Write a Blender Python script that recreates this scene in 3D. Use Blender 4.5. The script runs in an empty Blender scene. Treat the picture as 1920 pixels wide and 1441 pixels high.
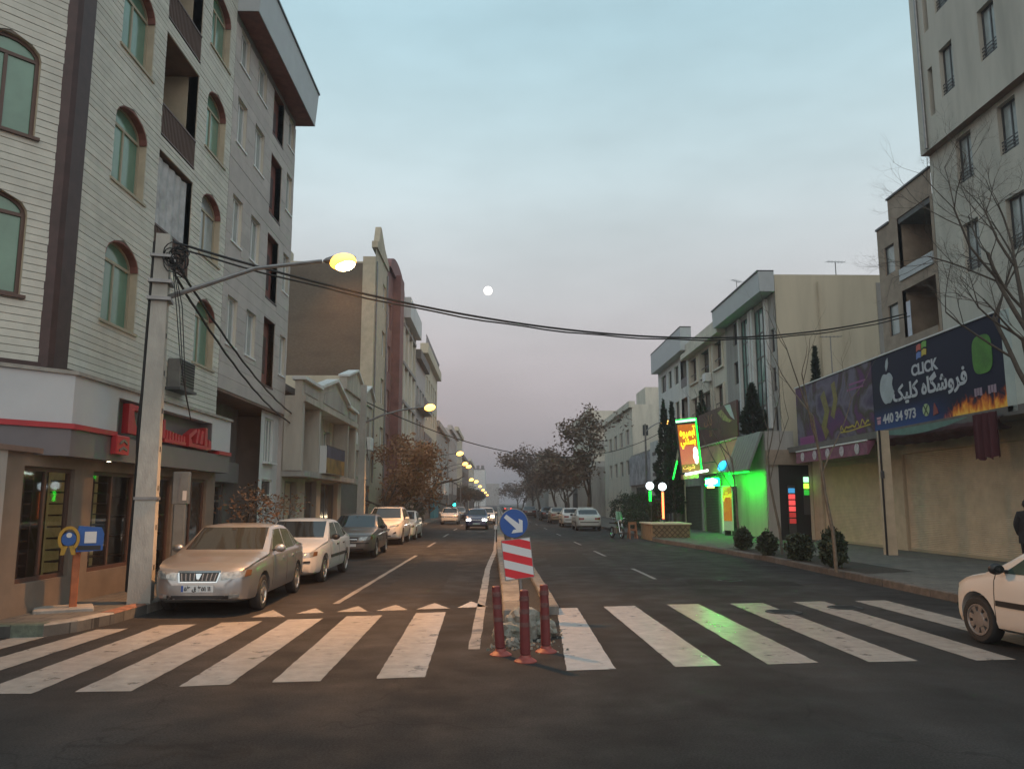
import bpy, bmesh, math, random
from mathutils import Vector, Matrix
from mathutils.bvhtree import BVHTree
R = math.radians
PI = math.pi
rnd = random.Random(11)
sc = bpy.context.scene
col = sc.collection
# ------------------------------------------------------------------ camera
cam = bpy.data.cameras.new('camera')
cam.sensor_width = 36.0
cam.lens = 36.0 * 1500 / 1920
cam.clip_start = 0.05
cam.clip_end = 9000
camo = bpy.data.objects.new('camera', cam)
camo.location = (0, 0, 1.85)
camo.rotation_euler = (R(90 + 8.40), 0, R(-1.058))
col.objects.link(camo)
sc.camera = camo
# ------------------------------------------------------------------ sky
world = bpy.data.worlds.new('World')
sc.world = world
world.use_nodes = True
wt = world.node_tree
for n in list(wt.nodes):
    wt.nodes.remove(n)
SUN_EL, SUN_AZ = 6.0, 200.0
def wn(t, **k):
    n = wt.nodes.new(t)
    for a, b in k.items():
        setattr(n, a, b)
    return n
sky = wn('ShaderNodeTexSky')
sky.sky_type = 'NISHITA'
sky.sun_disc = False
sky.sun_elevation = R(SUN_EL)
sky.sun_rotation = R(SUN_AZ)
sky.air_density = 1.6
sky.dust_density = 3.0
tc = wn('ShaderNodeTexCoord')
sp = wn('ShaderNodeSeparateXYZ')
wt.links.new(tc.outputs['Generated'], sp.inputs[0])
ramp = wn('ShaderNodeValToRGB')
ramp.color_ramp.interpolation = 'B_SPLINE'
els = ramp.color_ramp.elements
stops = [(0.0, (0.27, 0.245, 0.272)), (0.06, (0.345, 0.315, 0.345)), (0.15, (0.565, 0.50, 0.54)), (0.25, (0.68, 0.675, 0.70)),
         (0.38, (0.665, 0.795, 0.835)), (0.54, (0.52, 0.775, 0.87)), (1.0, (0.39, 0.60, 0.72))]
els[0].position, els[0].color = stops[0][0], (*stops[0][1], 1)
els[1].position, els[1].color = stops[-1][0], (*stops[-1][1], 1)
for p_, c_ in stops[1:-1]:
    e_ = els.new(p_)
    e_.color = (*c_, 1)
wt.links.new(sp.outputs['Z'], ramp.inputs[0])
# thin high cloud veil
cn = wn('ShaderNodeTexNoise')
cn.inputs['Scale'].default_value = 1.5
cn.inputs['Detail'].default_value = 5
cn.inputs['Roughness'].default_value = 0.55
mp = wn('ShaderNodeMapping')
mp.inputs['Scale'].default_value = (1, 1, 3.2)
mp.inputs['Rotation'].default_value = (0.25, 0.1, 0.4)
wt.links.new(tc.outputs['Generated'], mp.inputs[0])
wt.links.new(mp.outputs[0], cn.inputs['Vector'])
cr = wn('ShaderNodeMapRange')
cr.inputs['From Min'].default_value = 0.38
cr.inputs['From Max'].default_value = 0.68
cr.inputs['To Min'].default_value = 0.86
cr.inputs['To Max'].default_value = 1.09
wt.links.new(cn.outputs['Fac'], cr.inputs['Value'])
vm = wn('ShaderNodeVectorMath', operation='SCALE')
wt.links.new(ramp.outputs[0], vm.inputs[0])
wt.links.new(cr.outputs[0], vm.inputs['Scale'])
vs = wn('ShaderNodeVectorMath', operation='SCALE')
vs.inputs['Scale'].default_value = 0.015
wt.links.new(sky.outputs[0], vs.inputs[0])
va = wn('ShaderNodeVectorMath', operation='ADD')
wt.links.new(vm.outputs[0], va.inputs[0])
wt.links.new(vs.outputs[0], va.inputs[1])
bg = wn('ShaderNodeBackground')
bg.inputs['Strength'].default_value = 0.95
wt.links.new(va.outputs[0], bg.inputs[0])
wo = wn('ShaderNodeOutputWorld')
wt.links.new(bg.outputs[0], wo.inputs[0])
# ------------------------------------------------------------------ sun (dusk: almost gone)
sun = bpy.data.lights.new('sun', 'SUN')
sun.energy = 1.4
sun.angle = R(110)
sun.color = (1.0, 0.91, 0.82)
suno = bpy.data.objects.new('sun', sun)
suno.rotation_euler = (R(90 - 20), 0, R(14))
suno.location = (0, -20, 40)
col.objects.link(suno)
vsn = sc.view_settings
vsn.view_transform = 'Standard'
vsn.look = 'None'
vsn.exposure = 0.0
vsn.gamma = 1.0
vsn.use_curve_mapping = False
sc.cycles.use_denoising = True
sc.cycles.max_bounces = 6
sc.cycles.volume_bounces = 0
sc.cycles.sample_clamp_indirect = 4.0

# ------------------------------------------------------------------ materials
MATS = {}
def mat(name, c=(0.5, 0.5, 0.5), rough=0.6, metal=0.0, var=0.0, scale=4.0, bump=0.0, bscale=None, stain=0.0, stainc=None, sscale=0.7,
        emit=None, es=0.0, spec=0.5, coat=0.0, rand=0.0, c2=None, stretch=None, alpha=None):
    if name in MATS:
        return MATS[name]
    m = bpy.data.materials.new(name)
    m.use_nodes = True
    t = m.node_tree
    b = t.nodes['Principled BSDF']
    b.inputs['Roughness'].default_value = rough
    b.inputs['Metallic'].default_value = metal
    b.inputs['Specular IOR Level'].default_value = spec
    b.inputs['Coat Weight'].default_value = coat
    b.inputs['Coat Roughness'].default_value = 0.06
    b.inputs['Base Color'].default_value = (*c, 1)
    cur = None
    N = t.nodes.new
    L = t.links.new
    def coords():
        k = N('ShaderNodeTexCoord')
        if stretch:
            q = N('ShaderNodeMapping')
            q.inputs['Scale'].default_value = stretch
            L(k.outputs['Object'], q.inputs[0])
            return q.outputs[0]
        return k.outputs['Object']
    if var or bump or stain or c2:
        co = coords()
        nz = N('ShaderNodeTexNoise')
        nz.inputs['Scale'].default_value = scale
        nz.inputs['Detail'].default_value = 6
        nz.inputs['Roughness'].default_value = 0.6
        L(co, nz.inputs['Vector'])
        mx = N('ShaderNodeMix')
        mx.data_type = 'RGBA'
        lo = c2 if c2 else tuple(x * (1 - var) for x in c)
        hi = c if c2 else tuple(min(1, x * (1 + var)) for x in c)
        mx.inputs['A'].default_value = (*lo, 1)
        mx.inputs['B'].default_value = (*hi, 1)
        mr = N('ShaderNodeMapRange')
        mr.inputs['From Min'].default_value = 0.3
        mr.inputs['From Max'].default_value = 0.7
        L(nz.outputs['Fac'], mr.inputs['Value'])
        L(mr.outputs[0], mx.inputs['Factor'])
        cur = mx.outputs['Result']
        if stain:
            n2 = N('ShaderNodeTexNoise')
            n2.inputs['Scale'].default_value = sscale
            n2.inputs['Detail'].default_value = 5
            L(co, n2.inputs['Vector'])
            m2 = N('ShaderNodeMapRange')
            m2.inputs['From Min'].default_value = 0.48
            m2.inputs['From Max'].default_value = 0.72
            m2.inputs['To Max'].default_value = stain
            L(n2.outputs['Fac'], m2.inputs['Value'])
            x2 = N('ShaderNodeMix')
            x2.data_type = 'RGBA'
            L(m2.outputs[0], x2.inputs['Factor'])
            L(cur, x2.inputs['A'])
            sc_ = stainc or tuple(x * 0.45 for x in c)
            x2.inputs['B'].default_value = (*sc_, 1)
            cur = x2.outputs['Result']
        if bump:
            nb = N('ShaderNodeTexNoise')
            nb.inputs['Scale'].default_value = bscale or scale * 6
            nb.inputs['Detail'].default_value = 4
            L(co, nb.inputs['Vector'])
            bp = N('ShaderNodeBump')
            bp.inputs['Strength'].default_value = bump
            bp.inputs['Distance'].default_value = 0.02
            L(nb.outputs['Fac'], bp.inputs['Height'])
            L(bp.outputs[0], b.inputs['Normal'])
    if rand:
        oi = N('ShaderNodeObjectInfo')
        mr = N('ShaderNodeMapRange')
        mr.inputs['To Min'].default_value = 1 - rand
        mr.inputs['To Max'].default_value = 1 + rand
        L(oi.outputs['Random'], mr.inputs['Value'])
        v = N('ShaderNodeVectorMath')
        v.operation = 'SCALE'
        if cur:
            L(cur, v.inputs[0])
        else:
            v.inputs[0].default_value = c
        L(mr.outputs[0], v.inputs['Scale'])
        cur = v.outputs[0]
    if cur:
        L(cur, b.inputs['Base Color'])
    if emit:
        b.inputs['Emission Color'].default_value = (*emit, 1)
        b.inputs['Emission Strength'].default_value = es
    MATS[name] = m
    return m
def nodes_of(m):
    return m.node_tree, m.node_tree.nodes['Principled BSDF']

# ------------------------------------------------------------------ mesh helpers
class MB:
    def __init__(s):
        s.v, s.f = [], []
    def add(s, vs, fs):
        n = len(s.v)
        s.v += [tuple(p) for p in vs]
        s.f += [tuple(i + n for i in q) for q in fs]
        return s
    def box(s, x0, x1, y0, y1, z0, z1):
        return s.add([(x0, y0, z0), (x1, y0, z0), (x1, y1, z0), (x0, y1, z0), (x0, y0, z1), (x1, y0, z1), (x1, y1, z1), (x0, y1, z1)],
                     [(0, 3, 2, 1), (4, 5, 6, 7), (0, 1, 5, 4), (1, 2, 6, 5), (2, 3, 7, 6), (3, 0, 4, 7)])
    def bbox(s, x0, x1, y0, y1, z0, z1, b=0.01):
        # box with chamfered vertical and top edges
        pts = [(x0 + b, y0), (x1 - b, y0), (x1, y0 + b), (x1, y1 - b), (x1 - b, y1), (x0 + b, y1), (x0, y1 - b), (x0, y0 + b)]
        ins = [(x0 + b, y0 + b), (x1 - b, y0 + b), (x1 - b, y0 + b), (x1 - b, y1 - b), (x1 - b, y1 - b), (x0 + b, y1 - b), (x0 + b, y1 - b), (x0 + b, y0 + b)]
        vs = [(x, y, z0) for x, y in pts] + [(x, y, z1 - b) for x, y in pts] + [(x, y, z1) for x, y in ins]
        fs = [tuple(range(7, -1, -1))]
        for k in (0, 8):
            fs += [(k + i, k + (i + 1) % 8, k + 8 + (i + 1) % 8, k + 8 + i) for i in range(8)]
        fs.append(tuple(range(16, 24)))
        return s.add(vs, fs)
    def hexa(s, b4, t4):
        return s.add(list(b4) + list(t4), [(0, 3, 2, 1), (4, 5, 6, 7), (0, 1, 5, 4), (1, 2, 6, 5), (2, 3, 7, 6), (3, 0, 4, 7)])
    def quad(s, a, b, c, d):
        return s.add([a, b, c, d], [(0, 1, 2, 3)])
    def poly(s, pts):
        return s.add(pts, [tuple(range(len(pts)))])
    def prism(s, pts, ax, d0, d1):
        # pts are 2D; ax is the axis they are extruded along
        def P(a, b, d):
            return {'x': (d, a, b), 'y': (a, d, b), 'z': (a, b, d)}[ax]
        n = len(pts)
        vs = [P(a, b, d0) for a, b in pts] + [P(a, b, d1) for a, b in pts]
        fs = [tuple(range(n - 1, -1, -1)), tuple(range(n, 2 * n))] + [(i, (i + 1) % n, n + (i + 1) % n, n + i) for i in range(n)]
        return s.add(vs, fs)
    def tube(s, pts, r, n=6, cap=True):
        pts = [Vector(p) for p in pts]
        if not hasattr(r, '__len__'):
            r = [r] * len(pts)
        rings = []
        up = None
        for i, p in enumerate(pts):
            d = (pts[min(i + 1, len(pts) - 1)] - pts[max(i - 1, 0)])
            if d.length < 1e-9:
                d = Vector((0, 0, 1))
            d.normalize()
            if up is None:
                up = Vector((0, 0, 1)) if abs(d.z) < 0.9 else Vector((1, 0, 0))
            a = d.cross(up)
            if a.length < 1e-6:
                a = d.cross(Vector((0.3, 0.9, 0.2)))
            a.normalize()
            b = a.cross(d)
            up = b
            rings.append([p + (a * math.cos(2 * PI * k / n) + b * math.sin(2 * PI * k / n)) * r[i] for k in range(n)])
        base = len(s.v)
        for g in rings:
            s.v += [tuple(q) for q in g]
        for i in range(len(rings) - 1):
            for k in range(n):
                a = base + i * n
                s.f.append((a + k, a + (k + 1) % n, a + n + (k + 1) % n, a + n + k))
        if cap:
            s.f.append(tuple(base + k for k in range(n - 1, -1, -1)))
            e = base + (len(rings) - 1) * n
            s.f.append(tuple(e + k for k in range(n)))
        return s
    def lathe(s, prof, c=(0, 0, 0), ax='z', n=20, cap=True):
        # prof: (radius, offset along axis)
        base = len(s.v)
        for r, h in prof:
            for k in range(n):
                a = 2 * PI * k / n
                x, y = r * math.cos(a), r * math.sin(a)
                p = {'z': (x, y, h), 'y': (x, h, y), 'x': (h, x, y)}[ax]
                s.v.append((p[0] + c[0], p[1] + c[1], p[2] + c[2]))
        for i in range(len(prof) - 1):
            for k in range(n):
                a = base + i * n
                s.f.append((a + k, a + (k + 1) % n, a + n + (k + 1) % n, a + n + k))
        if cap and prof[0][0] > 1e-5:
            s.f.append(tuple(base + k for k in range(n - 1, -1, -1)))
        if cap and prof[-1][0] > 1e-5:
            e = base + (len(prof) - 1) * n
            s.f.append(tuple(e + k for k in range(n)))
        return s
    def sphere(s, c, r, n=16, m=10, sz=1.0):
        prof = [(max(1e-6, r * math.sin(PI * i / m)), -r * sz * math.cos(PI * i / m)) for i in range(m + 1)]
        return s.lathe(prof, c, 'z', n)
    def build(s, name, m=None, parent=None, smooth=False, M=None, fixn=False):
        me = bpy.data.meshes.new(name)
        vs = s.v
        if M is not None:
            vs = [tuple(M @ Vector(p)) for p in vs]
        me.from_pydata(vs, [], s.f)
        if fixn:
            bm = bmesh.new()
            bm.from_mesh(me)
            bmesh.ops.recalc_face_normals(bm, faces=bm.faces)
            bm.to_mesh(me)
            bm.free()
        me.update()
        if smooth:
            me.polygons.foreach_set('use_smooth', [True] * len(me.polygons))
            if smooth != 'all':
                me.set_sharp_from_angle(angle=R(smooth if smooth is not True else 40))
        o = bpy.data.objects.new(name, me)
        if m:
            me.materials.append(m if not isinstance(m, str) else MATS[m])
        col.objects.link(o)
        if parent is not None:
            o.parent = parent
        return o
def tag(o, label=None, cat=None, group=None, kind=None):
    if label: o['label'] = label
    if cat: o['category'] = cat
    if group: o['group'] = group
    if kind: o['kind'] = kind
    return o
def empty(name, loc=(0, 0, 0), rz=0.0, label=None, cat=None, group=None):
    o = bpy.data.objects.new(name, None)
    o.empty_display_size = 0.3
    o.location = loc
    o.rotation_euler = (0, 0, rz)
    col.objects.link(o)
    return tag(o, label, cat, group)
def text_mesh(s, size, depth=0.012, off=0.0, align='CENTER', rtl=False):
    c = bpy.data.curves.new('t', 'FONT')
    c.body = s[::-1] if rtl else s
    c.size = size
    c.offset = off
    c.align_x = align
    c.extrude = depth / 2
    c.resolution_u = 3
    o = bpy.data.objects.new('t', c)
    col.objects.link(o)
    me = bpy.data.meshes.new_from_object(o.evaluated_get(bpy.context.evaluated_depsgraph_get()))
    bpy.data.objects.remove(o)
    bpy.data.curves.remove(c)
    vs = [tuple(v.co) for v in me.vertices]
    fs = [tuple(p.vertices) for p in me.polygons]
    # islands a hair apart in depth so that touching glyphs never share a plane
    par = list(range(len(vs)))
    def find(a):
        while par[a] != a:
            par[a] = par[par[a]]
            a = par[a]
        return a
    for f in fs:
        for q in f[1:]:
            par[find(f[0])] = find(q)
    ids = {}
    out = []
    for i, v in enumerate(vs):
        k = ids.setdefault(find(i), len(ids))
        out.append((v[0], v[1], v[2] + 0.0006 * (k % 7)))
    bpy.data.meshes.remove(me)
    return out, fs
def put_text(name, s, size, m, parent, at, depth=0.012, off=0.0, rtl=False, align='CENTER', sx=1.0, M=None, slant=0.0, fit=None):
    # text on a wall face in parent's space: x to the right, z up, -y outward
    vs, fs = text_mesh(s, size, depth, off, align, rtl)
    if fit:
        sx = fit / (max(v[0] for v in vs) - min(v[0] for v in vs))
    mb = MB()
    mb.add([(at[0] + v[0] * sx + v[1] * slant, at[1] - v[2], at[2] + v[1]) for v in vs], fs)
    return mb.build(name, m, parent, M=M)
# ------------------------------------------------------------------ shared materials
mat('concrete', (0.30, 0.28, 0.25), 0.85, var=0.22, scale=5, bump=0.35, stain=0.5, sscale=1.6)
mat('kerb_concrete', (0.27, 0.25, 0.22), 0.9, var=0.3, scale=7, bump=0.5, stain=0.6, sscale=2.5, rand=0.15)
mat('median_concrete', (0.19, 0.18, 0.165), 0.9, var=0.3, scale=7, bump=0.5, stain=0.6, sscale=2.5, rand=0.15)
mat('kerb_green', (0.085, 0.10, 0.075), 0.85, var=0.35, scale=8, bump=0.5, stain=0.5, sscale=3)
mat('kerb_rust', (0.22, 0.105, 0.07), 0.85, var=0.35, scale=8, bump=0.5, stain=0.5, sscale=3)
mat('paving', (0.115, 0.11, 0.10), 0.85, var=0.25, scale=3, bump=0.3, stain=0.4, sscale=0.9)
mat('soil', (0.035, 0.03, 0.024), 0.95, var=0.4, scale=12, bump=0.8)
mat('earth', (0.10, 0.09, 0.075), 0.95, var=0.3, scale=0.2)
mat('black_metal', (0.02, 0.02, 0.022), 0.5, 0.6)
mat('grey_metal', (0.22, 0.22, 0.22), 0.45, 0.7, var=0.15, scale=6)
mat('white_metal', (0.62, 0.62, 0.60), 0.45, 0.0, var=0.08, scale=5)
mat('rubber', (0.018, 0.018, 0.018), 0.8, var=0.2, scale=20)
mat('cable', (0.012, 0.012, 0.012), 0.6)
def asphalt():
    m = mat('asphalt', (0.032, 0.0300, 0.0290), 0.78, var=0.2, scale=40, bump=0.5, bscale=160, stain=0.0, spec=0.15)
    t, b = nodes_of(m)
    N, L = t.nodes.new, t.links.new
    tc = N('ShaderNodeTexCoord')
    def noise(scale, det=6, st=(1, 1, 1)):
        mpn = N('ShaderNodeMapping')
        mpn.inputs['Scale'].default_value = st
        L(tc.outputs['Object'], mpn.inputs[0])
        n = N('ShaderNodeTexNoise')
        n.inputs['Scale'].default_value = scale
        n.inputs['Detail'].default_value = det
        L(mpn.outputs[0], n.inputs['Vector'])
        return n.outputs['Fac']
    def rng(sock, a, b_, c, d):
        r = N('ShaderNodeMapRange')
        for k, v in zip(('From Min', 'From Max', 'To Min', 'To Max'), (a, b_, c, d)):
            r.inputs[k].default_value = v
        L(sock, r.inputs['Value'])
        return r.outputs[0]
    def mul(a, b_):
        q = N('ShaderNodeMath')
        q.operation = 'MULTIPLY'
        L(a, q.inputs[0])
        L(b_, q.inputs[1])
        return q.outputs[0]
    patch = rng(noise(0.35, 4), 0.35, 0.68, 0.72, 1.25)
    streak = rng(noise(0.9, 5, (1.6, 0.12, 1)), 0.3, 0.7, 0.88, 1.12)
    # cracks, bent by noise
    nz = N('ShaderNodeTexNoise')
    nz.inputs['Scale'].default_value = 1.3
    L(tc.outputs['Object'], nz.inputs['Vector'])
    ad = N('ShaderNodeVectorMath')
    ad.operation = 'MULTIPLY_ADD'
    ad.inputs[1].default_value = (1.4, 1.4, 0)
    L(nz.outputs['Color'], ad.inputs[0])
    L(tc.outputs['Object'], ad.inputs[2])
    vo = N('ShaderNodeTexVoronoi')
    vo.feature = 'DISTANCE_TO_EDGE'
    vo.inputs['Scale'].default_value = 0.22
    L(ad.outputs[0], vo.inputs['Vector'])
    crack = rng(vo.outputs['Distance'], 0.0, 0.005, 0.68, 1.0)
    fine = rng(noise(55, 4), 0.3, 0.7, 0.6, 1.45)
    sx_ = N('ShaderNodeSeparateXYZ')
    L(tc.outputs['Object'], sx_.inputs[0])
    wv = N('ShaderNodeMath')
    wv.operation = 'SINE'
    w2 = N('ShaderNodeMath')
    w2.operation = 'MULTIPLY_ADD'
    w2.inputs[1].default_value = 2 * PI / 1.72
    w2.inputs[2].default_value = 0.9
    L(sx_.outputs['X'], w2.inputs[0])
    L(w2.outputs[0], wv.inputs[0])
    track = rng(wv.outputs[0], -1, 1, 0.9, 1.12)
    oil = rng(noise(0.8, 3, (1, 0.5, 1)), 0.62, 0.72, 1.0, 0.7)
    tot = mul(mul(mul(patch, streak), mul(crack, fine)), mul(track, oil))
    v = N('ShaderNodeVectorMath')
    v.operation = 'SCALE'
    src = [l for l in t.links if l.to_socket == b.inputs['Base Color']][0].from_socket
    L(src, v.inputs[0])
    L(tot, v.inputs['Scale'])
    L(v.outputs[0], b.inputs['Base Color'])
    L(rng(noise(1.7, 5), 0.3, 0.7, 0.62, 0.9), b.inputs['Roughness'])
asphalt()
def worn(name, c, wear=0.5, rough=0.42):
    m = mat(name, c, rough, var=0.16, scale=5, bump=0.10, bscale=120)
    t, b = nodes_of(m)
    N, L = t.nodes.new, t.links.new
    tc = N('ShaderNodeTexCoord')
    n = N('ShaderNodeTexNoise')
    n.inputs['Scale'].default_value = 2.6
    n.inputs['Detail'].default_value = 9
    n.inputs['Roughness'].default_value = 0.72
    L(tc.outputs['Object'], n.inputs['Vector'])
    r = N('ShaderNodeMapRange')
    r.inputs['From Min'].default_value = 0.60 - 0.06 * wear
    r.inputs['From Max'].default_value = 0.70 - 0.06 * wear
    L(n.outputs['Fac'], r.inputs['Value'])
    x = N('ShaderNodeMix')
    x.data_type = 'RGBA'
    src = [l for l in t.links if l.to_socket == b.inputs['Base Color']][0].from_socket
    L(src, x.inputs['A'])
    x.inputs['B'].default_value = (0.06, 0.056, 0.052, 1)
    L(r.outputs[0], x.inputs['Factor'])
    L(x.outputs['Result'], b.inputs['Base Color'])
worn('road_paint', (0.345, 0.325, 0.30), 0.35, 0.22)
worn('road_paint_faint', (0.17, 0.16, 0.15), 1.6, 0.5)
worn('road_paint_thin', (0.24, 0.22, 0.195), 1.6, 0.5)

def slabs(m):
    t, b = nodes_of(m)
    N, L = t.nodes.new, t.links.new
    tc = N('ShaderNodeTexCoord')
    br = N('ShaderNodeTexBrick')
    br.inputs['Scale'].default_value = 1.0
    br.inputs['Brick Width'].default_value = 0.4
    br.inputs['Row Height'].default_value = 0.4
    br.inputs['Mortar Size'].default_value = 0.012
    br.inputs['Color1'].default_value = (1.12, 1.1, 1.05, 1)
    br.inputs['Color2'].default_value = (0.82, 0.82, 0.82, 1)
    br.inputs['Mortar'].default_value = (0.4, 0.4, 0.4, 1)
    L(tc.outputs['Object'], br.inputs['Vector'])
    v = N('ShaderNodeVectorMath')
    v.operation = 'MULTIPLY'
    src = [l for l in t.links if l.to_socket == b.inputs['Base Color']][0].from_socket
    L(src, v.inputs[0])
    L(br.outputs['Color'], v.inputs[1])
    L(v.outputs[0], b.inputs['Base Color'])
slabs(MATS['paving'])
# ------------------------------------------------------------------ ground, road, pavements
MB().quad((-900, -250, -0.12), (900, -250, -0.12), (900, 1550, -0.12), (-900, 1550, -0.12)).build('ground', 'earth')['kind'] = 'structure'
rd = MB()
rd.quad((-90, -40, 0), (90, -40, 0), (90, 11.4, 0), (-90, 11.4, 0))
rd.quad((-9, 11.4, 0), (16, 11.4, 0), (16, 900, 0), (-9, 900, 0))
rd.build('road', 'asphalt')['kind'] = 'structure'
def pavement(name, outer, xback, h=0.15, ystart=None):
    mb = MB()
    pts = [(x, y) for x, y in outer]
    pol = pts + [(xback, pts[-1][1]), (xback, pts[0][1])]
    mb.poly([(x, y, h) for x, y in pol])
    n = len(pts)
    for i in range(n - 1):
        a, b = pts[i], pts[i + 1]
        mb.quad((*a, 0), (*b, 0), (*b, h - 0.002), (*a, h - 0.002))
    a, b = pts[0], (xback, pts[0][1])
    mb.quad((*a, 0), (*b, 0), (*b, h - 0.002), (*a, h - 0.002))
    o = mb.build(name, 'paving')
    o['kind'] = 'structure'
    return o
LK = [(-7.3, 11.62), (-6.75, 11.6), (-6.32, 11.66), (-6.08, 12.1), (-5.92, 12.9), (-5.9, 14.0), (-5.95, 16.0), (-5.95, 700)]
RK = [(30, 11.5), (11.2, 11.5), (9.6, 11.9), (8.9, 12.8), (8.62, 14.2), (8.62, 26), (8.2, 32), (7.62, 37.5), (7.6, 45), (7.62, 700)]
pl = pavement('left_pavement', LK, -14)
pr = MB()
pr.poly([(x + (0.02 if x < 20 else 0), y, 0.15) for x, y in RK] + [(30, 700, 0.15)]).build('right_pavement', 'paving')['kind'] = 'structure'
pr = bpy.data.objects['right_pavement']
def kerb(parent, path, w, h, inward, step, lim, mats):
    # stones along a path; each its own piece
    path = [Vector((x, y, 0)) for x, y in path]
    seg = 0
    pos = path[0].copy()
    k = 0
    i = 0
    while i < len(path) - 1 and k < lim:
        a, b = path[i], path[i + 1]
        d = (b - a)
        Ln = d.length
        if Ln > step * 1.6:
            n = min(int(round(Ln / step)), lim - k)
            cuts = [(a + d * (j * step / Ln), a + d * (min((j + 1) * step, Ln) / Ln)) for j in range(n)]
        else:
            cuts = [(a, b)]
        for p, q in cuts:
            dd = (q - p).normalized()
            nrm = Vector((-dd.y, dd.x, 0)) * inward
            g = dd * 0.008
            dz = rnd.uniform(-0.006, 0.008)
            dn = nrm * rnd.uniform(-0.008, 0.008)
            p0, q0 = p + g + dn, q - g + dn
            bt = [p0, q0, q0 + nrm * w, p0 + nrm * w]
            c = 0.018
            mb = MB()
            tp = [p0 + nrm * c, q0 + nrm * c, q0 + nrm * w, p0 + nrm * w]
            z1 = h + dz
            mb.hexa([(v.x, v.y, -0.05) for v in bt], [(v.x, v.y, z1 - c) for v in bt])
            mb.hexa([(v.x, v.y, z1 - c) for v in bt], [(v.x, v.y, z1) for v in tp])
            mm = mats[k] if k < len(mats) else 'kerb_concrete'
            mb.build('kerb_stone', mm, parent)
            k += 1
        i += 1
kerb(pl, LK[0:2], 0.22, 0.17, 1, 1.0, 1, ['kerb_green'])
kerb(pl, LK[1:], 0.22, 0.17, -1 if False else 1, 1.0, 60, ['kerb_green', 'kerb_concrete', 'kerb_concrete', 'kerb_rust', 'kerb_concrete'])
mat('kerb_dark', (0.11, 0.10, 0.09), 0.9, var=0.3, scale=7, bump=0.5, stain=0.5, sscale=2.5, rand=0.15)
kerb(pr, RK[2:], 0.2, 0.165, -1, 1.0, 60, ['kerb_dark'] * 80)
MB().poly([(8.85, 19.6, 0.156), (10.4, 20.2, 0.156), (10.3, 29.5, 0.156), (8.75, 31, 0.156)]).build('planting_bed', 'soil')['kind'] = 'structure'

# ------------------------------------------------------------------ painted markings
def stripe(parent_name, a, b, c, d, m, z=0.004, nu=40, jit=0.006, nv=3):
    # a,b near edge left/right, c,d far edge right/left
    a, b, c, d = [Vector((*p, 0)) for p in (a, b, c, d)]
    mb = MB()
    vs = []
    for i in range(nu + 1):
        t = i / nu
        l, r = a.lerp(d, t), b.lerp(c, t)
        for j in range(nv + 1):
            p = l.lerp(r, j / nv)
            if j in (0, nv):
                p = p + Vector((rnd.uniform(-jit, jit), 0, 0))
            if i in (0, nu):
                p = p + Vector((0, rnd.uniform(-jit, jit), 0))
            vs.append((p.x, p.y, z))
    w = nv + 1
    mb.add(vs, [(i * w + j, i * w + j + 1, (i + 1) * w + j + 1, (i + 1) * w + j) for i in range(nu) for j in range(nv)])
    return mb.build(parent_name, m)
ZL = [((-7.05, 8.1), (-6.5, 8.12), (-6.25, 12.2), (-6.65, 12.1)), ((-6.1, 8.2), (-5.55, 8.22), (-5.48, 12.4), (-5.9, 12.3)),
      ((-5.12, 8.26), (-4.55, 8.28), (-4.62, 12.8), (-5.13, 12.7)), ((-4.17, 8.34), (-3.62, 8.36), (-3.7, 13.12), (-4.29, 12.96)),
      ((-3.23, 8.55), (-2.75, 8.64), (-2.81, 13.39), (-3.34, 13.28)), ((-2.34, 8.73), (-1.85, 8.78), (-1.9, 13.75), (-2.47, 13.63)),
      ((-1.28, 8.89), (-0.77, 8.96), (-0.87, 14.12), (-1.37, 14.0))]
ZR = [((0.78, 9.26), (1.34, 9.34), (1.43, 14.64), (1.06, 14.58)), ((2.04, 9.44), (2.58, 9.52), (2.5, 14.92), (1.92, 14.78)),
      ((3.14, 9.57), (3.76, 9.66), (3.72, 15.13), (3.12, 15.06)), ((4.37, 9.68), (4.98, 9.73), (4.96, 15.27), (4.32, 15.2)),
      ((5.68, 9.75), (6.19, 9.81), (6.2, 15.49), (5.58, 15.42)), ((6.9, 9.85), (7.42, 9.9), (7.44, 15.63), (6.81, 15.56))]
ordn = ['nearest the left kerb', 'second from the left kerb', 'third from the left kerb', 'fourth from the left kerb', 'fifth from the left kerb',
        'sixth from the left kerb', 'just left of the median']
for q, w_ in zip(ZL, ordn):
    tag(stripe('crosswalk_stripe', *q, 'road_paint'), 'worn white crosswalk stripe on the lamp-lit carriageway, ' + w_, 'road marking', 'crosswalk stripes', 'structure')
ordr = ['first right of the median bollards', 'second right of the median', 'third right of the median', 'fourth right of the median',
        'fifth right of the median', 'beside the white hatchback']
for q, w_ in zip(ZR, ordr):
    tag(stripe('crosswalk_stripe', *q, 'road_paint'), 'worn white crosswalk stripe, ' + w_, 'road marking', 'crosswalk stripes', 'structure')
TB = [((-4.01, 13.54), (-3.46, 13.59), (-3.9, 14.45)), ((-3.38, 13.97), (-2.93, 14.06), (-3.21, 14.66)), ((-2.75, 14.16), (-2.21, 14.22), (-2.5, 14.94)),
      ((-2.09, 14.28), (-1.55, 14.41), (-1.85, 15.16)), ((-1.42, 14.48), (-0.84, 14.61), (-1.16, 15.38)), ((-0.7, 14.68), (-0.16, 14.82), (-0.49, 15.61))]
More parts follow.
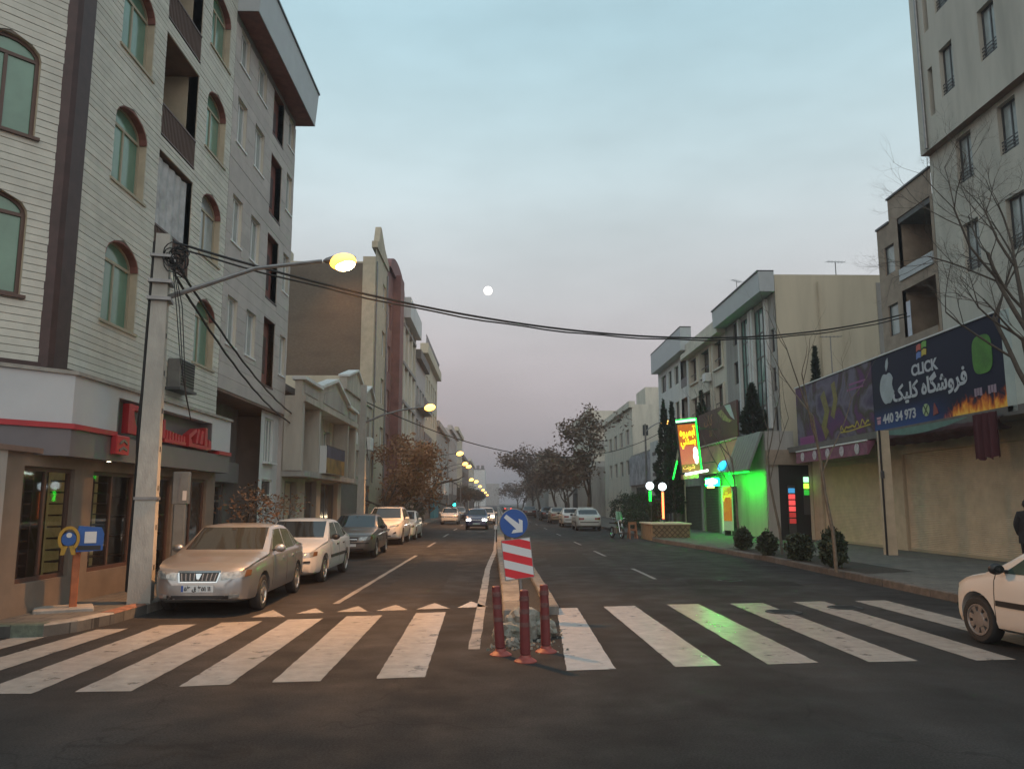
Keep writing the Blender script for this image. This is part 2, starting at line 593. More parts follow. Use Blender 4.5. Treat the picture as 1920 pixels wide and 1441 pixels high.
for i, (a, b, c) in enumerate(TB):
    mb = MB()
    vs = []
    n = 8
    for k in range(n + 1):
        t = k / n
        for j in range(4):
            p = Vector((*a, 0)).lerp(Vector((*b, 0)), j / 3).lerp(Vector((*c, 0)), t)
            vs.append((p.x + rnd.uniform(-0.01, 0.01) * (1 - t), p.y + (rnd.uniform(-0.012, 0.012) if k == 0 else 0), 0.004))
    mb.add(vs, [(k * 4 + j, k * 4 + j + 1, (k + 1) * 4 + j + 1, (k + 1) * 4 + j) for k in range(n) for j in range(3)])
    tag(mb.build('yield_triangle', 'road_paint'), ['white give-way triangle beside the silver sedan, leftmost of the row', 'second white give-way triangle from the silver sedan',
        'third white give-way triangle from the silver sedan', 'third white give-way triangle from the median', 'second white give-way triangle from the median',
        'white give-way triangle closest to the median'][i], 'road marking', 'give-way triangles', 'structure')
def line(name, pts, w, m='road_paint_thin', z=0.004):
    mb = MB()
    vs = []
    P = [Vector((*p, 0)) for p in pts]
    out = []
    for i in range(len(P) - 1):
        n = max(2, int((P[i + 1] - P[i]).length / 0.5))
        out += [P[i].lerp(P[i + 1], k / n) for k in range(n)]
    out.append(P[-1])
    for p in out:
        vs += [(p.x - w / 2 + rnd.uniform(-0.008, 0.008), p.y, z), (p.x + w / 2 + rnd.uniform(-0.008, 0.008), p.y, z)]
    mb.add(vs, [(2 * i, 2 * i + 1, 2 * i + 3, 2 * i + 2) for i in range(len(out) - 1)])
    o = mb.build(name, m)
    o['kind'] = 'structure'
    return o
line('lane_line', [(-2.98, 15.3), (-2.86, 29.0)], 0.11)
for y0, y1 in ((34.5, 38.5), (44.5, 48.5), (55, 59), (66, 70), (77, 81), (88, 92)):
    line('lane_line', [(-2.92, y0), (-2.9, y1)], 0.12)
for y0, y1 in ((20.0, 23.2), (28.5, 31.5), (36, 39), (46, 49), (57, 60), (68, 71), (79, 82)):
    line('lane_line', [(3.88 - 0.01 * (y0 - 20), y0), (3.88 - 0.01 * (y1 - 20), y1)], 0.10, 'road_paint_faint')
line('edge_line', [(-0.29, 10.6), (-0.26, 23.3), (-0.06, 32.0), (-0.06, 120)], 0.15)
mb = MB()
mb.lathe([(0.001, 0.012), (0.2, 0.012), (0.26, 0.012), (0.3, 0.012), (0.31, 0.002)], (0, 0, 0), 'z', 24)
for k in range(5):
    mb.box(-0.2, 0.2, -0.16 + 0.08 * k - 0.012, -0.16 + 0.08 * k + 0.012, 0.012, 0.017)
mhm = mat('cast_iron', (0.03, 0.03, 0.03), 0.6, 0.5, var=0.3, scale=15, bump=0.4)
for (x, y), lb in zip(((5.6, 19.6), (4.9, 14.0), (6.2, 14.55)), ('round iron manhole cover on the right carriageway beyond the crosswalk', 'round iron manhole cover near the fourth right stripe',
                                               'round iron manhole cover at the far end of the right stripes')):
    o = mb.build('manhole_cover', mhm)
    o.location = (x, y, 0.001)
    tag(o, lb, 'manhole cover', 'manhole covers')
def road_patch(pts, m):
    q = MB()
    out = []
    for (a, b), (c, d) in zip(pts, pts[1:] + pts[:1]):
        for k in range(8):
            out.append((a + (c - a) * k / 8 + rnd.uniform(-0.02, 0.02), b + (d - b) * k / 8 + rnd.uniform(-0.02, 0.02), 0.0025))
    q.poly(out)
    q.build('asphalt_patch', m)['kind'] = 'structure'
mat('patch_dark', (0.022, 0.021, 0.021), 0.9, var=0.3, scale=6, bump=0.4, bscale=120, spec=0.15)
mat('patch_grey', (0.038, 0.036, 0.035), 0.9, var=0.3, scale=6, bump=0.4, bscale=120, spec=0.15)
road_patch([(4.4, 18.6), (6.9, 18.3), (7.0, 19.3), (4.5, 19.5)], MATS['patch_dark'])
road_patch([(1.6, 24.0), (3.0, 23.9), (3.1, 30.0), (1.7, 30.1)], MATS['patch_grey'])
road_patch([(-2.4, 18.0), (-1.2, 18.0), (-1.2, 26.0), (-2.4, 26.2)], MATS['patch_grey'])
# ------------------------------------------------------------------ median
md = empty('median', (0.3, 12.6, 0))
tag(md, kind='structure')
def mstone(x0, x1, y0, y1, h, nm='kerb_stone'):
    dz, dx = rnd.uniform(-0.01, 0.01), rnd.uniform(-0.008, 0.008)
    MB().bbox(x0 + dx - 0.3, x1 + dx - 0.3, y0 + 0.006 - 12.6, y1 - 0.006 - 12.6, -0.02, h + dz, 0.02).build(nm, 'median_concrete', md)
for k in range(48):
    y = 12.75 + k * 1.0
    s_ = max(0.0, min(1.0, (y - 15) / 17)) * 0.12
    mstone(0.1 - s_, 0.48 - s_, y, y + 1, 0.23)
    if k > 0:
        mstone(0.82 - s_, 1.04 - s_, y, y + 1, 0.16)
MB().box(-0.2, 0.22, 48.2, 350, 0, 0.27).build('kerb_run', 'kerb_concrete', md)
MB().box(0.38, 0.64, 48.2, 350, 0, 0.2).build('kerb_run', 'kerb_concrete', md)
MB().box(0.15, 0.55, 1.0, 350, 0, 0.07).build('median_bed', 'soil', md)
# broken concrete at the median's nose
def rubble(name, c, r, m, seed, parent=None, sq=(1, 1, 0.8)):
    q = random.Random(seed)
    bm = bmesh.new()
    bmesh.ops.create_icosphere(bm, subdivisions=3, radius=1)
    for v in bm.verts:
        d = v.co.normalized()
        k = max(abs(d.x), abs(d.y), abs(d.z))
        v.co = d * (0.72 / k * 0.55 + 0.45) * r
        import mathutils
        v.co += d * (mathutils.noise.noise(d * 2.3 + Vector((seed, 0, 0))) * 0.32 + mathutils.noise.noise(d * 7 + Vector((seed, 3, 0))) * 0.08) * r
        v.co = Vector((v.co.x * sq[0], v.co.y * sq[1], v.co.z * sq[2]))
    me = bpy.data.meshes.new(name)
    bm.to_mesh(me)
    bm.free()
    me.materials.append(MATS[m])
    o = bpy.data.objects.new(name, me)
    o.location = c
    o.rotation_euler = (q.uniform(-0.2, 0.2), q.uniform(-0.2, 0.2), q.uniform(0, 3))
    col.objects.link(o)
    return o
mat('rubble', (0.24, 0.23, 0.20), 0.95, var=0.35, scale=9, bump=0.9, bscale=40, stain=0.8, sscale=4, stainc=(0.05, 0.07, 0.045))
tag(rubble('concrete_chunk', (0.38, 11.5, 0.16), 0.3, 'rubble', 3, sq=(0.95, 0.8, 0.95)), 'large broken concrete chunk behind the middle bollard', 'rubble', 'broken concrete')
tag(rubble('concrete_chunk', (0.14, 11.25, 0.1), 0.2, 'rubble', 8), 'mossy broken concrete chunk behind the left bollard', 'rubble', 'broken concrete')
tag(rubble('concrete_chunk', (0.62, 11.6, 0.1), 0.22, 'rubble', 12), 'broken concrete chunk behind the right bollard', 'rubble', 'broken concrete')
tag(rubble('concrete_chunk', (0.2, 10.75, 0.05), 0.1, 'rubble', 21), 'small concrete fragment between the left and middle bollards', 'rubble', 'broken concrete')
g_ = MB()
for k in range(160):
    x, y = rnd.gauss(0.4, 0.25), rnd.gauss(11.2, 0.45)
    s_ = rnd.uniform(0.008, 0.03)
    a = rnd.uniform(0, 3)
    g_.hexa([(x + s_ * math.cos(a + j * PI / 2), y + s_ * math.sin(a + j * PI / 2), 0) for j in range(4)],
            [(x + s_ * 0.6 * math.cos(a + j * PI / 2 + 0.3), y + s_ * 0.6 * math.sin(a + j * PI / 2), s_) for j in range(4)])
tag(g_.build('gravel', 'rubble'), 'loose concrete grit scattered round the median nose', 'gravel', kind='stuff')
# ------------------------------------------------------------------ building materials
mat('siding', (0.575, 0.555, 0.485), 0.75, var=0.10, scale=3, bump=0.15, stain=0.22, sscale=0.8, rand=0.07)
mat('siding_back', (0.22, 0.195, 0.165), 0.9, var=0.2, scale=4)
mat('grey_stone', (0.44, 0.39, 0.36), 0.7, var=0.10, scale=2, bump=0.12, stain=0.2, sscale=0.6, rand=0.06)
mat('grey_stone_back', (0.16, 0.14, 0.13), 0.9)
mat('dark_brown', (0.055, 0.028, 0.025), 0.6, var=0.25, scale=5)
mat('red_brown', (0.21, 0.085, 0.068), 0.75, var=0.25, scale=4)
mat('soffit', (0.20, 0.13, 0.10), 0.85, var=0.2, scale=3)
mat('tan_stone', (0.46, 0.385, 0.28), 0.8, var=0.14, scale=2.5, bump=0.15, stain=0.3, sscale=0.5)
mat('tan_plaster', (0.53, 0.465, 0.35), 0.9, var=0.10, scale=1.2, bump=0.15, stain=0.45, sscale=1.1, stretch=(1, 1, 0.13), stainc=(0.30, 0.25, 0.18))
mat('brown_brick', (0.135, 0.103, 0.075), 0.9, var=0.22, scale=6, bump=0.4, stain=0.45, sscale=0.4, stretch=(1, 1, 3))
mat('cream_plaster', (0.60, 0.55, 0.46), 0.85, var=0.10, scale=2.0, bump=0.1, stain=0.45, sscale=1.3, stretch=(1, 1, 0.16))
mat('white_plaster', (0.60, 0.60, 0.58), 0.85, var=0.08, scale=1.5, bump=0.1, stain=0.35, sscale=1.4, stretch=(1, 1, 0.16))
mat('house_plaster', (0.40, 0.365, 0.31), 0.85, var=0.14, scale=2.5, bump=0.15, stain=0.55, sscale=1.6, stretch=(1, 1, 0.2))
mat('grey_plaster', (0.33, 0.31, 0.285), 0.9, var=0.15, scale=2.0, bump=0.15, stain=0.5, sscale=1.2, stretch=(1, 1, 0.2))
mat('dark_stone', (0.13, 0.12, 0.11), 0.7, var=0.2, scale=3, stain=0.3)
mat('maroon_stone', (0.20, 0.085, 0.075), 0.75, var=0.22, scale=1.6, stain=0.3, sscale=0.6)
mat('tower_stone', (0.46, 0.435, 0.375), 0.8, var=0.10, scale=1.5, bump=0.12, stain=0.4, sscale=1.2, stretch=(1, 1, 0.18))
mat('bay_stone', (0.30, 0.235, 0.18), 0.85, var=0.22, scale=2, stain=0.4, sscale=0.7)
mat('roof_grey', (0.13, 0.13, 0.13), 0.9, var=0.2, scale=2)
mat('cornice_grey', (0.40, 0.42, 0.43), 0.5, var=0.06, scale=2)
mat('glass_green', (0.13, 0.24, 0.17), 0.12, var=0.2, scale=1.2, spec=0.7)
mat('glass_green_dim', (0.07, 0.12, 0.09), 0.12, var=0.3, scale=1.2, spec=0.7)
mat('glass_pale', (0.30, 0.33, 0.32), 0.15, var=0.25, scale=1.5, spec=0.6)
mat('glass_dark', (0.03, 0.034, 0.036), 0.08, var=0.3, scale=1, spec=0.6)
mat('glass_teal', (0.11, 0.22, 0.19), 0.08, var=0.3, scale=1.3, spec=0.8)
mat('curtain_white', (0.55, 0.54, 0.50), 0.8, var=0.15, scale=6, stretch=(14, 1, 0.6))
mat('frame_brown', (0.10, 0.055, 0.04), 0.5)
mat('frame_white', (0.62, 0.62, 0.60), 0.45)
mat('frame_dark', (0.05, 0.05, 0.052), 0.45)
mat('frame_tan', (0.36, 0.31, 0.22), 0.6)
mat('shutter_tan', (0.52, 0.43, 0.31), 0.6, 0.0, var=0.12, scale=3, stain=0.3, sscale=0.8)
mat('sign_white', (0.47, 0.48, 0.49), 0.45, var=0.05, scale=2)
mat('sign_red', (0.38, 0.028, 0.033), 0.4, var=0.08, scale=3)
mat('fascia_grey', (0.14, 0.125, 0.13), 0.4, var=0.08, scale=2)
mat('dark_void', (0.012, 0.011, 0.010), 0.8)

class Bld:
    """A building: u runs along the street front, z up, -y local is outward."""
    def __init__(s, name, label, side, X, Y0, Y1, cat='building', group=None):
        s.side, s.X, s.Y0, s.Y1 = side, X, Y0, Y1
        s.root = empty(name, (X, Y0, 0) if side == 'L' else (X, Y1, 0), R(90 if side == 'L' else -90), label, cat, group)
        s.W = Y1 - Y0
        s.M = None
        s.ncourse = 0
    def u(s, a, b):
        return (a - s.Y0, b - s.Y0) if s.side == 'L' else (s.Y1 - b, s.Y1 - a)
    def op(s, a, b, z0, z1, rise=0.0):
        u0, u1 = s.u(a, b)
        return (u0, u1, z0, z1, rise)
    def part(s, mb, name, m, parent=None, smooth=False):
        return mb.build(name, m, parent or s.root, smooth, M=s.M)
    def shell(s, u0, u1, z0, z1, depth, m, name='wall', y0=0.0, roof='roof_grey', bottom=False):
        mb = MB()
        mb.quad((u0, y0, z0), (u0, depth, z0), (u0, depth, z1), (u0, y0, z1))
        mb.quad((u1, y0, z0), (u1, depth, z0), (u1, depth, z1), (u1, y0, z1))
        mb.quad((u0, depth, z0), (u1, depth, z0), (u1, depth, z1), (u0, depth, z1))
        if bottom:
            mb.quad((u0, y0, z0), (u1, y0, z0), (u1, depth, z0), (u0, depth, z0))
        w = s.part(mb, name, m)
        r = MB().box(u0 + 0.002, u1 - 0.002, y0 + 0.02, depth - 0.02, z1 - 0.25, z1 - 0.02)
        s.part(r, 'roof', roof)
        return w
    def sheet(s, u0, u1, z0, z1, ops, m, name='facade', y=0.0, d=0.16, rm=None):
        mb = MB()
        front = mb
        us = sorted({u0, u1} | {min(max(v, u0), u1) for o in ops for v in o[:2]})
        zs = sorted({z0, z1} | {min(max(v, z0), z1) for o in ops for v in o[2:4]})
        for i in range(len(us) - 1):
            for j in range(len(zs) - 1):
                cu, cz = (us[i] + us[i + 1]) / 2, (zs[j] + zs[j + 1]) / 2
                if us[i + 1] - us[i] < 1e-4 or zs[j + 1] - zs[j] < 1e-4:
                    continue
                if any(o[0] < cu < o[1] and o[2] < cz < o[3] for o in ops):
                    continue
                mb.quad((us[i], y, zs[j]), (us[i + 1], y, zs[j]), (us[i + 1], y, zs[j + 1]), (us[i], y, zs[j + 1]))
        for a, b, c, e, r in ops:
            mb = MB() if rm else front
            mb.quad((a, y, c), (b, y, c), (b, y + d, c), (a, y + d, c))
            sp_ = e - r
            mb.quad((a, y, c), (a, y + d, c), (a, y + d, sp_), (a, y, sp_))
            mb.quad((b, y, c), (b, y, sp_), (b, y + d, sp_), (b, y + d, c))
            if r <= 0:
                mb.quad((a, y, e), (a, y + d, e), (b, y + d, e), (b, y, e))
            else:
                n = 10
                arc = [((a + b) / 2 - (b - a) / 2 * math.cos(PI * k / n), sp_ + r * math.sin(PI * k / n)) for k in range(n + 1)]
                for k in range(n):
                    (p, q), (p2, q2) = arc[k], arc[k + 1]
                    front.quad((p, y, q), (p2, y, q2), (p2, y, e), (p, y, e))
                    mb.quad((p, y, q), (p, y + d, q), (p2, y + d, q2), (p2, y, q2))
            if rm:
                s.part(mb, 'reveal', rm)
        return s.part(front, name, m)
    def courses(s, u0, u1, z0, z1, h, ops, m, parent, gap=0.012, proud=0.022, name='stone_course', cap=300, y=0.0):
        rest = MB()
        n = int((z1 - z0) / h)
        def lim(o, z):
            a, b, c, e, r = o
            if z <= e - r or r <= 0:
                return a, b
            t = min(1.0, (z - (e - r)) / r)
            k = math.sqrt(max(0.0, 1 - t * t))
            return (a + b) / 2 - (b - a) / 2 * k, (a + b) / 2 + (b - a) / 2 * k
        for i in range(n):
            za, zb = z0 + i * h + gap / 2, z0 + (i + 1) * h - gap / 2
            cuts = sorted([o for o in ops if o[2] < zb - 0.01 and o[3] > za + 0.01], key=lambda o: o[0])
            la, lb = u0, u0
            segs = []
            fill = []
            for o in cuts:
                b0, b1 = lim(o, za), lim(o, zb)
                if za < o[2]: b0 = lim(o, o[2] + 1e-3)
                if o[4] <= 0 and o[3] < zb - 0.02: fill.append((o[0], o[1], o[3] + 0.002, zb))
                if o[2] > za + 0.02: fill.append((o[0], o[1], za, o[2] - 0.002))
                segs.append((la, lb, b0[0], b1[0]))
                la, lb = b0[1], b1[1]
            segs.append((la, lb, u1, u1))
            allz = [(a0, a1, c0, c1, za, zb) for a0, a1, c0, c1 in segs] + [(p, p, q_, q_, z_, w_) for p, q_, z_, w_ in fill]
            for a0, a1, c0, c1, za, zb in allz:
                if c0 - a0 < 0.03:
                    continue
                t = rest
                if s.ncourse < cap:
                    t = MB()
                pr_ = proud + rnd.uniform(-0.004, 0.004)
                t.hexa([(a0, y - pr_, za), (c0, y - pr_, za), (c0, y, za), (a0, y, za)], [(a1, y - pr_, zb), (c1, y - pr_, zb), (c1, y, zb), (a1, y, zb)])
                if s.ncourse < cap:
                    s.part(t, name, m, parent)
                s.ncourse += 1
        if rest.v:
            o = s.part(rest, name, m, parent)
            o['kind'] = 'stuff'
    def window(s, o, fm='frame_white', gm='glass_dark', y=0.10, fw=0.05, mull=1, transom=None, sill=None, sillm=None, parent=None, name='window', panes=True):
        a, b, c, e, r = o
        mb = MB()
        sp_ = e - r
        mb.box(a, a + fw, y - 0.03, y + 0.03, c, sp_)
        mb.box(b - fw, b, y - 0.03, y + 0.03, c, sp_)
        mb.box(a + fw, b - fw, y - 0.03, y + 0.03, c, c + fw)
        if r <= 0:
            mb.box(a + fw, b - fw, y - 0.03, y + 0.03, e - fw, e)
        else:
            n = 10
            cu = (a + b) / 2
            for k in range(n):
                p = [(cu - q * math.cos(PI * j / n), sp_ + g * math.sin(PI * j / n)) for j, q, g in
                     ((k, (b - a) / 2, r), (k + 1, (b - a) / 2, r), (k + 1, (b - a) / 2 - fw, r - fw), (k, (b - a) / 2 - fw, r - fw))]
                mb.prism(p, 'y', y - 0.03, y + 0.03)
            mb.box(a + fw, b - fw, y - 0.028, y + 0.028, sp_ - fw / 2, sp_ + fw / 2)
        tz = transom if transom else None
        if tz:
            mb.box(a + fw, b - fw, y - 0.026, y + 0.026, tz - fw * 0.4, tz + fw * 0.4)
        for k in range(1, mull + 1):
            x = a + (b - a) * k / (mull + 1)
            mb.box(x - fw * 0.45, x + fw * 0.45, y - 0.024, y + 0.024, c + fw, (tz or (sp_ if r > 0 else e - fw)))
        w = s.part(mb, name, fm, parent)
        if panes:
            n = 10
            pts = [(a + 0.01, c + 0.01), (b - 0.01, c + 0.01)]
            if r > 0:
                pts += [((a + b) / 2 + ((b - a) / 2 - 0.01) * math.cos(PI * k / n), sp_ + (r - 0.01) * math.sin(PI * k / n)) for k in range(n + 1)]
            else:
                pts += [(b - 0.01, e - 0.01), (a + 0.01, e - 0.01)]
            if r > 0 or mull == 0:
                s.part(MB().prism(pts, 'y', y + 0.002, y + 0.012), 'pane', gm, w)
            else:
                for k in range(mull + 1):
                    x0, x1 = a + (b - a) * k / (mull + 1) + 0.01, a + (b - a) * (k + 1) / (mull + 1) - 0.01
                    s.part(MB().box(x0, x1, y + 0.002, y + 0.012, c + 0.01, e - 0.01), 'pane', gm, w)
        if sill:
            s.part(MB().box(a - 0.06, b + 0.06, -sill, y - 0.03, c - 0.05, c + 0.004), 'sill', sillm or fm, w)
        return w
    def recess(s, o, depth, m, soff=None, name='balcony'):
        a, b, c, e, r = o
        mb = MB()
        mb.quad((a, depth, c), (b, depth, c), (b, depth, e), (a, depth, e))
        mb.quad((a, 0.01, c), (a, depth, c), (a, depth, e), (a, 0.01, e))
        mb.quad((b, 0.01, c), (b, depth, c), (b, depth, e), (b, 0.01, e))
        mb.quad((a, 0.01, c), (b, 0.01, c), (b, depth, c), (a, depth, c))
        p = s.part(mb, name, m)
        s.part(MB().quad((a, 0.01, e - 0.003), (b, 0.01, e - 0.003), (b, depth, e - 0.003), (a, depth, e - 0.003)), 'soffit', soff or m, p)
        return p
    def cornice(s, u0, u1, z0, z1, pj, m, name='cornice', b=0.3):
        return s.part(MB().box(u0, u1, -pj, b, z0, z1), name, m)

def block(name, label, side, X, Y0, Y1, z1, wall, cols, rows, depth=12, fm='frame_white', gm='glass_dark', mull=1, d=0.14, cor=None, corm=None, z0=0.0, group=None, sill=0.03,
          skip=(), facade=None, base=None, basem='dark_stone'):
    b = Bld(name, label, side, X, Y0, Y1, group=group)
    ops = []
    for i, (a, c) in enumerate(cols):
        for j, (e, f) in enumerate(rows):
            if (i, j) not in skip:
                ops.append(b.op(a, c, e, f))
    zb = base if base else z0
    b.sheet(0, b.W, zb, z1, ops, facade or wall, 'facade', d=d + 0.02)
    b.shell(0, b.W, z0, z1, depth, wall)
    for o in ops:
        b.window(o, fm, gm, y=d, mull=mull, sill=sill, fw=0.06, sillm=facade or wall)
    if base:
        b.part(MB().quad((0, 0.05, z0), (b.W, 0.05, z0), (b.W, 0.05, base), (0, 0.05, base)), 'ground_floor', basem)
    if cor:
        b.cornice(-0.05, b.W + 0.05, cor[0], cor[1], cor[2], corm or wall)
    return b
XL = -7.4
# ================================================================== corner building with cream siding (left, near)
b1 = Bld('apartment_building', 'cream sided corner apartment block with arched windows over a tiled shop floor', 'L', XL, 13.2, 21.0)
A = lambda a, b, k: b1.op(a, b, 5.23 + 2.76 * k, 6.92 + 2.76 * k, 0.42)
ops_a = [A(14.66, 16.07, k) for k in range(5)]
ops_b = [A(19.2, 20.6, k) for k in range(5)]
ops_bal = [b1.op(16.65, 18.6, 7.05 + 2.76 * k, 9.5 + 2.76 * k) for k in range(4)]
fc = b1.sheet(0, 7.8, 4.05, 19.2, ops_a + ops_b + ops_bal, 'siding_back', d=0.24, rm='tan_stone')
b1.courses(0.42, 7.8, 4.1, 16.6, 0.125, ops_a + ops_b + ops_bal, 'siding', fc, cap=230)
b1.shell(0, 7.8, 0.1, 19.2, 12, 'siding', y0=0.3)
b1.part(MB().quad((0, 0.24, 4.05), (7.8, 0.24, 4.05), (7.8, 0.24, 4.2), (0, 0.24, 4.2)), 'ledge', 'siding_back')
for o in ops_a + ops_b:
    w = b1.window(o, 'frame_tan', rnd.choice(('glass_green', 'glass_green', 'glass_green_dim', 'glass_pale')), y=0.17, fw=0.06, mull=1, sill=0.06, sillm='frame_tan')
    # arched brown head
    a, b, c, e, r = o
    mb = MB()
    n = 10
    for k in range(n):
        p = [((a + b) / 2 - q * math.cos(PI * j / n), e - r + g * math.sin(PI * j / n)) for j, q, g in
             ((k, (b - a) / 2 + 0.003, r + 0.003), (k + 1, (b - a) / 2 + 0.003, r + 0.003), (k + 1, (b - a) / 2 - 0.03, r - 0.03), (k, (b - a) / 2 - 0.03, r - 0.03))]
        mb.prism(p, 'y', -0.012, 0.135)
    b1.part(mb, 'arch_lining', 'red_brown', w)
for i, o in enumerate(ops_bal):
    p = b1.recess(o, 1.3, 'tan_stone', 'soffit')
    a, b, c, e, r = o
    q = MB()
    q.box(a, b, -0.03, 0.01, c + 0.72, c + 0.76)
    q.box(a, b, -0.03, 0.01, c + 0.04, c + 0.07)
    for k in range(25):
        x = a + 0.04 + (b - a - 0.08) * k / 24
        q.box(x - 0.008, x + 0.008, -0.02, 0.0, c + 0.07, c + 0.72)
    rl = b1.part(q, 'railing', 'frame_brown')
    b1.part(MB().box(a + 0.02, b - 0.02, 0.012, 0.02, c + 0.1, c + 0.7), 'railing_sheet', 'soffit', rl)
    b1.part(MB().box(a + 0.9, b - 0.25, 1.24, 1.29, c + 0.05, c + 2.1), 'balcony_door', 'glass_dark', p)
lau = mat('cloth_grey', (0.42, 0.42, 0.42), 0.9, var=0.25, scale=4)
m_ = MB()
n = 24
for k in range(n):
    x0, x1 = 3.55 + 1.75 * k / n, 3.55 + 1.75 * (k + 1) / n
    y0, y1 = 0.1 + 0.02 * math.sin(k * 1.3), 0.1 + 0.02 * math.sin((k + 1) * 1.3)
    m_.quad((x0, y0, 7.85), (x1, y1, 7.85), (x1, y1, 9.42), (x0, y0, 9.42))
b1.part(m_, 'balcony_curtain', lau, smooth=True)
# air conditioner low on the facade
ac = b1.part(MB().bbox(4.55, 5.4, -0.33, -0.03, 4.4, 5.05, 0.02), 'air_conditioner', mat('ac_dark', (0.13, 0.125, 0.115), 0.6, var=0.2, scale=5))
q = MB()
for k in range(9):
    q.box(4.6, 5.35, -0.345, -0.332, 4.46 + 0.065 * k, 4.485 + 0.065 * k)
b1.part(q, 'grille', 'black_metal', ac)
b1.part(MB().box(4.5, 5.5, -0.36, -0.02, 4.34, 4.395), 'bracket', 'frame_dark', ac)
# corner pilaster
q = MB()
q.prism([(0.42, -0.05), (0.42, 0.2), (0.0, 0.3), (-0.2, 0.2), (-0.13, -0.02), (-0.02, -0.06)], 'z', 4.05, 19.2)
b1.part(q, 'corner_pilaster', 'dark_brown')
b1.part(MB().box(0.0, 7.82, -0.06, 0.0, 3.98, 4.12), 'base_trim', 'dark_brown')
# canted face
dch = Vector((0.643, 0.766, 0))
Mw = Matrix.Translation((XL - 6 * 0.643, 13.2 - 6 * 0.766, 0)) @ Matrix.Rotation(math.atan2(0.766, 0.643), 4, 'Z')
Rw = Matrix.Translation(b1.root.location) @ Matrix.Rotation(R(90), 4, 'Z')
b1.M = Rw.inverted() @ Mw
cops = [(x0, x0 + 1.0, 5.17 + 2.7 * k, 6.85 + 2.7 * k, 0.32) for k in range(5) for x0 in (4.45, 2.4)]
fc2 = b1.sheet(0, 5.98, 4.05, 19.2, cops, 'siding_back', 'canted_facade', d=0.24, rm='tan_stone')
b1.courses(3.2, 5.82, 4.1, 12.6, 0.125, cops, 'siding', fc2, cap=300)
b1.courses(0, 3.19, 4.1, 12.6, 0.125, cops, 'siding', fc2, cap=0)
for o in cops:
    w = b1.window(o, 'frame_brown', 'glass_green', y=0.1, fw=0.06, mull=1, sill=0.08, sillm='frame_brown')
b1.part(MB().box(0, 5.9, -0.05, 0.0, 3.98, 4.12), 'base_trim', 'dark_brown')
b1.M = None
# ground floor shop front (u along street)
gw = [b1.op(12.55, 14.05, 0.62, 2.42), b1.op(14.7, 16.45, 0.62, 2.42), b1.op(17.0, 18.3, 0.3, 2.42), b1.op(18.8, 20.4, 0.3, 2.42)]
b1.sheet(-1.2, 7.8, 0.1, 2.62, gw, mat('shop_stone', (0.19, 0.15, 0.115), 0.8, var=0.15, scale=2.5, stain=0.3), 'shop_wall', y=-0.1, d=0.12)
b1.part(MB().box(-1.45, -1.2, -0.16, 0.3, 0.1, 2.62), 'corner_pillar', 'grey_plaster')
b1.part(MB().box(-1.2, 7.8, 0.9, 0.95, 0.1, 2.62), 'inner_wall', mat('shop_inside', (0.10, 0.075, 0.05), 0.8, var=0.3, scale=2))
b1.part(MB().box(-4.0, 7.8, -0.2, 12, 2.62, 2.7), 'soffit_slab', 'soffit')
b1.part(MB().box(-1.2, 7.8, -0.1, 0.9, 0.11, 0.12), 'shop_floor', 'dark_stone')
lit = mat('lit_panel', (0.5, 0.4, 0.2), 0.8, var=0.4, scale=2, emit=(1.0, 0.72, 0.25), es=0.055)
for i, o in enumerate(gw):
    w = b1.window(o, 'frame_brown', 'glass_dark', y=0.0, fw=0.07, mull=1, panes=False)
    a, b, c, e, r = o
    gl = mat('shop_glass', (0.9, 0.9, 0.9), 0.02)
    t_, p_ = nodes_of(gl)
    p_.inputs['Transmission Weight'].default_value = 1.0
    p_.inputs['IOR'].default_value = 1.3
    b1.part(MB().box(a + 0.02, b - 0.02, 0.002, 0.008, c + 0.02, e - 0.02), 'pane', gl, w)
    if i < 2:
        # shelving with a lit back panel
        x1 = a + (b - a) * (0.62 if i == 0 else 0.8)
        b1.part(MB().box(a - 0.3, x1, 0.5, 0.54, 0.5, 2.4), 'lit_panel', lit, w)
        q = MB()
        for k in range(9):
            q.box(a - 0.3, x1, 0.3, 0.5, 0.62 + 0.2 * k, 0.645 + 0.2 * k)
        q.box(a + (b - a) * 0.42, a + (b - a) * 0.47, 0.28, 0.5, 0.5, 2.4)
        q.box(x1, x1 + 0.04, 0.28, 0.54, 0.5, 2.4)
        b1.part(q, 'shelves', 'frame_brown', w)
    else:
        q = MB()
        for k in range(5):
            q.box(a + 0.1, b - 0.1, 0.4, 0.75, 0.35 + 0.4 * k, 0.38 + 0.4 * k)
        b1.part(q, 'shelves', 'frame_brown', w)
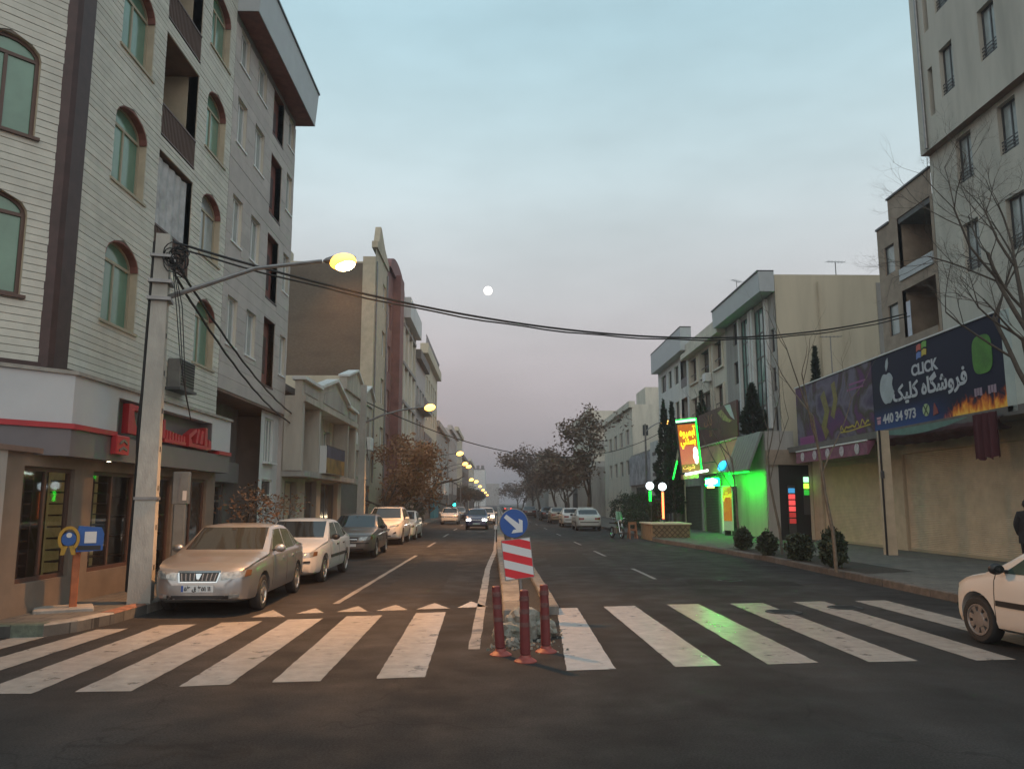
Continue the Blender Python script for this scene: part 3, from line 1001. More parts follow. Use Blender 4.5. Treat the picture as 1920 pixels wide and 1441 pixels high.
# ---- shop sign band
sg = empty('shop_sign', (-6.95, 13.15, 0), R(90), 'white shop sign band with red stripe and red lettering niche on corner building', 'sign')
dl = Vector((math.cos(R(-90)) * 0, 0, 0))
def bandpts(off):
    # plan outline in sign space: canted run then street run
    c = (0.0, -off)
    a40 = R(40)
    # street dir is +x, canted dir goes back at 40 degrees towards +y
    p0 = (-6 * math.cos(a40), 6 * math.sin(a40) - off)
    return p0, c
def band(z0, z1, off, thick, name, m, x1=7.8, gaps=()):
    mb = MB()
    p0, c = bandpts(off)
    d = Vector((c[0] - p0[0], c[1] - p0[1]))
    nrm = Vector((0, thick))
    mb.hexa([(p0[0], p0[1], z0), (c[0], c[1], z0), (c[0] + 0.02, c[1] + thick, z0), (p0[0] + 0.02, p0[1] + thick, z0)],
            [(p0[0], p0[1], z1), (c[0], c[1], z1), (c[0] + 0.02, c[1] + thick, z1), (p0[0] + 0.02, p0[1] + thick, z1)])
    xs = [c[0] + 0.001]
    for g in gaps:
        xs += list(g)
    xs.append(x1)
    for k in range(0, len(xs), 2):
        mb.box(xs[k], xs[k + 1], -off, -off + thick, z0, z1)
    return mb.build(name, m, sg)
band(3.13, 3.93, 0, 0.25, 'sign_panel', 'sign_white', x1=1.55)
MB().box(6.45, 7.8, 0.0, 0.25, 3.13, 3.93).build('sign_panel', 'sign_white', sg)
MB().box(1.55, 6.45, 0.002, 0.25, 3.76, 3.93).build('sign_panel', 'sign_white', sg)
MB().box(1.55, 6.45, 0.28, 0.32, 3.05, 3.78).build('niche_back', 'fascia_grey', sg)
MB().box(1.552, 1.6, 0.002, 0.3, 3.13, 3.76).build('niche_side', 'fascia_grey', sg)
MB().box(6.4, 6.448, 0.002, 0.3, 3.13, 3.76).build('niche_side', 'fascia_grey', sg)
band(3.93, 3.99, 0.06, 0.33, 'sign_cap', 'concrete')
band(3.04, 3.125, 0.05, 0.3, 'red_stripe', 'sign_red', x1=1.5)
MB().box(6.9, 7.8, -0.05, 0.25, 3.04, 3.125).build('red_stripe', 'sign_red', sg)
band(2.6, 3.037, 0.0, 0.25, 'fascia', 'fascia_grey')
q = MB()
for x in (-0.9, -2.0, 0.9, 2.6, 4.3, 6.0):
    yy = 0 if x > 0 else -x * math.tan(R(40)) * 1.0
    q.box(x - 0.004, x + 0.004, yy - 0.004, yy + 0.01, 2.62, 3.92) if x < 0 else None
q.build('panel_joint', 'frame_dark', sg)
# red relief letters (left glyph cut by the pole, then a low toothed word and a tall closing glyph)
q = MB()
q.box(1.95, 2.18, -0.02, 0.1, 3.14, 3.7)
q.prism([(2.18, 3.14), (2.55, 3.14), (2.5, 3.24), (2.3, 3.3), (2.18, 3.5)], 'y', -0.02, 0.1)
q.prism([(2.18, 3.7), (2.75, 3.68), (2.75, 3.6), (2.18, 3.6)], 'y', -0.02, 0.1)
q.box(2.8, 2.95, -0.02, 0.1, 3.14, 3.62)
q.build('letter', 'sign_red', sg)
q = MB()
q.box(3.6, 4.75, -0.04, 0.1, 3.1, 3.17)
for k in range(7):
    x = 3.66 + k * 0.155
    q.prism([(x, 3.17), (x + 0.11, 3.17), (x + 0.09, 3.36 - 0.01 * k), (x + 0.02, 3.36 - 0.01 * k)], 'y', -0.04, 0.1)
q.prism([(3.5, 3.17), (3.62, 3.17), (3.6, 3.55), (3.5, 3.55)], 'y', -0.04, 0.1)
q.build('letter', 'sign_red', sg)
q = MB()
q.prism([(4.9, 3.1), (6.1, 3.08), (6.1, 3.17), (5.1, 3.18), (5.0, 3.3), (5.35, 3.46), (5.3, 3.53), (4.88, 3.36)], 'y', -0.05, 0.1)
q.prism([(5.3, 3.2), (5.42, 3.2), (5.52, 3.52), (5.42, 3.54)], 'y', -0.05, 0.1)
q.prism([(5.55, 3.2), (5.72, 3.2), (5.78, 3.5), (5.66, 3.52)], 'y', -0.05, 0.1)
q.prism([(5.85, 3.17), (6.05, 3.17), (6.0, 3.6), (5.88, 3.6)], 'y', -0.05, 0.1)
q.prism([(6.1, 3.1), (6.3, 3.1), (6.28, 3.3), (6.12, 3.34)], 'y', -0.05, 0.1)
q.build('letter', 'sign_red', sg)
# small red square sign
sq = MB().bbox(1.35, 1.85, -0.12, 0.0, 2.72, 3.06, 0.015).build('logo_box', 'sign_red', sg)
MB().prism([(1.45, 2.93), (1.6, 3.0), (1.75, 2.94), (1.75, 2.9), (1.6, 2.95), (1.45, 2.89)], 'y', -0.135, -0.122).build('logo_mark', 'fascia_grey', sq)
MB().prism([(1.45, 2.81), (1.6, 2.87), (1.75, 2.82), (1.75, 2.78), (1.6, 2.82), (1.45, 2.77)], 'y', -0.135, -0.122).build('logo_mark', 'fascia_grey', sq)
spotm = mat('downlight_glow', (1, 1, 1), 0.4, emit=(1.0, 0.86, 0.6), es=14)
for x, lb in ((-0.35, 'small lit downlight in the soffit above the left shop window'), (1.6, 'small lit downlight in the soffit above the second shop window')):
    w_ = Matrix.Translation(sg.location) @ Matrix.Rotation(R(90), 4, 'Z') @ Vector((x, 0.12 + (0.3 if x < 0 else 0), 2.6))
    e_ = empty('downlight', (w_.x, w_.y, w_.z), 0, lb, 'light', 'shop soffit lights')
    MB().lathe([(0.055, -0.012), (0.055, 0.0), (0.04, 0.004)], (0, 0, 0), 'z', 16).build('rim', 'white_metal', e_)
    MB().lathe([(0.001, -0.016), (0.036, -0.0145)], (0, 0, 0), 'z', 16).build('lens', spotm, e_)
# ================================================================== grey stone block (left, second)
b2 = Bld('apartment_building', 'grey stone apartment block with brown window strips and deep white eave', 'L', XL, 21.03, 27.7)
cols2 = [(21.45, 22.3), (23.1, 24.05), (26.75, 27.5)]
rows2 = [(6.15, 7.5), (9.05, 10.4), (11.95, 13.3), (14.3, 15.4)]
ops = [b2.op(a, b, c, d) for a, b in cols2 for c, d in rows2]
rec = [b2.op(24.85, 26.15, c, d) for c, d in ((5.5, 7.7), (8.3, 10.45), (11.1, 13.15), (13.8, 15.45))]
fc = b2.sheet(0, b2.W, 4.87, 15.6, ops + rec, 'grey_stone_back', d=0.2, rm='cream_plaster')
b2.courses(0, b2.W, 4.87, 15.6, 0.36, ops + rec, 'grey_stone', fc, gap=0.008, proud=0.02)
b2.shell(0, b2.W, 0.1, 16.6, 12, 'grey_stone', y0=0.02)
for o in ops:
    b2.window(o, 'frame_white', 'glass_pale', y=0.11, fw=0.06, mull=1, sill=0.05, sillm='frame_white')
for o in rec:
    p = b2.recess(o, 0.22, 'red_brown', 'red_brown', name='brown_strip')
    a, b, c, e, r = o
    b2.part(MB().box(a + 0.25, b - 0.25, 0.2, 0.215, c + 0.5, e - 0.5), 'louvre', 'dark_brown', p)
    b2.part(MB().box(a, b, -0.03, 0.0, c + 0.0, c + 0.06), 'sill', 'dark_brown', p)
ev = MB()
ev.prism([(-0.62, 15.62), (0.2, 15.62), (0.2, 16.85), (-0.72, 16.85)], 'x', -0.02, b2.W + 0.35)
b2.part(ev, 'eave', 'cornice_grey')
b2.part(MB().box(-0.02, b2.W + 0.38, -0.76, 0.2, 16.85, 16.92), 'eave_cap', 'frame_dark')
b2.part(MB().quad((-0.01, -0.6, 15.61), (b2.W + 0.3, -0.6, 15.61), (b2.W + 0.3, 0.2, 15.61), (-0.01, 0.2, 15.61)), 'eave_soffit', 'red_brown')
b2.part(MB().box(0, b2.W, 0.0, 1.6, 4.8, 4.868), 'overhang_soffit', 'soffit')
go = [(1.2, 1.9, 3.2, 4.3, 0), (2.7, 3.4, 3.2, 4.3, 0), (0.6, 3.6, 0.15, 2.4, 0)]
b2.sheet(0, 4.6, 0.1, 4.8, go, 'dark_stone', 'ground_floor', y=0.9, d=0.15)
for o in go[:2]:
    b2.window(o, 'frame_dark', 'glass_dark', y=1.0, mull=0)
o = go[2]
st = b2.window((o[0], o[1], o[2], o[3], 0), 'grey_metal', 'glass_dark', y=1.0, fw=0.08, mull=2, transom=1.9, name='shop_front')
b2.part(MB().box(0.4, 4.0, 0.6, 0.9, 2.45, 3.05), 'shop_canopy', 'fascia_grey')
# white plaster stair bay
wb = [(5.0, 6.0, 3.15, 4.6, 0), (4.95, 6.15, 0.15, 1.75, 0), (4.95, 6.15, 1.85, 2.6, 0)]
b2.sheet(4.6, b2.W, 0.1, 4.8, wb, 'white_plaster', 'stair_bay', y=0.15, d=0.12)
b2.window(wb[0], 'frame_white', 'glass_pale', y=0.22, mull=2, sill=0.03)
b2.window(wb[2], 'frame_white', 'glass_dark', y=0.22, mull=0, transom=2.1)
b2.window(wb[1], 'frame_white', 'glass_pale', y=0.22, mull=1, fw=0.09, name='entrance_door')
# ================================================================== two-storey house with pediment
hA = Bld('townhouse', 'low two storey cream house with gabled parapet beside grey block', 'L', XL, 27.75, 38.4, 'house')
ops = [hA.op(30.0, 31.2, 3.45, 4.9), hA.op(31.6, 32.4, 3.2, 4.9), hA.op(34.2, 35.6, 3.45, 4.9), hA.op(36.4, 37.6, 3.45, 4.9), hA.op(28.4, 29.6, 3.0, 5.0),
       hA.op(28.2, 29.9, 0.15, 2.6), hA.op(31.2, 33.2, 0.15, 2.7), hA.op(34, 37.6, 0.15, 2.7)]
hA.sheet(0, hA.W, 0.1, 5.35, ops, 'house_plaster', d=0.3)
hA.shell(0, hA.W, 0.1, 6.0, 11, 'house_plaster')
for i, o in enumerate(ops):
    hA.window(o, 'frame_white' if i < 5 else 'grey_metal', 'glass_pale' if i < 5 else 'shutter_tan' if i == 5 else 'glass_dark', y=0.22, mull=2 if i in (0, 2) else 1, sill=0.04)
hA.part(MB().box(0, hA.W, -0.75, 0.3, 5.35, 5.55), 'balcony_slab', 'house_plaster')
mb = MB()
mb.prism([(0, 5.55), (hA.W, 5.55), (hA.W, 6.05), (8.6, 6.1), (8.4, 6.2), (5.6, 6.85), (2.9, 6.2), (2.7, 6.12), (0, 6.1)], 'y', -0.6, -0.35)
pp = hA.part(mb, 'parapet', 'house_plaster')
mb = MB()
for (a, b), (c, d) in (((-0.1, 6.1), (2.8, 6.12)), ((2.7, 6.18), (5.6, 6.86)), ((5.6, 6.86), (8.5, 6.18)), ((8.4, 6.12), (hA.W + 0.1, 6.05))):
    mb.prism([(a, b), (c, d), (c, d + 0.12), (a, b + 0.12)], 'y', -0.75, -0.25)
hA.part(mb, 'parapet_cap', 'white_plaster', pp)
mb = MB()
mb.prism([(3.4, 5.7), (7.8, 5.7), (7.6, 6.1), (5.6, 6.55), (3.6, 6.1)], 'y', -0.63, -0.6)
mb.box(0.3, 2.4, -0.63, -0.6, 5.68, 5.98)
mb.box(8.8, 10.3, -0.63, -0.6, 5.68, 5.95)
hA.part(mb, 'parapet_panel', 'grey_plaster', pp)
for x in (0.1, 2.75, 8.55, hA.W - 0.15):
    hA.part(MB().box(x - 0.14, x + 0.14, -0.66, -0.02, 2.95, 5.35), 'pillar', 'house_plaster')
hA.part(MB().box(0, hA.W, -0.75, 0.0, 2.75, 2.95), 'floor_band', 'grey_plaster')
# box balcony sign
bs = empty('box_sign', (-7.39, 30.6, 0), R(90), 'boxy balcony sign with blue and yellow face on low house', 'sign')
MB().box(0, 3.6, -0.9, -0.02, 2.96, 4.0).build('box', 'white_plaster', bs)
MB().box(0.05, 3.55, -0.925, -0.903, 3.55, 3.98).build('upper_panel', mat('sign_blue_dark', (0.03, 0.035, 0.08), 0.4, var=0.5, scale=3), bs)
MB().box(0.05, 3.55, -0.925, -0.903, 2.98, 3.55).build('lower_panel', mat('sign_yellow', (0.27, 0.15, 0.035), 0.45, var=0.6, scale=1.8, stain=0.8, sscale=1.2, stainc=(0.06, 0.03, 0.03)), bs)
MB().box(-0.02, 3.62, -0.93, -0.9, 3.985, 4.03).build('rim', 'frame_dark', bs)
# ================================================================== narrow three-storey house
hB = block('townhouse', 'three storey cream house with twin gabled parapets below the brown brick wall', 'L', XL, 38.42, 47.0, 7.3, 'house_plaster',
           [(39.2, 40.1), (40.7, 41.6), (42.2, 43.0), (44.0, 44.8), (45.4, 46.2)], [(5.4, 6.7), (3.2, 4.6)], depth=10, gm='glass_dark', mull=1, d=0.2, base=2.8)
hB.root['category'] = 'house'
mb = MB()
mb.prism([(0, 7.3), (5.0, 7.3), (5.0, 7.75), (2.6, 8.55), (0, 7.9)], 'y', -0.12, 0.25)
mb.prism([(5.2, 7.3), (hB.W, 7.3), (hB.W, 7.7), (7.0, 8.35), (5.2, 7.75)], 'y', -0.1, 0.25)
pp = hB.part(mb, 'parapet', 'house_plaster')
mb = MB()
for (a, b), (c, d) in (((-0.05, 7.9), (2.6, 8.55)), ((2.6, 8.55), (5.1, 7.75)), ((5.15, 7.75), (7.0, 8.35)), ((7.0, 8.35), (hB.W, 7.7))):
    mb.prism([(a, b), (c, d), (c, d + 0.1), (a, b + 0.1)], 'y', -0.25, 0.3)
hB.part(mb, 'parapet_cap', 'white_plaster', pp)
hB.part(MB().bbox(5.4, 6.3, -0.5, -0.02, 4.7, 5.4, 0.03), 'air_conditioner', 'white_metal')
hB.part(MB().bbox(0.5, 1.3, -0.5, -0.02, 4.7, 5.3, 0.03), 'air_conditioner', 'white_metal')
# ================================================================== tall block with bare brown brick flank
bC = Bld('apartment_building', 'tall block with bare brown brick side wall and tan stone front', 'L', XL, 47.02, 52.3)
co = [bC.op(50.4, 51.8, 5 + 3.1 * k, 6.6 + 3.1 * k) for k in range(4)]
bC.sheet(0, bC.W, 0.1, 17.2, co, 'tan_stone', d=0.2)
for o in co:
    bC.window(o, 'frame_white', 'glass_pale', y=0.15)
bC.shell(0, bC.W, 0.1, 16.3, 14, 'tan_plaster', y0=0.02)
mb = MB()
nr, nc = 46, 1
# brick flank stands just outside the end wall
mb.box(-0.03, -0.002, 0.75, 13.9, 0.1, 16.2)
bC.part(mb, 'brick_flank', 'brown_brick')
bC.part(MB().box(-0.05, -0.031, 1.7, 9.5, 0.1, 9.3), 'plaster_patch', 'tan_plaster')
bC.part(MB().box(-0.06, -0.001, 0.0, 0.75, 0.1, 16.6), 'corner_quoin', 'tan_stone')
bC.part(MB().box(-0.05, 4.0, 6.0, 10.0, 16.3, 18.0), 'stair_head', 'tan_plaster')
mb = MB()
mb.prism([(0, 17.2), (bC.W, 17.2), (bC.W, 17.6), (3.2, 18.1), (1.6, 18.9), (1.2, 18.9), (0.6, 17.7), (0, 17.6)], 'y', -0.1, 0.25)
bC.part(mb, 'parapet', 'tan_stone')
for x_, z0_, z1_ in ((4.9, 0.2, 16.8), (0.35, 3.0, 16.4)):
    bC.part(MB().tube([(x_, -0.07, z0_), (x_, -0.07, z1_)], 0.05, 8), 'downpipe', 'grey_metal')
bR = Bld('apartment_building', 'narrow maroon stone block with rounded parapet and stacked bays', 'L', XL, 52.32, 60.5)
ops = [bR.op(a, a + 1.3, 4.6 + 3.0 * k, 6.4 + 3.0 * k) for a in (53.2, 57.8) for k in range(4)]
bR.sheet(0, bR.W, 0.1, 17.6, ops, 'maroon_stone', d=0.25)
bR.shell(0, bR.W, 0.1, 17.2, 14, 'tan_plaster', y0=0.02)
for o in ops:
    bR.window(o, 'frame_white', 'glass_pale', y=0.18)
bR.part(MB().box(2.9, 4.9, -0.55, 0, 3.4, 17.8), 'stacked_bay', 'maroon_stone')
mb = MB()
mb.prism([(0, 17.6), (bR.W, 17.6)] + [(bR.W / 2 + bR.W / 2 * math.cos(PI * k / 12), 17.6 + 1.3 * math.sin(PI * k / 12)) for k in range(1, 12)], 'y', -0.2, 0.2)
bR.part(mb, 'round_parapet', 'maroon_stone')
bD = block('apartment_building', 'cream block with projecting cornice just beyond the maroon block', 'L', XL, 60.52, 69.4, 16.2, 'cream_plaster',
           [(61.5 + 2.8 * k, 63.1 + 2.8 * k) for k in range(3)], [(4.4 + 3 * k, 6.0 + 3 * k) for k in range(4)], depth=14, gm='glass_dark', mull=1, cor=(16.0, 17.6, 0.7), corm='white_plaster', base=3.2)
q = MB()
for k in range(4):
    q.box(0.15 + 2.8 * k, min(bD.W, 0.75 + 2.8 * k), -0.22, 0.0, 3.2, 16.0)
bD.part(q, 'pilaster', 'cream_plaster')['kind'] = 'stuff'
for k in range(4):
    bD.part(MB().box(0, bD.W, -0.28, 0.0, 6.35 + 3 * k, 6.6 + 3 * k), 'floor_band', 'grey_plaster')
bD2 = block('apartment_building', 'lower grey stone block with balconies between cream cornice block and terrace block', 'L', XL + 0.25, 69.42, 78.5, 14.6, 'grey_stone',
            [(70.2 + 2.8 * k, 72.2 + 2.8 * k) for k in range(3)], [(4.4 + 3 * k, 6.2 + 3 * k) for k in range(3)], depth=14, gm='glass_dark', mull=1, cor=(14.4, 15.2, 0.45), corm='dark_stone', base=3.2)
for k in range(3):
    bD2.part(MB().box(0.6, 8.4, -0.8, 0.0, 4.1 + 3 * k, 4.3 + 3 * k), 'balcony_slab', 'grey_plaster')
    bD2.part(MB().box(0.6, 8.4, -0.8, -0.74, 4.3 + 3 * k, 5.0 + 3 * k), 'balcony_front', 'frame_dark')
bE = block('apartment_building', 'tan block with railed roof terrace, last of the tall left row', 'L', XL, 78.52, 97.5, 17.0, 'tan_plaster',
           [(79.5 + 3 * k, 81.2 + 3 * k) for k in range(6)], [(4.4 + 3 * k, 6.0 + 3 * k) for k in range(4)], depth=14, gm='glass_dark', mull=1, cor=(16.6, 17.6, 0.5), base=3.2)
q = MB()
for k in range(30):
    q.box(0.3 + 0.6 * k, 0.34 + 0.6 * k, -0.3, -0.26, 17.6, 18.5)
q.box(0.2, 18.6, -0.3, -0.26, 18.5, 18.55)
bE.part(q, 'roof_railing', 'frame_dark')
fl = [(97.52, 122, 11.4, 'grey_plaster', 'grey four storey block beyond the tan terrace block on the left'), (122.02, 146, 13.2, 'grey_stone', 'weathered grey block in the middle of the far left row'),
      (146.02, 172, 15.2, 'tan_plaster', 'tall tan block near the far end of the left row'), (172.02, 210, 11.6, 'dark_stone', 'dark low block at the far end of the left row'),
      (210.02, 255, 13.0, 'cream_plaster', 'pale hazy block farthest along the left row')]
for a, b, z, m, lb in fl:
    n = int((b - a) / 4)
    bb = block('apartment_building', lb, 'L', XL + rnd.uniform(-0.1, 0.1), a, b, z, m, [(a + 1 + 4 * k, a + 3 + 4 * k) for k in range(n)],
               [(4.2 + 3 * k, 5.8 + 3 * k) for k in range(int((z - 4) / 3))], depth=14, gm='glass_dark', mull=0, sill=0, cor=(z - 0.3, z + 0.4, 0.4), base=3.2)
# far end of the street
be = Bld('apartment_building', 'pale hazy building with rooftop sign frame at the end of the street', 'L', -6.0, 400, 440)
be.shell(0, 40, 0.1, 18, 20, 'white_plaster')
be.sheet(0, 40, 0.1, 18, [], 'white_plaster')
q = MB()
for k in range(8):
    q.box(-0.1, 0.1, 0.5 + 2.3 * k, 2.0 + 2.3 * k, 18.6, 20.2)
q.box(-0.05, 0.05, 0.2, 18.5, 18, 18.6)
be.part(q, 'rooftop_letters', 'dark_stone')
tag(be.root, group='far buildings')
b_ = Bld('apartment_building', 'faint low hazy block right of the pale end building', 'L', 1.5, 520, 545)
b_.shell(0, 25, 0.1, 14, 9, 'grey_plaster')
b_.sheet(0, 25, 0.1, 14, [], 'grey_plaster')
# ================================================================== RIGHT SIDE
# ---- tall apartment tower over the shops
bF = Bld('apartment_tower', 'tall pale stone apartment tower rising above the computer shop', 'R', 15.0, 12.0, 26.1)
zr = [(9.1, 10.7), (12.05, 13.6)]
ops = [bF.op(a, b, c, d) for a, b in ((23.7, 24.55), (21.5, 22.35), (18.8, 20.0)) for c, d in zr]
bF.sheet(0, bF.W, 4.6, 13.75, ops, 'tower_stone', d=0.25)
bF.shell(0, bF.W, 0.1, 30, 12, 'tower_stone', y0=0.03)
def rail_window(o, y):
    w = bF.window(o, 'frame_dark', 'glass_pale', y=y, fw=0.06, mull=1)
    a, b, c, e, r = o
    q = MB()
    for k in range(4):
        q.box(a, b, y - 0.11, y - 0.09, c + 0.08 + 0.11 * k, c + 0.11 + 0.11 * k)
    bF.part(q, 'guard_rail', 'frame_dark', w)
for o in ops:
    rail_window(o, 0.17)
up = [bF.op(a, b, c, d) for a, b in ((23.8, 24.55), (21.6, 22.4), (19.0, 20.0)) for c, d in ((15.1, 16.75), (18.1, 19.75), (21.1, 22.75))]
slots = [bF.op(25.0, 25.28, c, d) for c, d in ((14.8, 16.5), (17.85, 19.6), (20.9, 22.6))]
bF.sheet(0, bF.W, 13.75, 30, up + slots, 'tower_stone', 'upper_facade', y=-0.3, d=0.25)
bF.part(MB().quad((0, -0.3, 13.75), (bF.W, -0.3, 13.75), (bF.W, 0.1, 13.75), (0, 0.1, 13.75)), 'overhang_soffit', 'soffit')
bF.part(MB().quad((0, -0.3, 13.75), (0, 0.1, 13.75), (0, 0.1, 30), (0, -0.3, 30)), 'corner_return', 'tower_stone')
for o in up:
    rail_window(o, -0.13)
for o in slots:
    bF.part(MB().box(o[0], o[1], -0.06, -0.05, o[2], o[3]), 'slot_panel', 'soffit')
# ---- balcony bay beside the tower
bY = Bld('apartment_building', 'brown stone building with recessed balconies between tower and blank tan wall', 'R', 15.0, 26.12, 30.2)
rc = [bY.op(26.3, 28.6, 10.0, 12.4), bY.op(26.3, 28.6, 7.4, 9.6)]
wn_ = [bY.op(28.95, 29.7, 10.5, 11.6), bY.op(28.95, 29.7, 8.1, 9.3)]
bY.sheet(0, bY.W, 4.6, 12.45, rc + wn_, 'bay_stone', d=0.15)
bY.sheet(1.0, bY.W, 12.45, 13.35, [], 'bay_stone', 'parapet')
bY.shell(0, bY.W, 0.1, 12.45, 11, 'grey_plaster', y0=0.02)
bY.part(MB().box(0.98, bY.W, -0.06, 0.25, 13.35, 13.42), 'parapet_cap', 'frame_dark')
bY.part(MB().quad((1.0, 0, 12.45), (1.0, 6, 12.45), (1.0, 6, 13.35), (1.0, 0, 13.35)), 'parapet_side', 'bay_stone')
bY.part(MB().box(-0.02, 1.0, -0.05, 0.2, 12.45, 12.53), 'parapet_cap', 'frame_dark')
for i, o in enumerate(rc):
    p = bY.recess(o, 1.4, 'bay_stone', 'soffit')
    a, b, c, e, r = o
    bY.window((a + 0.3, b - 0.5, c + 0.3, e - 0.4, 0), 'frame_tan', 'glass_teal', y=1.32, mull=1, parent=p)
    q = MB().box(a, b, -0.06, 0.0, c - 0.02, c + 0.42)
    bY.part(q, 'balcony_front', 'cornice_grey' if i == 0 else 'bay_stone', p)
for o in wn_:
    bY.window(o, 'frame_dark', 'glass_pale', y=0.09, mull=0)
cl = mat('cloth_white', (0.62, 0.64, 0.72), 0.9, var=0.1, scale=5)
q = MB()
for k in range(10):
    x0, x1 = bY.W - 3.05 - 0.0 + 0.09 * k, bY.W - 3.05 + 0.09 * (k + 1)
    q.quad((x0, 0.12 + 0.03 * math.sin(k), 7.85), (x1, 0.12 + 0.03 * math.sin(k + 1), 7.85), (x1, 0.12 + 0.03 * math.sin(k + 1), 9.2), (x0, 0.12 + 0.03 * math.sin(k), 9.2))
Ml = Matrix.Translation((15.0, 30.2, 0)) @ Matrix.Rotation(R(-90), 4, 'Z')
tag(q.build('hanging_laundry', cl, None, M=Ml), 'white sheet hung to dry on the lower brown balcony', 'laundry')
# ---- office block with glass strips and blank tan flank
bG = Bld('office_building', 'office block with green glass strips, grey cornice and blank tan side wall', 'R', 14.0, 39.1, 47.9)
gl_ops = [bG.op(40.5, 42.4, 5.6, 12.1), bG.op(43.2, 44.8, 5.6, 12.1)]
sm_ops = [bG.op(45.6, 46.4, 6.4 + 2.3 * k, 7.7 + 2.3 * k) for k in range(3)] + [bG.op(39.45, 39.95, 5.4 + 2.0 * k, 6.6 + 2.0 * k) for k in range(3)]
bG.sheet(0, bG.W, 3.4, 12.4, gl_ops + sm_ops, 'grey_plaster', d=0.2)
w0 = bG.shell(0, bG.W, 0.1, 13.3, 12, 'tan_plaster', y0=0.02)
for o in gl_ops:
    a, b, c, e, r = o
    bG.part(MB().box(a - 0.3, a - 0.02, -0.15, 0.0, c, e + 0.2), 'pier', 'white_plaster')
    bG.part(MB().box(b + 0.02, b + 0.3, -0.15, 0.0, c, e + 0.2), 'pier', 'white_plaster')
    fr = MB()
    ncol, nrow = 3, 5
    for k in range(ncol + 1):
        x = a + (b - a) * k / ncol
        fr.box(x - 0.025, x + 0.025, 0.02, 0.08, c, e)
    for k in range(nrow + 1):
        z = c + (e - c) * k / nrow
        fr.box(a, b, 0.025, 0.075, z - 0.025, z + 0.025)
    f_ = bG.part(fr, 'curtain_wall', 'frame_dark')
    for i in range(ncol):
        for j in range(nrow):
            x0, x1 = a + (b - a) * i / ncol + 0.02, a + (b - a) * (i + 1) / ncol - 0.02
            z0, z1 = c + (e - c) * j / nrow + 0.02, c + (e - c) * (j + 1) / nrow - 0.02
            t = rnd.uniform(-0.012, 0.012)
            bG.part(MB().hexa([(x0, 0.06 + t, z0), (x1, 0.06 - t, z0), (x1, 0.07 - t, z0), (x0, 0.07 + t, z0)], [(x0, 0.06, z1), (x1, 0.06, z1), (x1, 0.07, z1), (x0, 0.07, z1)]), 'pane', 'glass_teal', f_)
for o in sm_ops:
    bG.window(o, 'frame_dark', 'glass_dark', y=0.12, mull=0)
bG.part(MB().prism([(-0.75, 12.42), (0.0, 12.42), (0.0, 13.45), (-0.8, 13.45)], 'x', -0.02, bG.W + 0.02), 'cornice', 'cornice_grey')
bG.part(MB().box(-0.02, bG.W + 0.02, -0.86, 0.0, 13.45, 13.52), 'cornice_cap', 'frame_dark')
bG.part(MB().box(bG.W + 0.002, bG.W + 0.03, 5.2, 12, 0.1, 12.9), 'grey_patch', 'grey_plaster')
# ---- beige block with framed balconies
bH = Bld('apartment_building', 'beige block with framed dark balconies left of the glass office', 'R', 14.0, 47.92, 57.7)
ops = [bH.op(a, b, c, d) for a, b in ((48.6, 50.6), (51.5, 54.0), (54.9, 57.0)) for c, d in ((10.3, 12.0), (7.5, 9.2), (4.7, 6.4))]
bH.sheet(0, bH.W, 3.4, 12.2, ops, 'cream_plaster', d=0.35)
bH.shell(0, bH.W, 0.1, 12.2, 12, 'cream_plaster', y0=0.02)
for o in ops:
    a, b, c, e, r = o
    w = bH.window((a, b - 0.0, c, e, 0), 'frame_brown', 'glass_dark', y=0.28, mull=1, fw=0.09)
    q = MB()
    q.box(a - 0.12, b + 0.12, -0.14, 0.0, c - 0.14, c - 0.02)
    q.box(a - 0.12, a - 0.01, -0.12, 0.0, c - 0.02, e)
    q.box(b + 0.01, b + 0.12, -0.12, 0.0, c - 0.02, e)
    bH.part(q, 'surround', 'cream_plaster', w)
    bH.part(MB().box(a, b, 0.02, 0.05, c + 0.55, c + 0.6), 'rail', 'frame_dark', w)
bH.cornice(-0.05, bH.W + 0.05, 12.2, 12.55, 0.55, 'cream_plaster')
bH.part(MB().box(0, bH.W, -0.25, 0.2, 12.55, 13.3), 'parapet', 'cream_plaster')
bH.part(MB().box(2.5, 7.0, 2, 6, 12.2, 14.9), 'stair_head', 'cream_plaster')
bH.part(MB().box(2.4, 7.1, 1.9, 6.1, 14.9, 14.97), 'stair_head_cap', 'frame_dark')
for u_, z_ in ((2.2, 7.0), (5.6, 9.7), (8.2, 4.3)):
    bH.part(MB().bbox(u_, u_ + 0.8, -0.45, -0.02, z_, z_ + 0.55, 0.03), 'air_conditioner', 'white_metal')
bF.part(MB().tube([(0.5, -0.36, 13.8), (0.5, -0.36, 29)], 0.05, 8), 'downpipe', 'grey_metal')
bG.part(MB().tube([(bG.W + 0.06, 2.2, 4.5), (bG.W + 0.06, 2.2, 12.9)], 0.04, 8), 'downpipe', 'tan_stone')
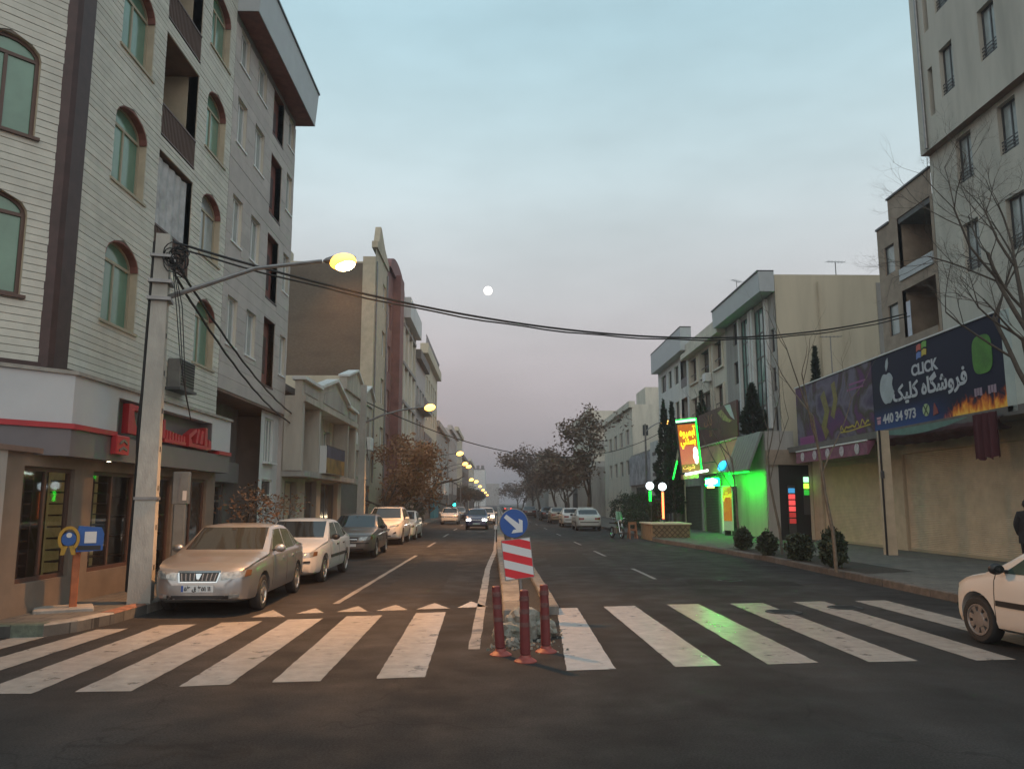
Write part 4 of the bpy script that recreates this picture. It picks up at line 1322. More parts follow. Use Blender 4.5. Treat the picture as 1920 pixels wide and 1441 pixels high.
# ---- white block
bI = Bld('apartment_building', 'white plaster block with grey cornice at the far end of the right row', 'R', 14.0, 57.72, 68.6)
ops = [bI.op(a, b, c, d) for a, b in ((60.9, 62.2), (63.3, 64.4), (65.4, 67.3)) for c, d in ((11.0, 12.4), (8.1, 9.6), (5.3, 6.8))]
rc = [bI.op(58.2, 60.1, c, d) for c, d in ((10.4, 12.5), (7.5, 9.6))]
bI.sheet(0, bI.W, 0.1, 12.9, ops + rc, 'white_plaster', d=0.2)
bI.shell(0, bI.W, 0.1, 12.9, 12, 'white_plaster', y0=0.02)
for o in ops:
    bI.window(o, 'frame_dark', 'glass_dark', y=0.14, mull=1)
for o in rc:
    p = bI.recess(o, 1.0, 'grey_plaster', 'soffit')
    bI.part(MB().box(o[0], o[1], 0.0, 0.04, o[2], o[2] + 0.7), 'railing', 'frame_dark', p)
bI.part(MB().box(-0.03, bI.W + 0.4, -0.6, 0.2, 12.9, 14.6), 'cornice', 'cornice_grey')
bI.part(MB().box(-0.05, bI.W + 0.42, -0.63, 0.2, 14.6, 14.67), 'cornice_cap', 'frame_dark')
# ---- cream blocks farther on
bJ = block('apartment_building', 'cream blank-walled block behind the white block', 'R', 12.9, 76, 96, 11.2, 'cream_plaster', [(78 + 4 * k, 80 + 4 * k) for k in range(4)],
           [(4.5, 6), (7.5, 9)], depth=14, mull=0, cor=(10.9, 11.5, 0.3))
bJ.part(MB().box(14, 19, 1.5, 6, 11.2, 13.0), 'stair_head', 'cream_plaster')
bJ.part(MB().box(bJ.W + 0.002, bJ.W + 0.05, 1.0, 1.5, 8.2, 9.2), 'flank_window', 'glass_dark')
bJ2 = block('apartment_building', 'pale cream block with balconies seen above the sparse tree', 'R', 12.5, 105, 130, 13.9, 'cream_plaster', [(107 + 4 * k, 109.4 + 4 * k) for k in range(5)],
            [(4.5, 6), (7.5, 9), (10.5, 12)], depth=13, mull=0, cor=(13.6, 14.2, 0.5))
q = MB()
for k in range(4):
    q.box(bJ2.W, bJ2.W + 0.8, 0.2, 2.4, 3.6 + 2.7 * k, 3.75 + 2.7 * k)
    q.box(bJ2.W + 0.72, bJ2.W + 0.8, 0.2, 2.4, 3.75 + 2.7 * k, 4.5 + 2.7 * k)
bJ2.part(q, 'balcony', 'grey_plaster')
block('apartment_building', 'dim grey block behind the far right trees', 'R', 9.6, 150, 190, 10.3, 'grey_plaster', [(152 + 5 * k, 154.5 + 5 * k) for k in range(6)], [(4, 5.6), (7, 8.6)], depth=14, mull=0)
block('apartment_building', 'faint hazy block farthest along the right row', 'R', 9.6, 200, 270, 13, 'grey_plaster', [(203 + 6 * k, 206 + 6 * k) for k in range(10)], [(4, 5.6), (7, 8.6), (10, 11.6)], depth=14, mull=0)
block('shop_building', 'low grey shop block behind the big right tree', 'R', 9.8, 98, 104.5, 6.2, 'grey_plaster', [(99, 101), (102, 104)], [(3.6, 5.0)], depth=10, mull=0, base=3.0)
# ================================================================== computer shop row (single storey)
bK = Bld('shop_building', 'single storey shop row with two closed tan roller shutters', 'R', 14.75, 19.0, 37.45, 'shop')
sh = [bK.op(30.7, 36.4, 0.15, 3.6), bK.op(19.6, 29.0, 0.15, 3.6)]
bK.sheet(0, bK.W, 0.1, 4.55, sh, 'tan_stone', d=0.2)
bK.shell(0, bK.W, 0.1, 4.58, 8, 'tan_plaster', y0=0.02)
for o in sh:
    a, b, c, e, r = o
    mb = MB()
    n = 58
    prof = []
    for k in range(n):
        z = c + (e - c) * k / n
        hh = (e - c) / n
        prof += [(0.12, z), (0.108, z + hh * 0.25), (0.108, z + hh * 0.75), (0.12, z + hh * 0.97)]
    vs = []
    for y, z in prof:
        vs += [(a, y, z), (b, y, z)]
    mb.add(vs, [(2 * i, 2 * i + 1, 2 * i + 3, 2 * i + 2) for i in range(len(prof) - 1)])
    s_ = bK.part(mb, 'roller_shutter', 'shutter_tan')
    bK.part(MB().box(a, b, 0.07, 0.13, c, c + 0.1), 'bottom_bar', 'frame_tan', s_)
    bK.part(MB().box(a - 0.06, a + 0.02, 0.05, 0.15, c, e), 'guide_rail', 'frame_tan', s_)
    bK.part(MB().box(b - 0.02, b + 0.06, 0.05, 0.15, c, e), 'guide_rail', 'frame_tan', s_)
bK.part(MB().box(0.0, bK.W, -1.1, 0.0, 4.15, 4.4), 'canopy', 'dark_stone')
# ---- the two printed panels
cs = empty('shop_billboard', (13.7, 36.2, 0), R(-90), 'long dark blue and purple billboard above closed shutters reading CLICK', 'billboard')
MB().box(0, 15.2, 0.02, 0.25, 4.36, 7.02).build('frame', 'frame_dark', cs)
MB().box(-0.03, 15.25, -0.04, 0.28, 7.02, 7.07).build('top_rail', 'white_metal', cs)
MB().box(-0.03, 15.25, -0.04, 0.28, 4.31, 4.36).build('bottom_rail', 'white_metal', cs)
MB().box(15.2, 15.6, -0.05, 0.3, 4.25, 7.0).build('end_return', mat('pale_green_metal', (0.42, 0.48, 0.45), 0.5, var=0.1, scale=2), cs)
def print_mat(name, build):
    m = bpy.data.materials.new(name)
    m.use_nodes = True
    MATS[name] = m
    t, b = nodes_of(m)
    b.inputs['Roughness'].default_value = 0.55
    b.inputs['Specular IOR Level'].default_value = 0.25
    build(t, b)
    return m
def flames(t, b):
    N, L = t.nodes.new, t.links.new
    tc = N('ShaderNodeTexCoord')
    mp = N('ShaderNodeMapping')
    mp.inputs['Scale'].default_value = (3.0, 1, 1.5)
    L(tc.outputs['Object'], mp.inputs[0])
    nz = N('ShaderNodeTexNoise')
    nz.inputs['Scale'].default_value = 1.6
    nz.inputs['Detail'].default_value = 6
    nz.inputs['Distortion'].default_value = 0.8
    L(mp.outputs[0], nz.inputs['Vector'])
    sp = N('ShaderNodeSeparateXYZ')
    L(tc.outputs['Object'], sp.inputs[0])
    def rng(s, a, b_, c, d):
        r = N('ShaderNodeMapRange')
        for k, v in zip(('From Min', 'From Max', 'To Min', 'To Max'), (a, b_, c, d)):
            r.inputs[k].default_value = v
        L(s, r.inputs['Value'])
        return r.outputs[0]
    def op(o, a, b_):
        q = N('ShaderNodeMath')
        q.operation = o
        for i, s in enumerate((a, b_)):
            if isinstance(s, float): q.inputs[i].default_value = s
            else: L(s, q.inputs[i])
        return q.outputs[0]
    ht = rng(sp.outputs['Z'], 4.3, 5.3, 0.62, -0.35)
    xr = rng(sp.outputs['X'], 11.6, 12.8, -0.6, 0.0)
    f = op('ADD', op('ADD', ht, xr), nz.outputs['Fac'])
    cr = N('ShaderNodeValToRGB')
    e = cr.color_ramp.elements
    e[0].position, e[0].color = 0.52, (0.006, 0.007, 0.03, 1)
    e[1].position, e[1].color = 1.0, (0.9, 0.5, 0.08, 1)
    for p, c in ((0.62, (0.12, 0.02, 0.02, 1)), (0.78, (0.6, 0.14, 0.02, 1)), (0.9, (0.8, 0.3, 0.03, 1))):
        e.new(p).color = c
    L(f, cr.inputs[0])
    # a blue band along the bottom left
    bb = op('MULTIPLY', rng(sp.outputs['Z'], 4.4, 5.2, 1.0, 0.0), rng(sp.outputs['X'], 11.0, 12.6, 1.0, 0.0))
    mx = N('ShaderNodeMix')
    mx.data_type = 'RGBA'
    L(bb, mx.inputs['Factor'])
    L(cr.outputs[0], mx.inputs['A'])
    mx.inputs['B'].default_value = (0.02, 0.06, 0.22, 1)
    L(mx.outputs['Result'], b.inputs['Base Color'])
print_mat('print_flames', flames)
def purple(t, b):
    N, L = t.nodes.new, t.links.new
    tc = N('ShaderNodeTexCoord')
    nz = N('ShaderNodeTexNoise')
    nz.inputs['Scale'].default_value = 0.55
    nz.inputs['Detail'].default_value = 3
    nz.inputs['Distortion'].default_value = 0.6
    L(tc.outputs['Object'], nz.inputs['Vector'])
    cr = N('ShaderNodeValToRGB')
    e = cr.color_ramp.elements
    e[0].position, e[0].color = 0.3, (0.05, 0.03, 0.09, 1)
    e[1].position, e[1].color = 0.75, (0.06, 0.04, 0.11, 1)
    for p, c in ((0.4, (0.075, 0.055, 0.10, 1)), (0.48, (0.15, 0.13, 0.18, 1)), (0.55, (0.06, 0.045, 0.035, 1)), (0.62, (0.11, 0.035, 0.12, 1))):
        e.new(p).color = c
    L(nz.outputs['Fac'], cr.inputs[0])
    L(cr.outputs[0], b.inputs['Base Color'])
print_mat('print_purple', purple)
MB().box(0.02, 7.5, 0.0, 0.02, 4.37, 7.01).build('printed_panel', 'print_purple', cs)
pn = MB().box(7.52, 15.19, 0.0, 0.02, 4.37, 7.01).build('printed_panel', 'print_flames', cs)
pw = mat('print_white', (0.48, 0.50, 0.53), 0.4)
pg = mat('print_grey', (0.36, 0.40, 0.42), 0.4, var=0.15, scale=2)
put_text('lettering', 'CLICK', 0.50, pw, cs, (11.1, -0.004, 5.98), off=0.016, fit=1.6)
put_text('lettering', '\uFED3\uFEAE\uFEED\uFEB7\uFB94\uFE8E\u06D5 \uFEDB\uFEE0\uFEF4\uFB8F', 0.72, pw, cs, (11.2, -0.004, 5.3), off=0.02, rtl=True, fit=4.4)
put_text('lettering', '440 34 973', 0.45, pw, cs, (9.3, -0.004, 4.62), off=0.012, fit=2.25)
# telephone mark
q = MB()
q.box(7.75, 7.98, -0.012, 0.0, 4.62, 4.78)
q.box(7.72, 8.01, -0.012, 0.0, 4.81, 4.88)
q.build('phone_mark', mat('print_pink', (0.5, 0.25, 0.32), 0.4), cs)
# bitten fruit emblem
def emblem(pts, name, m, z=0.0):
    q = MB()
    q.prism(pts, 'y', -0.014, 0.0)
    return q.build(name, m, cs)
cx_, cz_ = 8.62, 5.82
pts = []
for k in range(40):
    a = 2 * PI * k / 40
    r = 0.5 * (1 + 0.10 * math.cos(2 * a) * 0 )
    x, z = 0.52 * math.cos(a), 0.58 * math.sin(a)
    z -= 0.10 * math.exp(-(x / 0.14) ** 2) * (1 if z > 0 else -0.6)
    x *= 1.0 - 0.18 * max(0, -z)
    d = math.hypot(x - 0.62, z - 0.08)
    if d < 0.27:
        t = math.atan2(z - 0.08, x - 0.62)
        x, z = 0.62 + 0.27 * math.cos(t), 0.08 + 0.27 * math.sin(t)
    pts.append((cx_ + x, cz_ + z))
emblem(pts, 'fruit_emblem', pg)
emblem([(8.62, 6.42), (8.58, 6.6), (8.66, 6.8), (8.78, 6.88), (8.8, 6.68), (8.72, 6.5)], 'fruit_emblem_leaf', pg)
# four-pane flag emblem
for i, (x, z, c) in enumerate(((10.72, 6.72, (0.5, 0.09, 0.06)), (11.05, 6.76, (0.15, 0.38, 0.06)), (10.69, 6.47, (0.12, 0.2, 0.5)), (11.02, 6.51, (0.55, 0.42, 0.05)))):
    emblem([(x, z), (x + 0.13, z + 0.04), (x + 0.28, z + 0.02), (x + 0.31, z + 0.21), (x + 0.17, z + 0.235), (x + 0.03, z + 0.2)], 'flag_pane', mat('flag%d' % i, c, 0.4))
# round green game emblem
q = MB()
q.lathe([(0.001, -0.012), (0.2, -0.012), (0.2, 0.0)], (11.05, 0, 4.78), 'y', 24)
gc = q.build('round_emblem', mat('print_palegreen', (0.35, 0.45, 0.25), 0.4), cs)
q = MB()
for s_ in (-1, 1):
    q.prism([(11.05 - 0.14 * s_, 4.92), (11.05 - 0.1 * s_, 4.95), (11.05 + 0.14 * s_, 4.64), (11.05 + 0.1 * s_, 4.61)], 'y', -0.018 - 0.001 * s_, -0.0125)
q.build('emblem_cross', mat('print_darkgreen', (0.02, 0.06, 0.02), 0.4), gc)
emblem([(11.45, 4.55), (11.75, 4.6), (11.7, 4.75), (11.55, 4.95), (11.5, 4.8)], 'small_mark', mat('print_darkred', (0.22, 0.04, 0.04), 0.4))
# plain green patch
pts = [(14.2 + 0.46 * math.copysign(abs(math.cos(a)) ** 0.6, math.cos(a)), 6.0 + 0.55 * math.copysign(abs(math.sin(a)) ** 0.6, math.sin(a))) for a in [2 * PI * k / 32 for k in range(32)]]
emblem(pts, 'green_patch', mat('print_green', (0.06, 0.20, 0.02), 0.45, var=0.35, scale=2.5))
for i, x in enumerate((13.7, 14.35)):
    q = MB()
    for k in range(3):
        q.box(x + 0.13 * k, x + 0.1 + 0.13 * k, -0.012, 0.0, 4.85 + 0.02 * (k % 2), 5.08)
    q.build('small_mark', mat('print_mauve', (0.3, 0.22, 0.28), 0.4), cs)
# print on the purple panel: scrawled yellow word, shapes
def ribbon(name, pts, w, m, parent, y=-0.008):
    mb = MB()
    P = [Vector((a, 0, b)) for a, b in pts]
    vs = []
    for i, p in enumerate(P):
        d = (P[min(i + 1, len(P) - 1)] - P[max(i - 1, 0)]).normalized()
        nn = Vector((-d.z, 0, d.x)) * w / 2
        vs += [(p.x - nn.x, y, p.z - nn.z), (p.x + nn.x, y, p.z + nn.z)]
    mb.add(vs, [(2 * i, 2 * i + 1, 2 * i + 3, 2 * i + 2) for i in range(len(P) - 1)])
    return mb.build(name, m, parent)
ym = mat('print_yellow', (0.38, 0.30, 0.03), 0.4)
wd = []
for k in range(60):
    t = k / 59
    wd.append((4.6 + 2.5 * t, 4.72 + 0.12 * t + 0.14 * math.sin(t * 34) * (0.5 + 0.5 * math.cos(t * 9))))
ribbon('scrawled_word', wd, 0.07, ym, cs)
ribbon('scrawled_word', [(4.5, 4.62), (5.4, 4.6), (6.4, 4.66), (7.2, 4.7)], 0.05, ym, cs, -0.01)
ribbon('print_shape', [(3.0, 6.4), (3.4, 5.6), (3.0, 5.0), (3.3, 4.6)], 0.5, mat('print_olive', (0.16, 0.13, 0.03), 0.45, var=0.4, scale=2), cs, -0.003)
ribbon('print_shape', [(4.1, 6.7), (4.3, 6.0), (3.9, 5.3)], 0.4, MATS['print_olive'], cs, -0.004)
MB().box(0.3, 1.9, -0.006, 0.0, 4.4, 4.75).build('print_shape', mat('print_magenta', (0.22, 0.05, 0.18), 0.4), cs)
for i, (x0, z0) in enumerate(((5.6, 6.35), (5.4, 6.15))):
    MB().box(x0, x0 + 1.4, -0.006, 0.0, z0, z0 + 0.07).build('print_line', MATS['print_magenta'], cs)
# ---- pink awning with round pictures
aw = empty('awning', (13.55, 36.0, 0), R(-90), 'short pink printed awning under the purple billboard panel', 'awning')
am = mat('awning_pink', (0.20, 0.07, 0.115), 0.7, var=0.3, scale=3)
q = MB()
q.prism([(-0.05, 3.6), (0.0, 3.6), (0.3, 4.1), (0.25, 4.12), (-0.02, 4.1)], 'x', 0.0, 7.0)
q.build('cloth', am, aw)
MB().tube([(0, -0.03, 4.11), (7.0, -0.03, 4.11)], 0.035, 8).build('front_bar', 'white_metal', aw)
for k in range(5):
    MB().lathe([(0.001, -0.012), (0.2, -0.012), (0.2, 0.0)], (0.8 + 1.35 * k, -0.055, 3.85), 'y', 20).build('round_picture', mat('awning_print', (0.45, 0.42, 0.45), 0.6, var=0.5, scale=9), aw)
aw2 = empty('awning', (13.75, 28.4, 0), R(-90), 'folded dark maroon awning sagging over the wide shutter', 'awning')
q = MB()
n = 30
for i in range(n):
    for j in range(6):
        def P(i, j):
            x = 7.2 * i / n
            t = j / 6
            sag = 0.10 * math.sin(PI * i / n)
            return (x, -0.5 * math.sin(t * PI) * (0.6 + 0.1 * math.sin(i * 0.7)) + 0.1, 4.28 - 0.42 * t - sag * t + 0.02 * math.sin(i * 1.9 + j))
        q.quad(P(i, j), P(i + 1, j), P(i + 1, j + 1), P(i, j + 1))
q.build('cloth', mat('awning_maroon', (0.055, 0.018, 0.02), 0.85, var=0.3, scale=4), aw2, smooth=True)
q = MB()
for i in range(24):
    t0, t1 = i / 24, (i + 1) / 24
    z0, z1 = 4.26 - 0.22 * math.sin(PI * t0) - 0.0, 4.26 - 0.22 * math.sin(PI * t1)
    q.quad((0.3 + 5.6 * t0, -0.34, 4.28), (0.3 + 5.6 * t1, -0.34, 4.28), (0.3 + 5.6 * t1, -0.33, z1), (0.3 + 5.6 * t0, -0.33, z0))
q.build('teal_lining', mat('cloth_teal', (0.12, 0.22, 0.19), 0.8, var=0.15, scale=4), aw2)
q = MB()
n = 16
for i in range(n):
    x0, x1 = 6.1 + 1.1 * i / n, 6.1 + 1.1 * (i + 1) / n
    y0, y1 = -0.3 + 0.07 * math.sin(i * 1.4), -0.3 + 0.07 * math.sin((i + 1) * 1.4)
    q.quad((x0, y0, 3.05 + 0.05 * math.sin(i)), (x1, y1, 3.05 + 0.05 * math.sin(i + 1)), (x1, y1, 4.3), (x0, y0, 4.3))
q.build('hanging_cloth', mat('cloth_maroon', (0.06, 0.012, 0.018), 0.85), aw2, smooth=True)
# ---- square post in front of the shutters
pt = empty('concrete_post', (13.0, 26.7, 0.15), 0, 'square concrete post with dark cable pipe before the shutters', 'post')
MB().hexa([(-0.16, -0.16, 0), (0.16, -0.16, 0), (0.16, 0.16, 0), (-0.16, 0.16, 0)], [(-0.14, -0.14, 4.1), (0.14, -0.14, 4.1), (0.14, 0.14, 4.1), (-0.14, 0.14, 4.1)]).build('shaft', 'tan_stone', pt)
MB().tube([(-0.2, -0.17, 0), (-0.2, -0.17, 4.1)], 0.035, 8).build('cable_pipe', 'black_metal', pt)
MB().bbox(-0.26, -0.14, -0.24, -0.16, 2.5, 2.75, 0.02).build('junction_box', 'frame_dark', pt)
# ================================================================== neon-lit snack shop
bS = Bld('shop_building', 'low snack shop with dark shutters and a green lit wall', 'R', 12.6, 37.5, 56.0, 'shop')
so = [bS.op(42.2, 43.6, 0.15, 2.8), bS.op(44.0, 45.4, 0.15, 2.8), bS.op(45.8, 49.0, 0.15, 2.9), bS.op(49.6, 55.4, 0.15, 2.9)]
bS.sheet(0, bS.W, 0.1, 5.2, so, 'grey_plaster', d=0.15)
bS.shell(0, bS.W, 0.1, 5.2, 1.38, 'grey_plaster', y0=0.02)
for i, o in enumerate(so):
    a, b, c, e, r = o
    if i >= 2:
        mb = MB()
        n = 30
        for k in range(n):
            z = c + (e - c) * k / n
            mb.box(a, b, 0.1, 0.12, z, z + (e - c) / n * 0.8)
        bS.part(mb, 'roller_shutter', mat('shutter_green', (0.10, 0.115, 0.085), 0.5, 0.3, var=0.2, scale=4))
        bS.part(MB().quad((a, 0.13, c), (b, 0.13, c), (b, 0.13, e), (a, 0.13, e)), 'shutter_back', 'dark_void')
door = bS.window(so[1], 'frame_white', 'glass_dark', y=0.06, fw=0.12, mull=0, name='door', panes=False)
bS.part(MB().box(so[1][0] + 0.12, so[1][1] - 0.12, 0.06, 0.07, 0.3, 2.65), 'lit_pane', mat('lit_door', (0.6, 0.62, 0.5), 0.6, var=0.3, scale=2, emit=(0.85, 0.95, 0.6), es=0.35), door)
w = bS.window(so[0], 'frame_white', 'glass_dark', y=0.06, fw=0.08, mull=0, name='door')
bS.part(MB().box(2.05, 2.3, -0.05, 0.0, 0.15, 3.3), 'pilaster', 'tan_stone')
# poster stand
po = empty('poster_board', (12.2, 42.6, 0.15), R(-75), 'tall red and yellow poster board at the snack shop door', 'poster')
MB().box(-0.45, 0.45, 0.0, 0.05, 0.25, 2.6).build('board', 'frame_white', po)
MB().box(-0.4, 0.4, -0.012, 0.0, 0.75, 2.55).build('print', mat('poster_red', (0.5, 0.05, 0.03), 0.5, var=0.5, scale=2, c2=(0.6, 0.3, 0.02), emit=(1.0, 0.2, 0.04), es=0.25), po)
put_text('lettering', '\uFE91\uFEB4\uFE98\uFEE8\uFEF2', 0.5, mat('poster_yellow', (0.8, 0.6, 0.05), 0.5, emit=(1, 0.8, 0.05), es=0.5), po, (0, -0.014, 2.0), off=0.02, rtl=True, sx=0.7)
MB().box(-0.4, 0.4, -0.012, 0.0, 0.3, 0.7).build('lower_print', 'frame_white', po)
MB().box(-0.4, -0.34, 0.0, 0.35, 0.0, 0.25).build('foot', 'frame_dark', po)
MB().box(0.34, 0.4, 0.0, 0.35, 0.0, 0.25).build('foot', 'frame_dark', po)
# slanted orange fascia board and grey slab
fa = empty('fascia_board', (12.6, 49.3, 0), R(-90), 'slanted orange brown fascia board over the snack shop entrance', 'sign')
MB().hexa([(0, -0.72, 3.45), (7.9, -0.72, 3.45), (7.9, -0.62, 3.45), (0, -0.62, 3.45)], [(0, -0.1, 5.15), (7.9, -0.1, 5.15), (7.9, 0.0, 5.15), (0, 0.0, 5.15)]).build('board', mat('fascia_orange', (0.36, 0.19, 0.10), 0.6, var=0.25, scale=1.5), fa)
MB().tube([(0, -0.12, 5.2), (7.9, -0.12, 5.2)], 0.06, 6).build('top_strip', 'tan_plaster', fa)
MB().box(3.9, 3.94, -0.74, -0.7, 3.45, 3.6).build('joint', 'frame_dark', fa)
gs = empty('metal_slab_sign', (12.6, 41.3, 0), R(-90), 'blank slanted grey corrugated slab sign above the green wall', 'sign')
MB().hexa([(0, -0.85, 3.4), (3.7, -0.85, 3.4), (3.7, -0.75, 3.4), (0, -0.75, 3.4)], [(0, -0.12, 5.2), (3.7, -0.12, 5.2), (3.7, 0.0, 5.2), (0, 0.0, 5.2)]).build('slab', mat('slab_grey', (0.20, 0.22, 0.20), 0.6, 0.2, var=0.12, scale=3), gs)
q = MB()
for k in range(1, 9):
    x = 0.41 * k
    q.hexa([(x - 0.02, -0.87, 3.42), (x + 0.02, -0.87, 3.42), (x + 0.02, -0.85, 3.42), (x - 0.02, -0.85, 3.42)], [(x - 0.02, -0.14, 5.18), (x + 0.02, -0.14, 5.18), (x + 0.02, -0.12, 5.18), (x - 0.02, -0.12, 5.18)])
q.build('rib', MATS['slab_grey'], gs)
# brown picture board
bb_ = empty('picture_board', (12.55, 49.5, 0), R(-90), 'dark brown food picture board above the orange fascia', 'sign')
MB().box(0, 8.0, 0.0, 0.1, 5.3, 7.2).build('board', mat('board_brown', (0.085, 0.03, 0.025), 0.5, var=0.3, scale=1.5), bb_)
MB().prism([(4.4, 6.9), (5.2, 7.0), (6.4, 6.4), (7.2, 6.2), (6.6, 6.15), (5.4, 6.4)], 'y', -0.012, 0.0).build('picture', mat('print_food', (0.30, 0.26, 0.10), 0.5, var=0.5, scale=5), bb_)
MB().prism([(5.8, 7.15), (6.9, 7.1), (7.6, 6.2), (6.9, 6.45)], 'y', -0.012, 0.0).build('picture', mat('print_sky', (0.42, 0.46, 0.50), 0.5), bb_)
put_text('lettering', '\uFEDB\uFE92\uFE8E\uFE8F', 0.9, mat('print_rust', (0.32, 0.14, 0.08), 0.5), bb_, (2.3, -0.004, 6.35), off=0.01, rtl=True)
put_text('lettering', '\uFECF\uFEAC\uFE8D', 0.5, MATS['print_rust'], bb_, (2.8, -0.004, 5.7), off=0.01, rtl=True)
# vertical neon sign standing out from the front
ns = empty('neon_sign', (10.15, 44.0, 3.35), 0, 'tall lit sign with green neon frame and yellow lettering', 'sign')
ns.rotation_euler = (R(3), R(-6), R(8))
MB().box(0, 1.12, 0.0, 0.2, 0.1, 3.0).build('box', 'frame_dark', ns)
MB().box(0.04, 1.08, -0.014, 0.0, 1.55, 2.75).build('upper_print', mat('neon_print_hi', (0.35, 0.08, 0.02), 0.5, var=0.4, scale=3, emit=(1.0, 0.26, 0.03), es=0.5), ns)
MB().box(0.04, 1.08, -0.014, 0.0, 0.55, 1.55).build('middle_print', mat('neon_print_mid', (0.5, 0.12, 0.1), 0.5, emit=(1.0, 0.2, 0.12), es=0.45), ns)
MB().box(0.04, 1.08, -0.014, 0.0, 0.14, 0.55).build('lower_print', mat('neon_print_low', (0.2, 0.1, 0.03), 0.5, var=0.4, scale=6, emit=(0.5, 0.26, 0.05), es=0.4), ns)
yl = mat('neon_yellow', (0.9, 0.75, 0.05), 0.5, emit=(1.0, 0.72, 0.02), es=1.6)
put_text('lettering', '\uFE81\uFE91\uFEE4\uFEF4\uFEEE\u06D5', 0.62, yl, ns, (0.56, -0.016, 2.12), off=0.02, rtl=True, sx=0.62)
put_text('lettering', '\uFE91\uFEB4\uFE98\uFEE8\uFEF2', 0.55, yl, ns, (0.56, -0.016, 1.66), off=0.02, rtl=True, sx=0.62)
put_text('lettering', '\uFEB7\uFEAE\uFE91\uFE96', 0.34, mat('neon_amber', (0.8, 0.5, 0.1), 0.5, emit=(1, 0.6, 0.15), es=0.9), ns, (0.45, -0.016, 0.3), off=0.008, rtl=True, sx=0.8)
q = MB()
pts = [(0.92 + 0.14 * math.cos(2 * PI * k / 20) * (1.15 if k % 3 else 0.85), 1.0 + 0.48 * math.sin(2 * PI * k / 20)) for k in range(20)]
q.prism(pts, 'y', -0.03, -0.0145)
q.build('cone_picture', mat('neon_white', (0.9, 0.9, 0.9), 0.5, emit=(1, 0.95, 1.0), es=1.3), ns)
gn = mat('green_neon', (0.05, 0.6, 0.1), 0.4, emit=(0.0, 1.0, 0.035), es=7)
MB().tube([(-0.02, -0.02, 3.0), (1.14, -0.02, 3.04), (1.16, -0.02, 0.1)], 0.035, 8).build('neon_tube', gn, ns)
MB().tube([(-0.02, -0.03, 2.93), (1.1, -0.03, 2.95)], 0.06, 8).build('neon_tube', mat('neon_mint', (0.7, 0.9, 0.8), 0.4, emit=(0.5, 1.0, 0.65), es=2.0), ns)
MB().tube([(0.15, -0.12, 0.02), (1.45, -0.2, 0.12)], 0.06, 8).build('neon_tube', mat('tube_white', (0.9, 0.9, 0.9), 0.4, emit=(0.85, 1.0, 0.9), es=5), ns)
MB().box(0.05, 0.95, 0.0, 0.3, -0.25, 0.0).build('lower_box', mat('box_orange', (0.42, 0.22, 0.13), 0.6), ns)
MB().tube([(1.1, 0.1, 0.5), (2.4, 0.2, 0.55)], 0.03, 6).build('bracket', 'frame_dark', ns)
MB().tube([(1.1, 0.1, 2.5), (2.4, 0.2, 2.3)], 0.03, 6).build('bracket', 'frame_dark', ns)
# bright green LED board below it
ld = empty('led_board', (11.65, 43.4, 2.75), R(-60), 'glaring green white LED board over the snack shop door', 'sign')
MB().bbox(-0.48, 0.48, -0.08, 0.08, 0.0, 0.42, 0.04).build('board', mat('led_green', (0.2, 0.8, 0.3), 0.4, emit=(0.0, 1.0, 0.035), es=80), ld)
MB().prism([(-0.42, 0.12), (0.0, 0.05), (0.42, 0.16), (0.42, 0.3), (0.1, 0.4), (-0.42, 0.3)], 'y', -0.1, -0.081).build('led_letters', mat('led_white', (1, 1, 1), 0.4, emit=(0.9, 1.0, 0.9), es=9), ld)
MB().box(-0.3, 0.2, -0.1, -0.081, -0.12, -0.01).build('led_strip', mat('led_warm', (1, 0.8, 0.3), 0.4, emit=(1.0, 0.7, 0.15), es=4), ld)
MB().tube([(0, 0, 0.42), (0.3, 0.5, 0.8)], 0.02, 6).build('bracket', 'frame_dark', ld)
# green neon tube under the slab washes the wall
gt = empty('neon_tube_lamp', (11.85, 41.0, 3.3), R(-90), 'green neon tube under the grey slab sign washing the wall', 'light')
MB().tube([(0, 0, 0), (3.3, 0, 0)], 0.025, 8).build('tube', gn, gt)
MB().box(0, 3.3, 0.05, 0.09, 0.02, 0.06).build('holder', 'frame_dark', gt)
L_ = bpy.data.lights.new('neon_wash', 'AREA')
L_.shape = 'RECTANGLE'
L_.size, L_.size_y = 3.2, 0.06
L_.energy = 120
L_.color = (0.005, 1.0, 0.04)
lo = bpy.data.objects.new('neon_wash', L_)
lo.location = (11.95, 39.35, 3.22)
lo.rotation_euler = (R(20), 0, R(-90))
col.objects.link(lo)
# blue LED oval
bo = empty('led_oval_sign', (11.86, 42.2, 3.78), R(-90), 'small glowing blue oval LED sign under the orange fascia', 'sign')
MB().lathe([(0.001, -0.03), (0.30, -0.03), (0.36, 0.0), (0.3, 0.05)], (0, 0, 0), 'y', 28).build('panel', mat('led_blue', (0.05, 0.4, 0.9), 0.4, emit=(0.0, 0.45, 1.0), es=2.2), bo)
bo.scale = (2.0, 1, 0.8)
bo.rotation_euler = (R(-20), 0, R(-90))
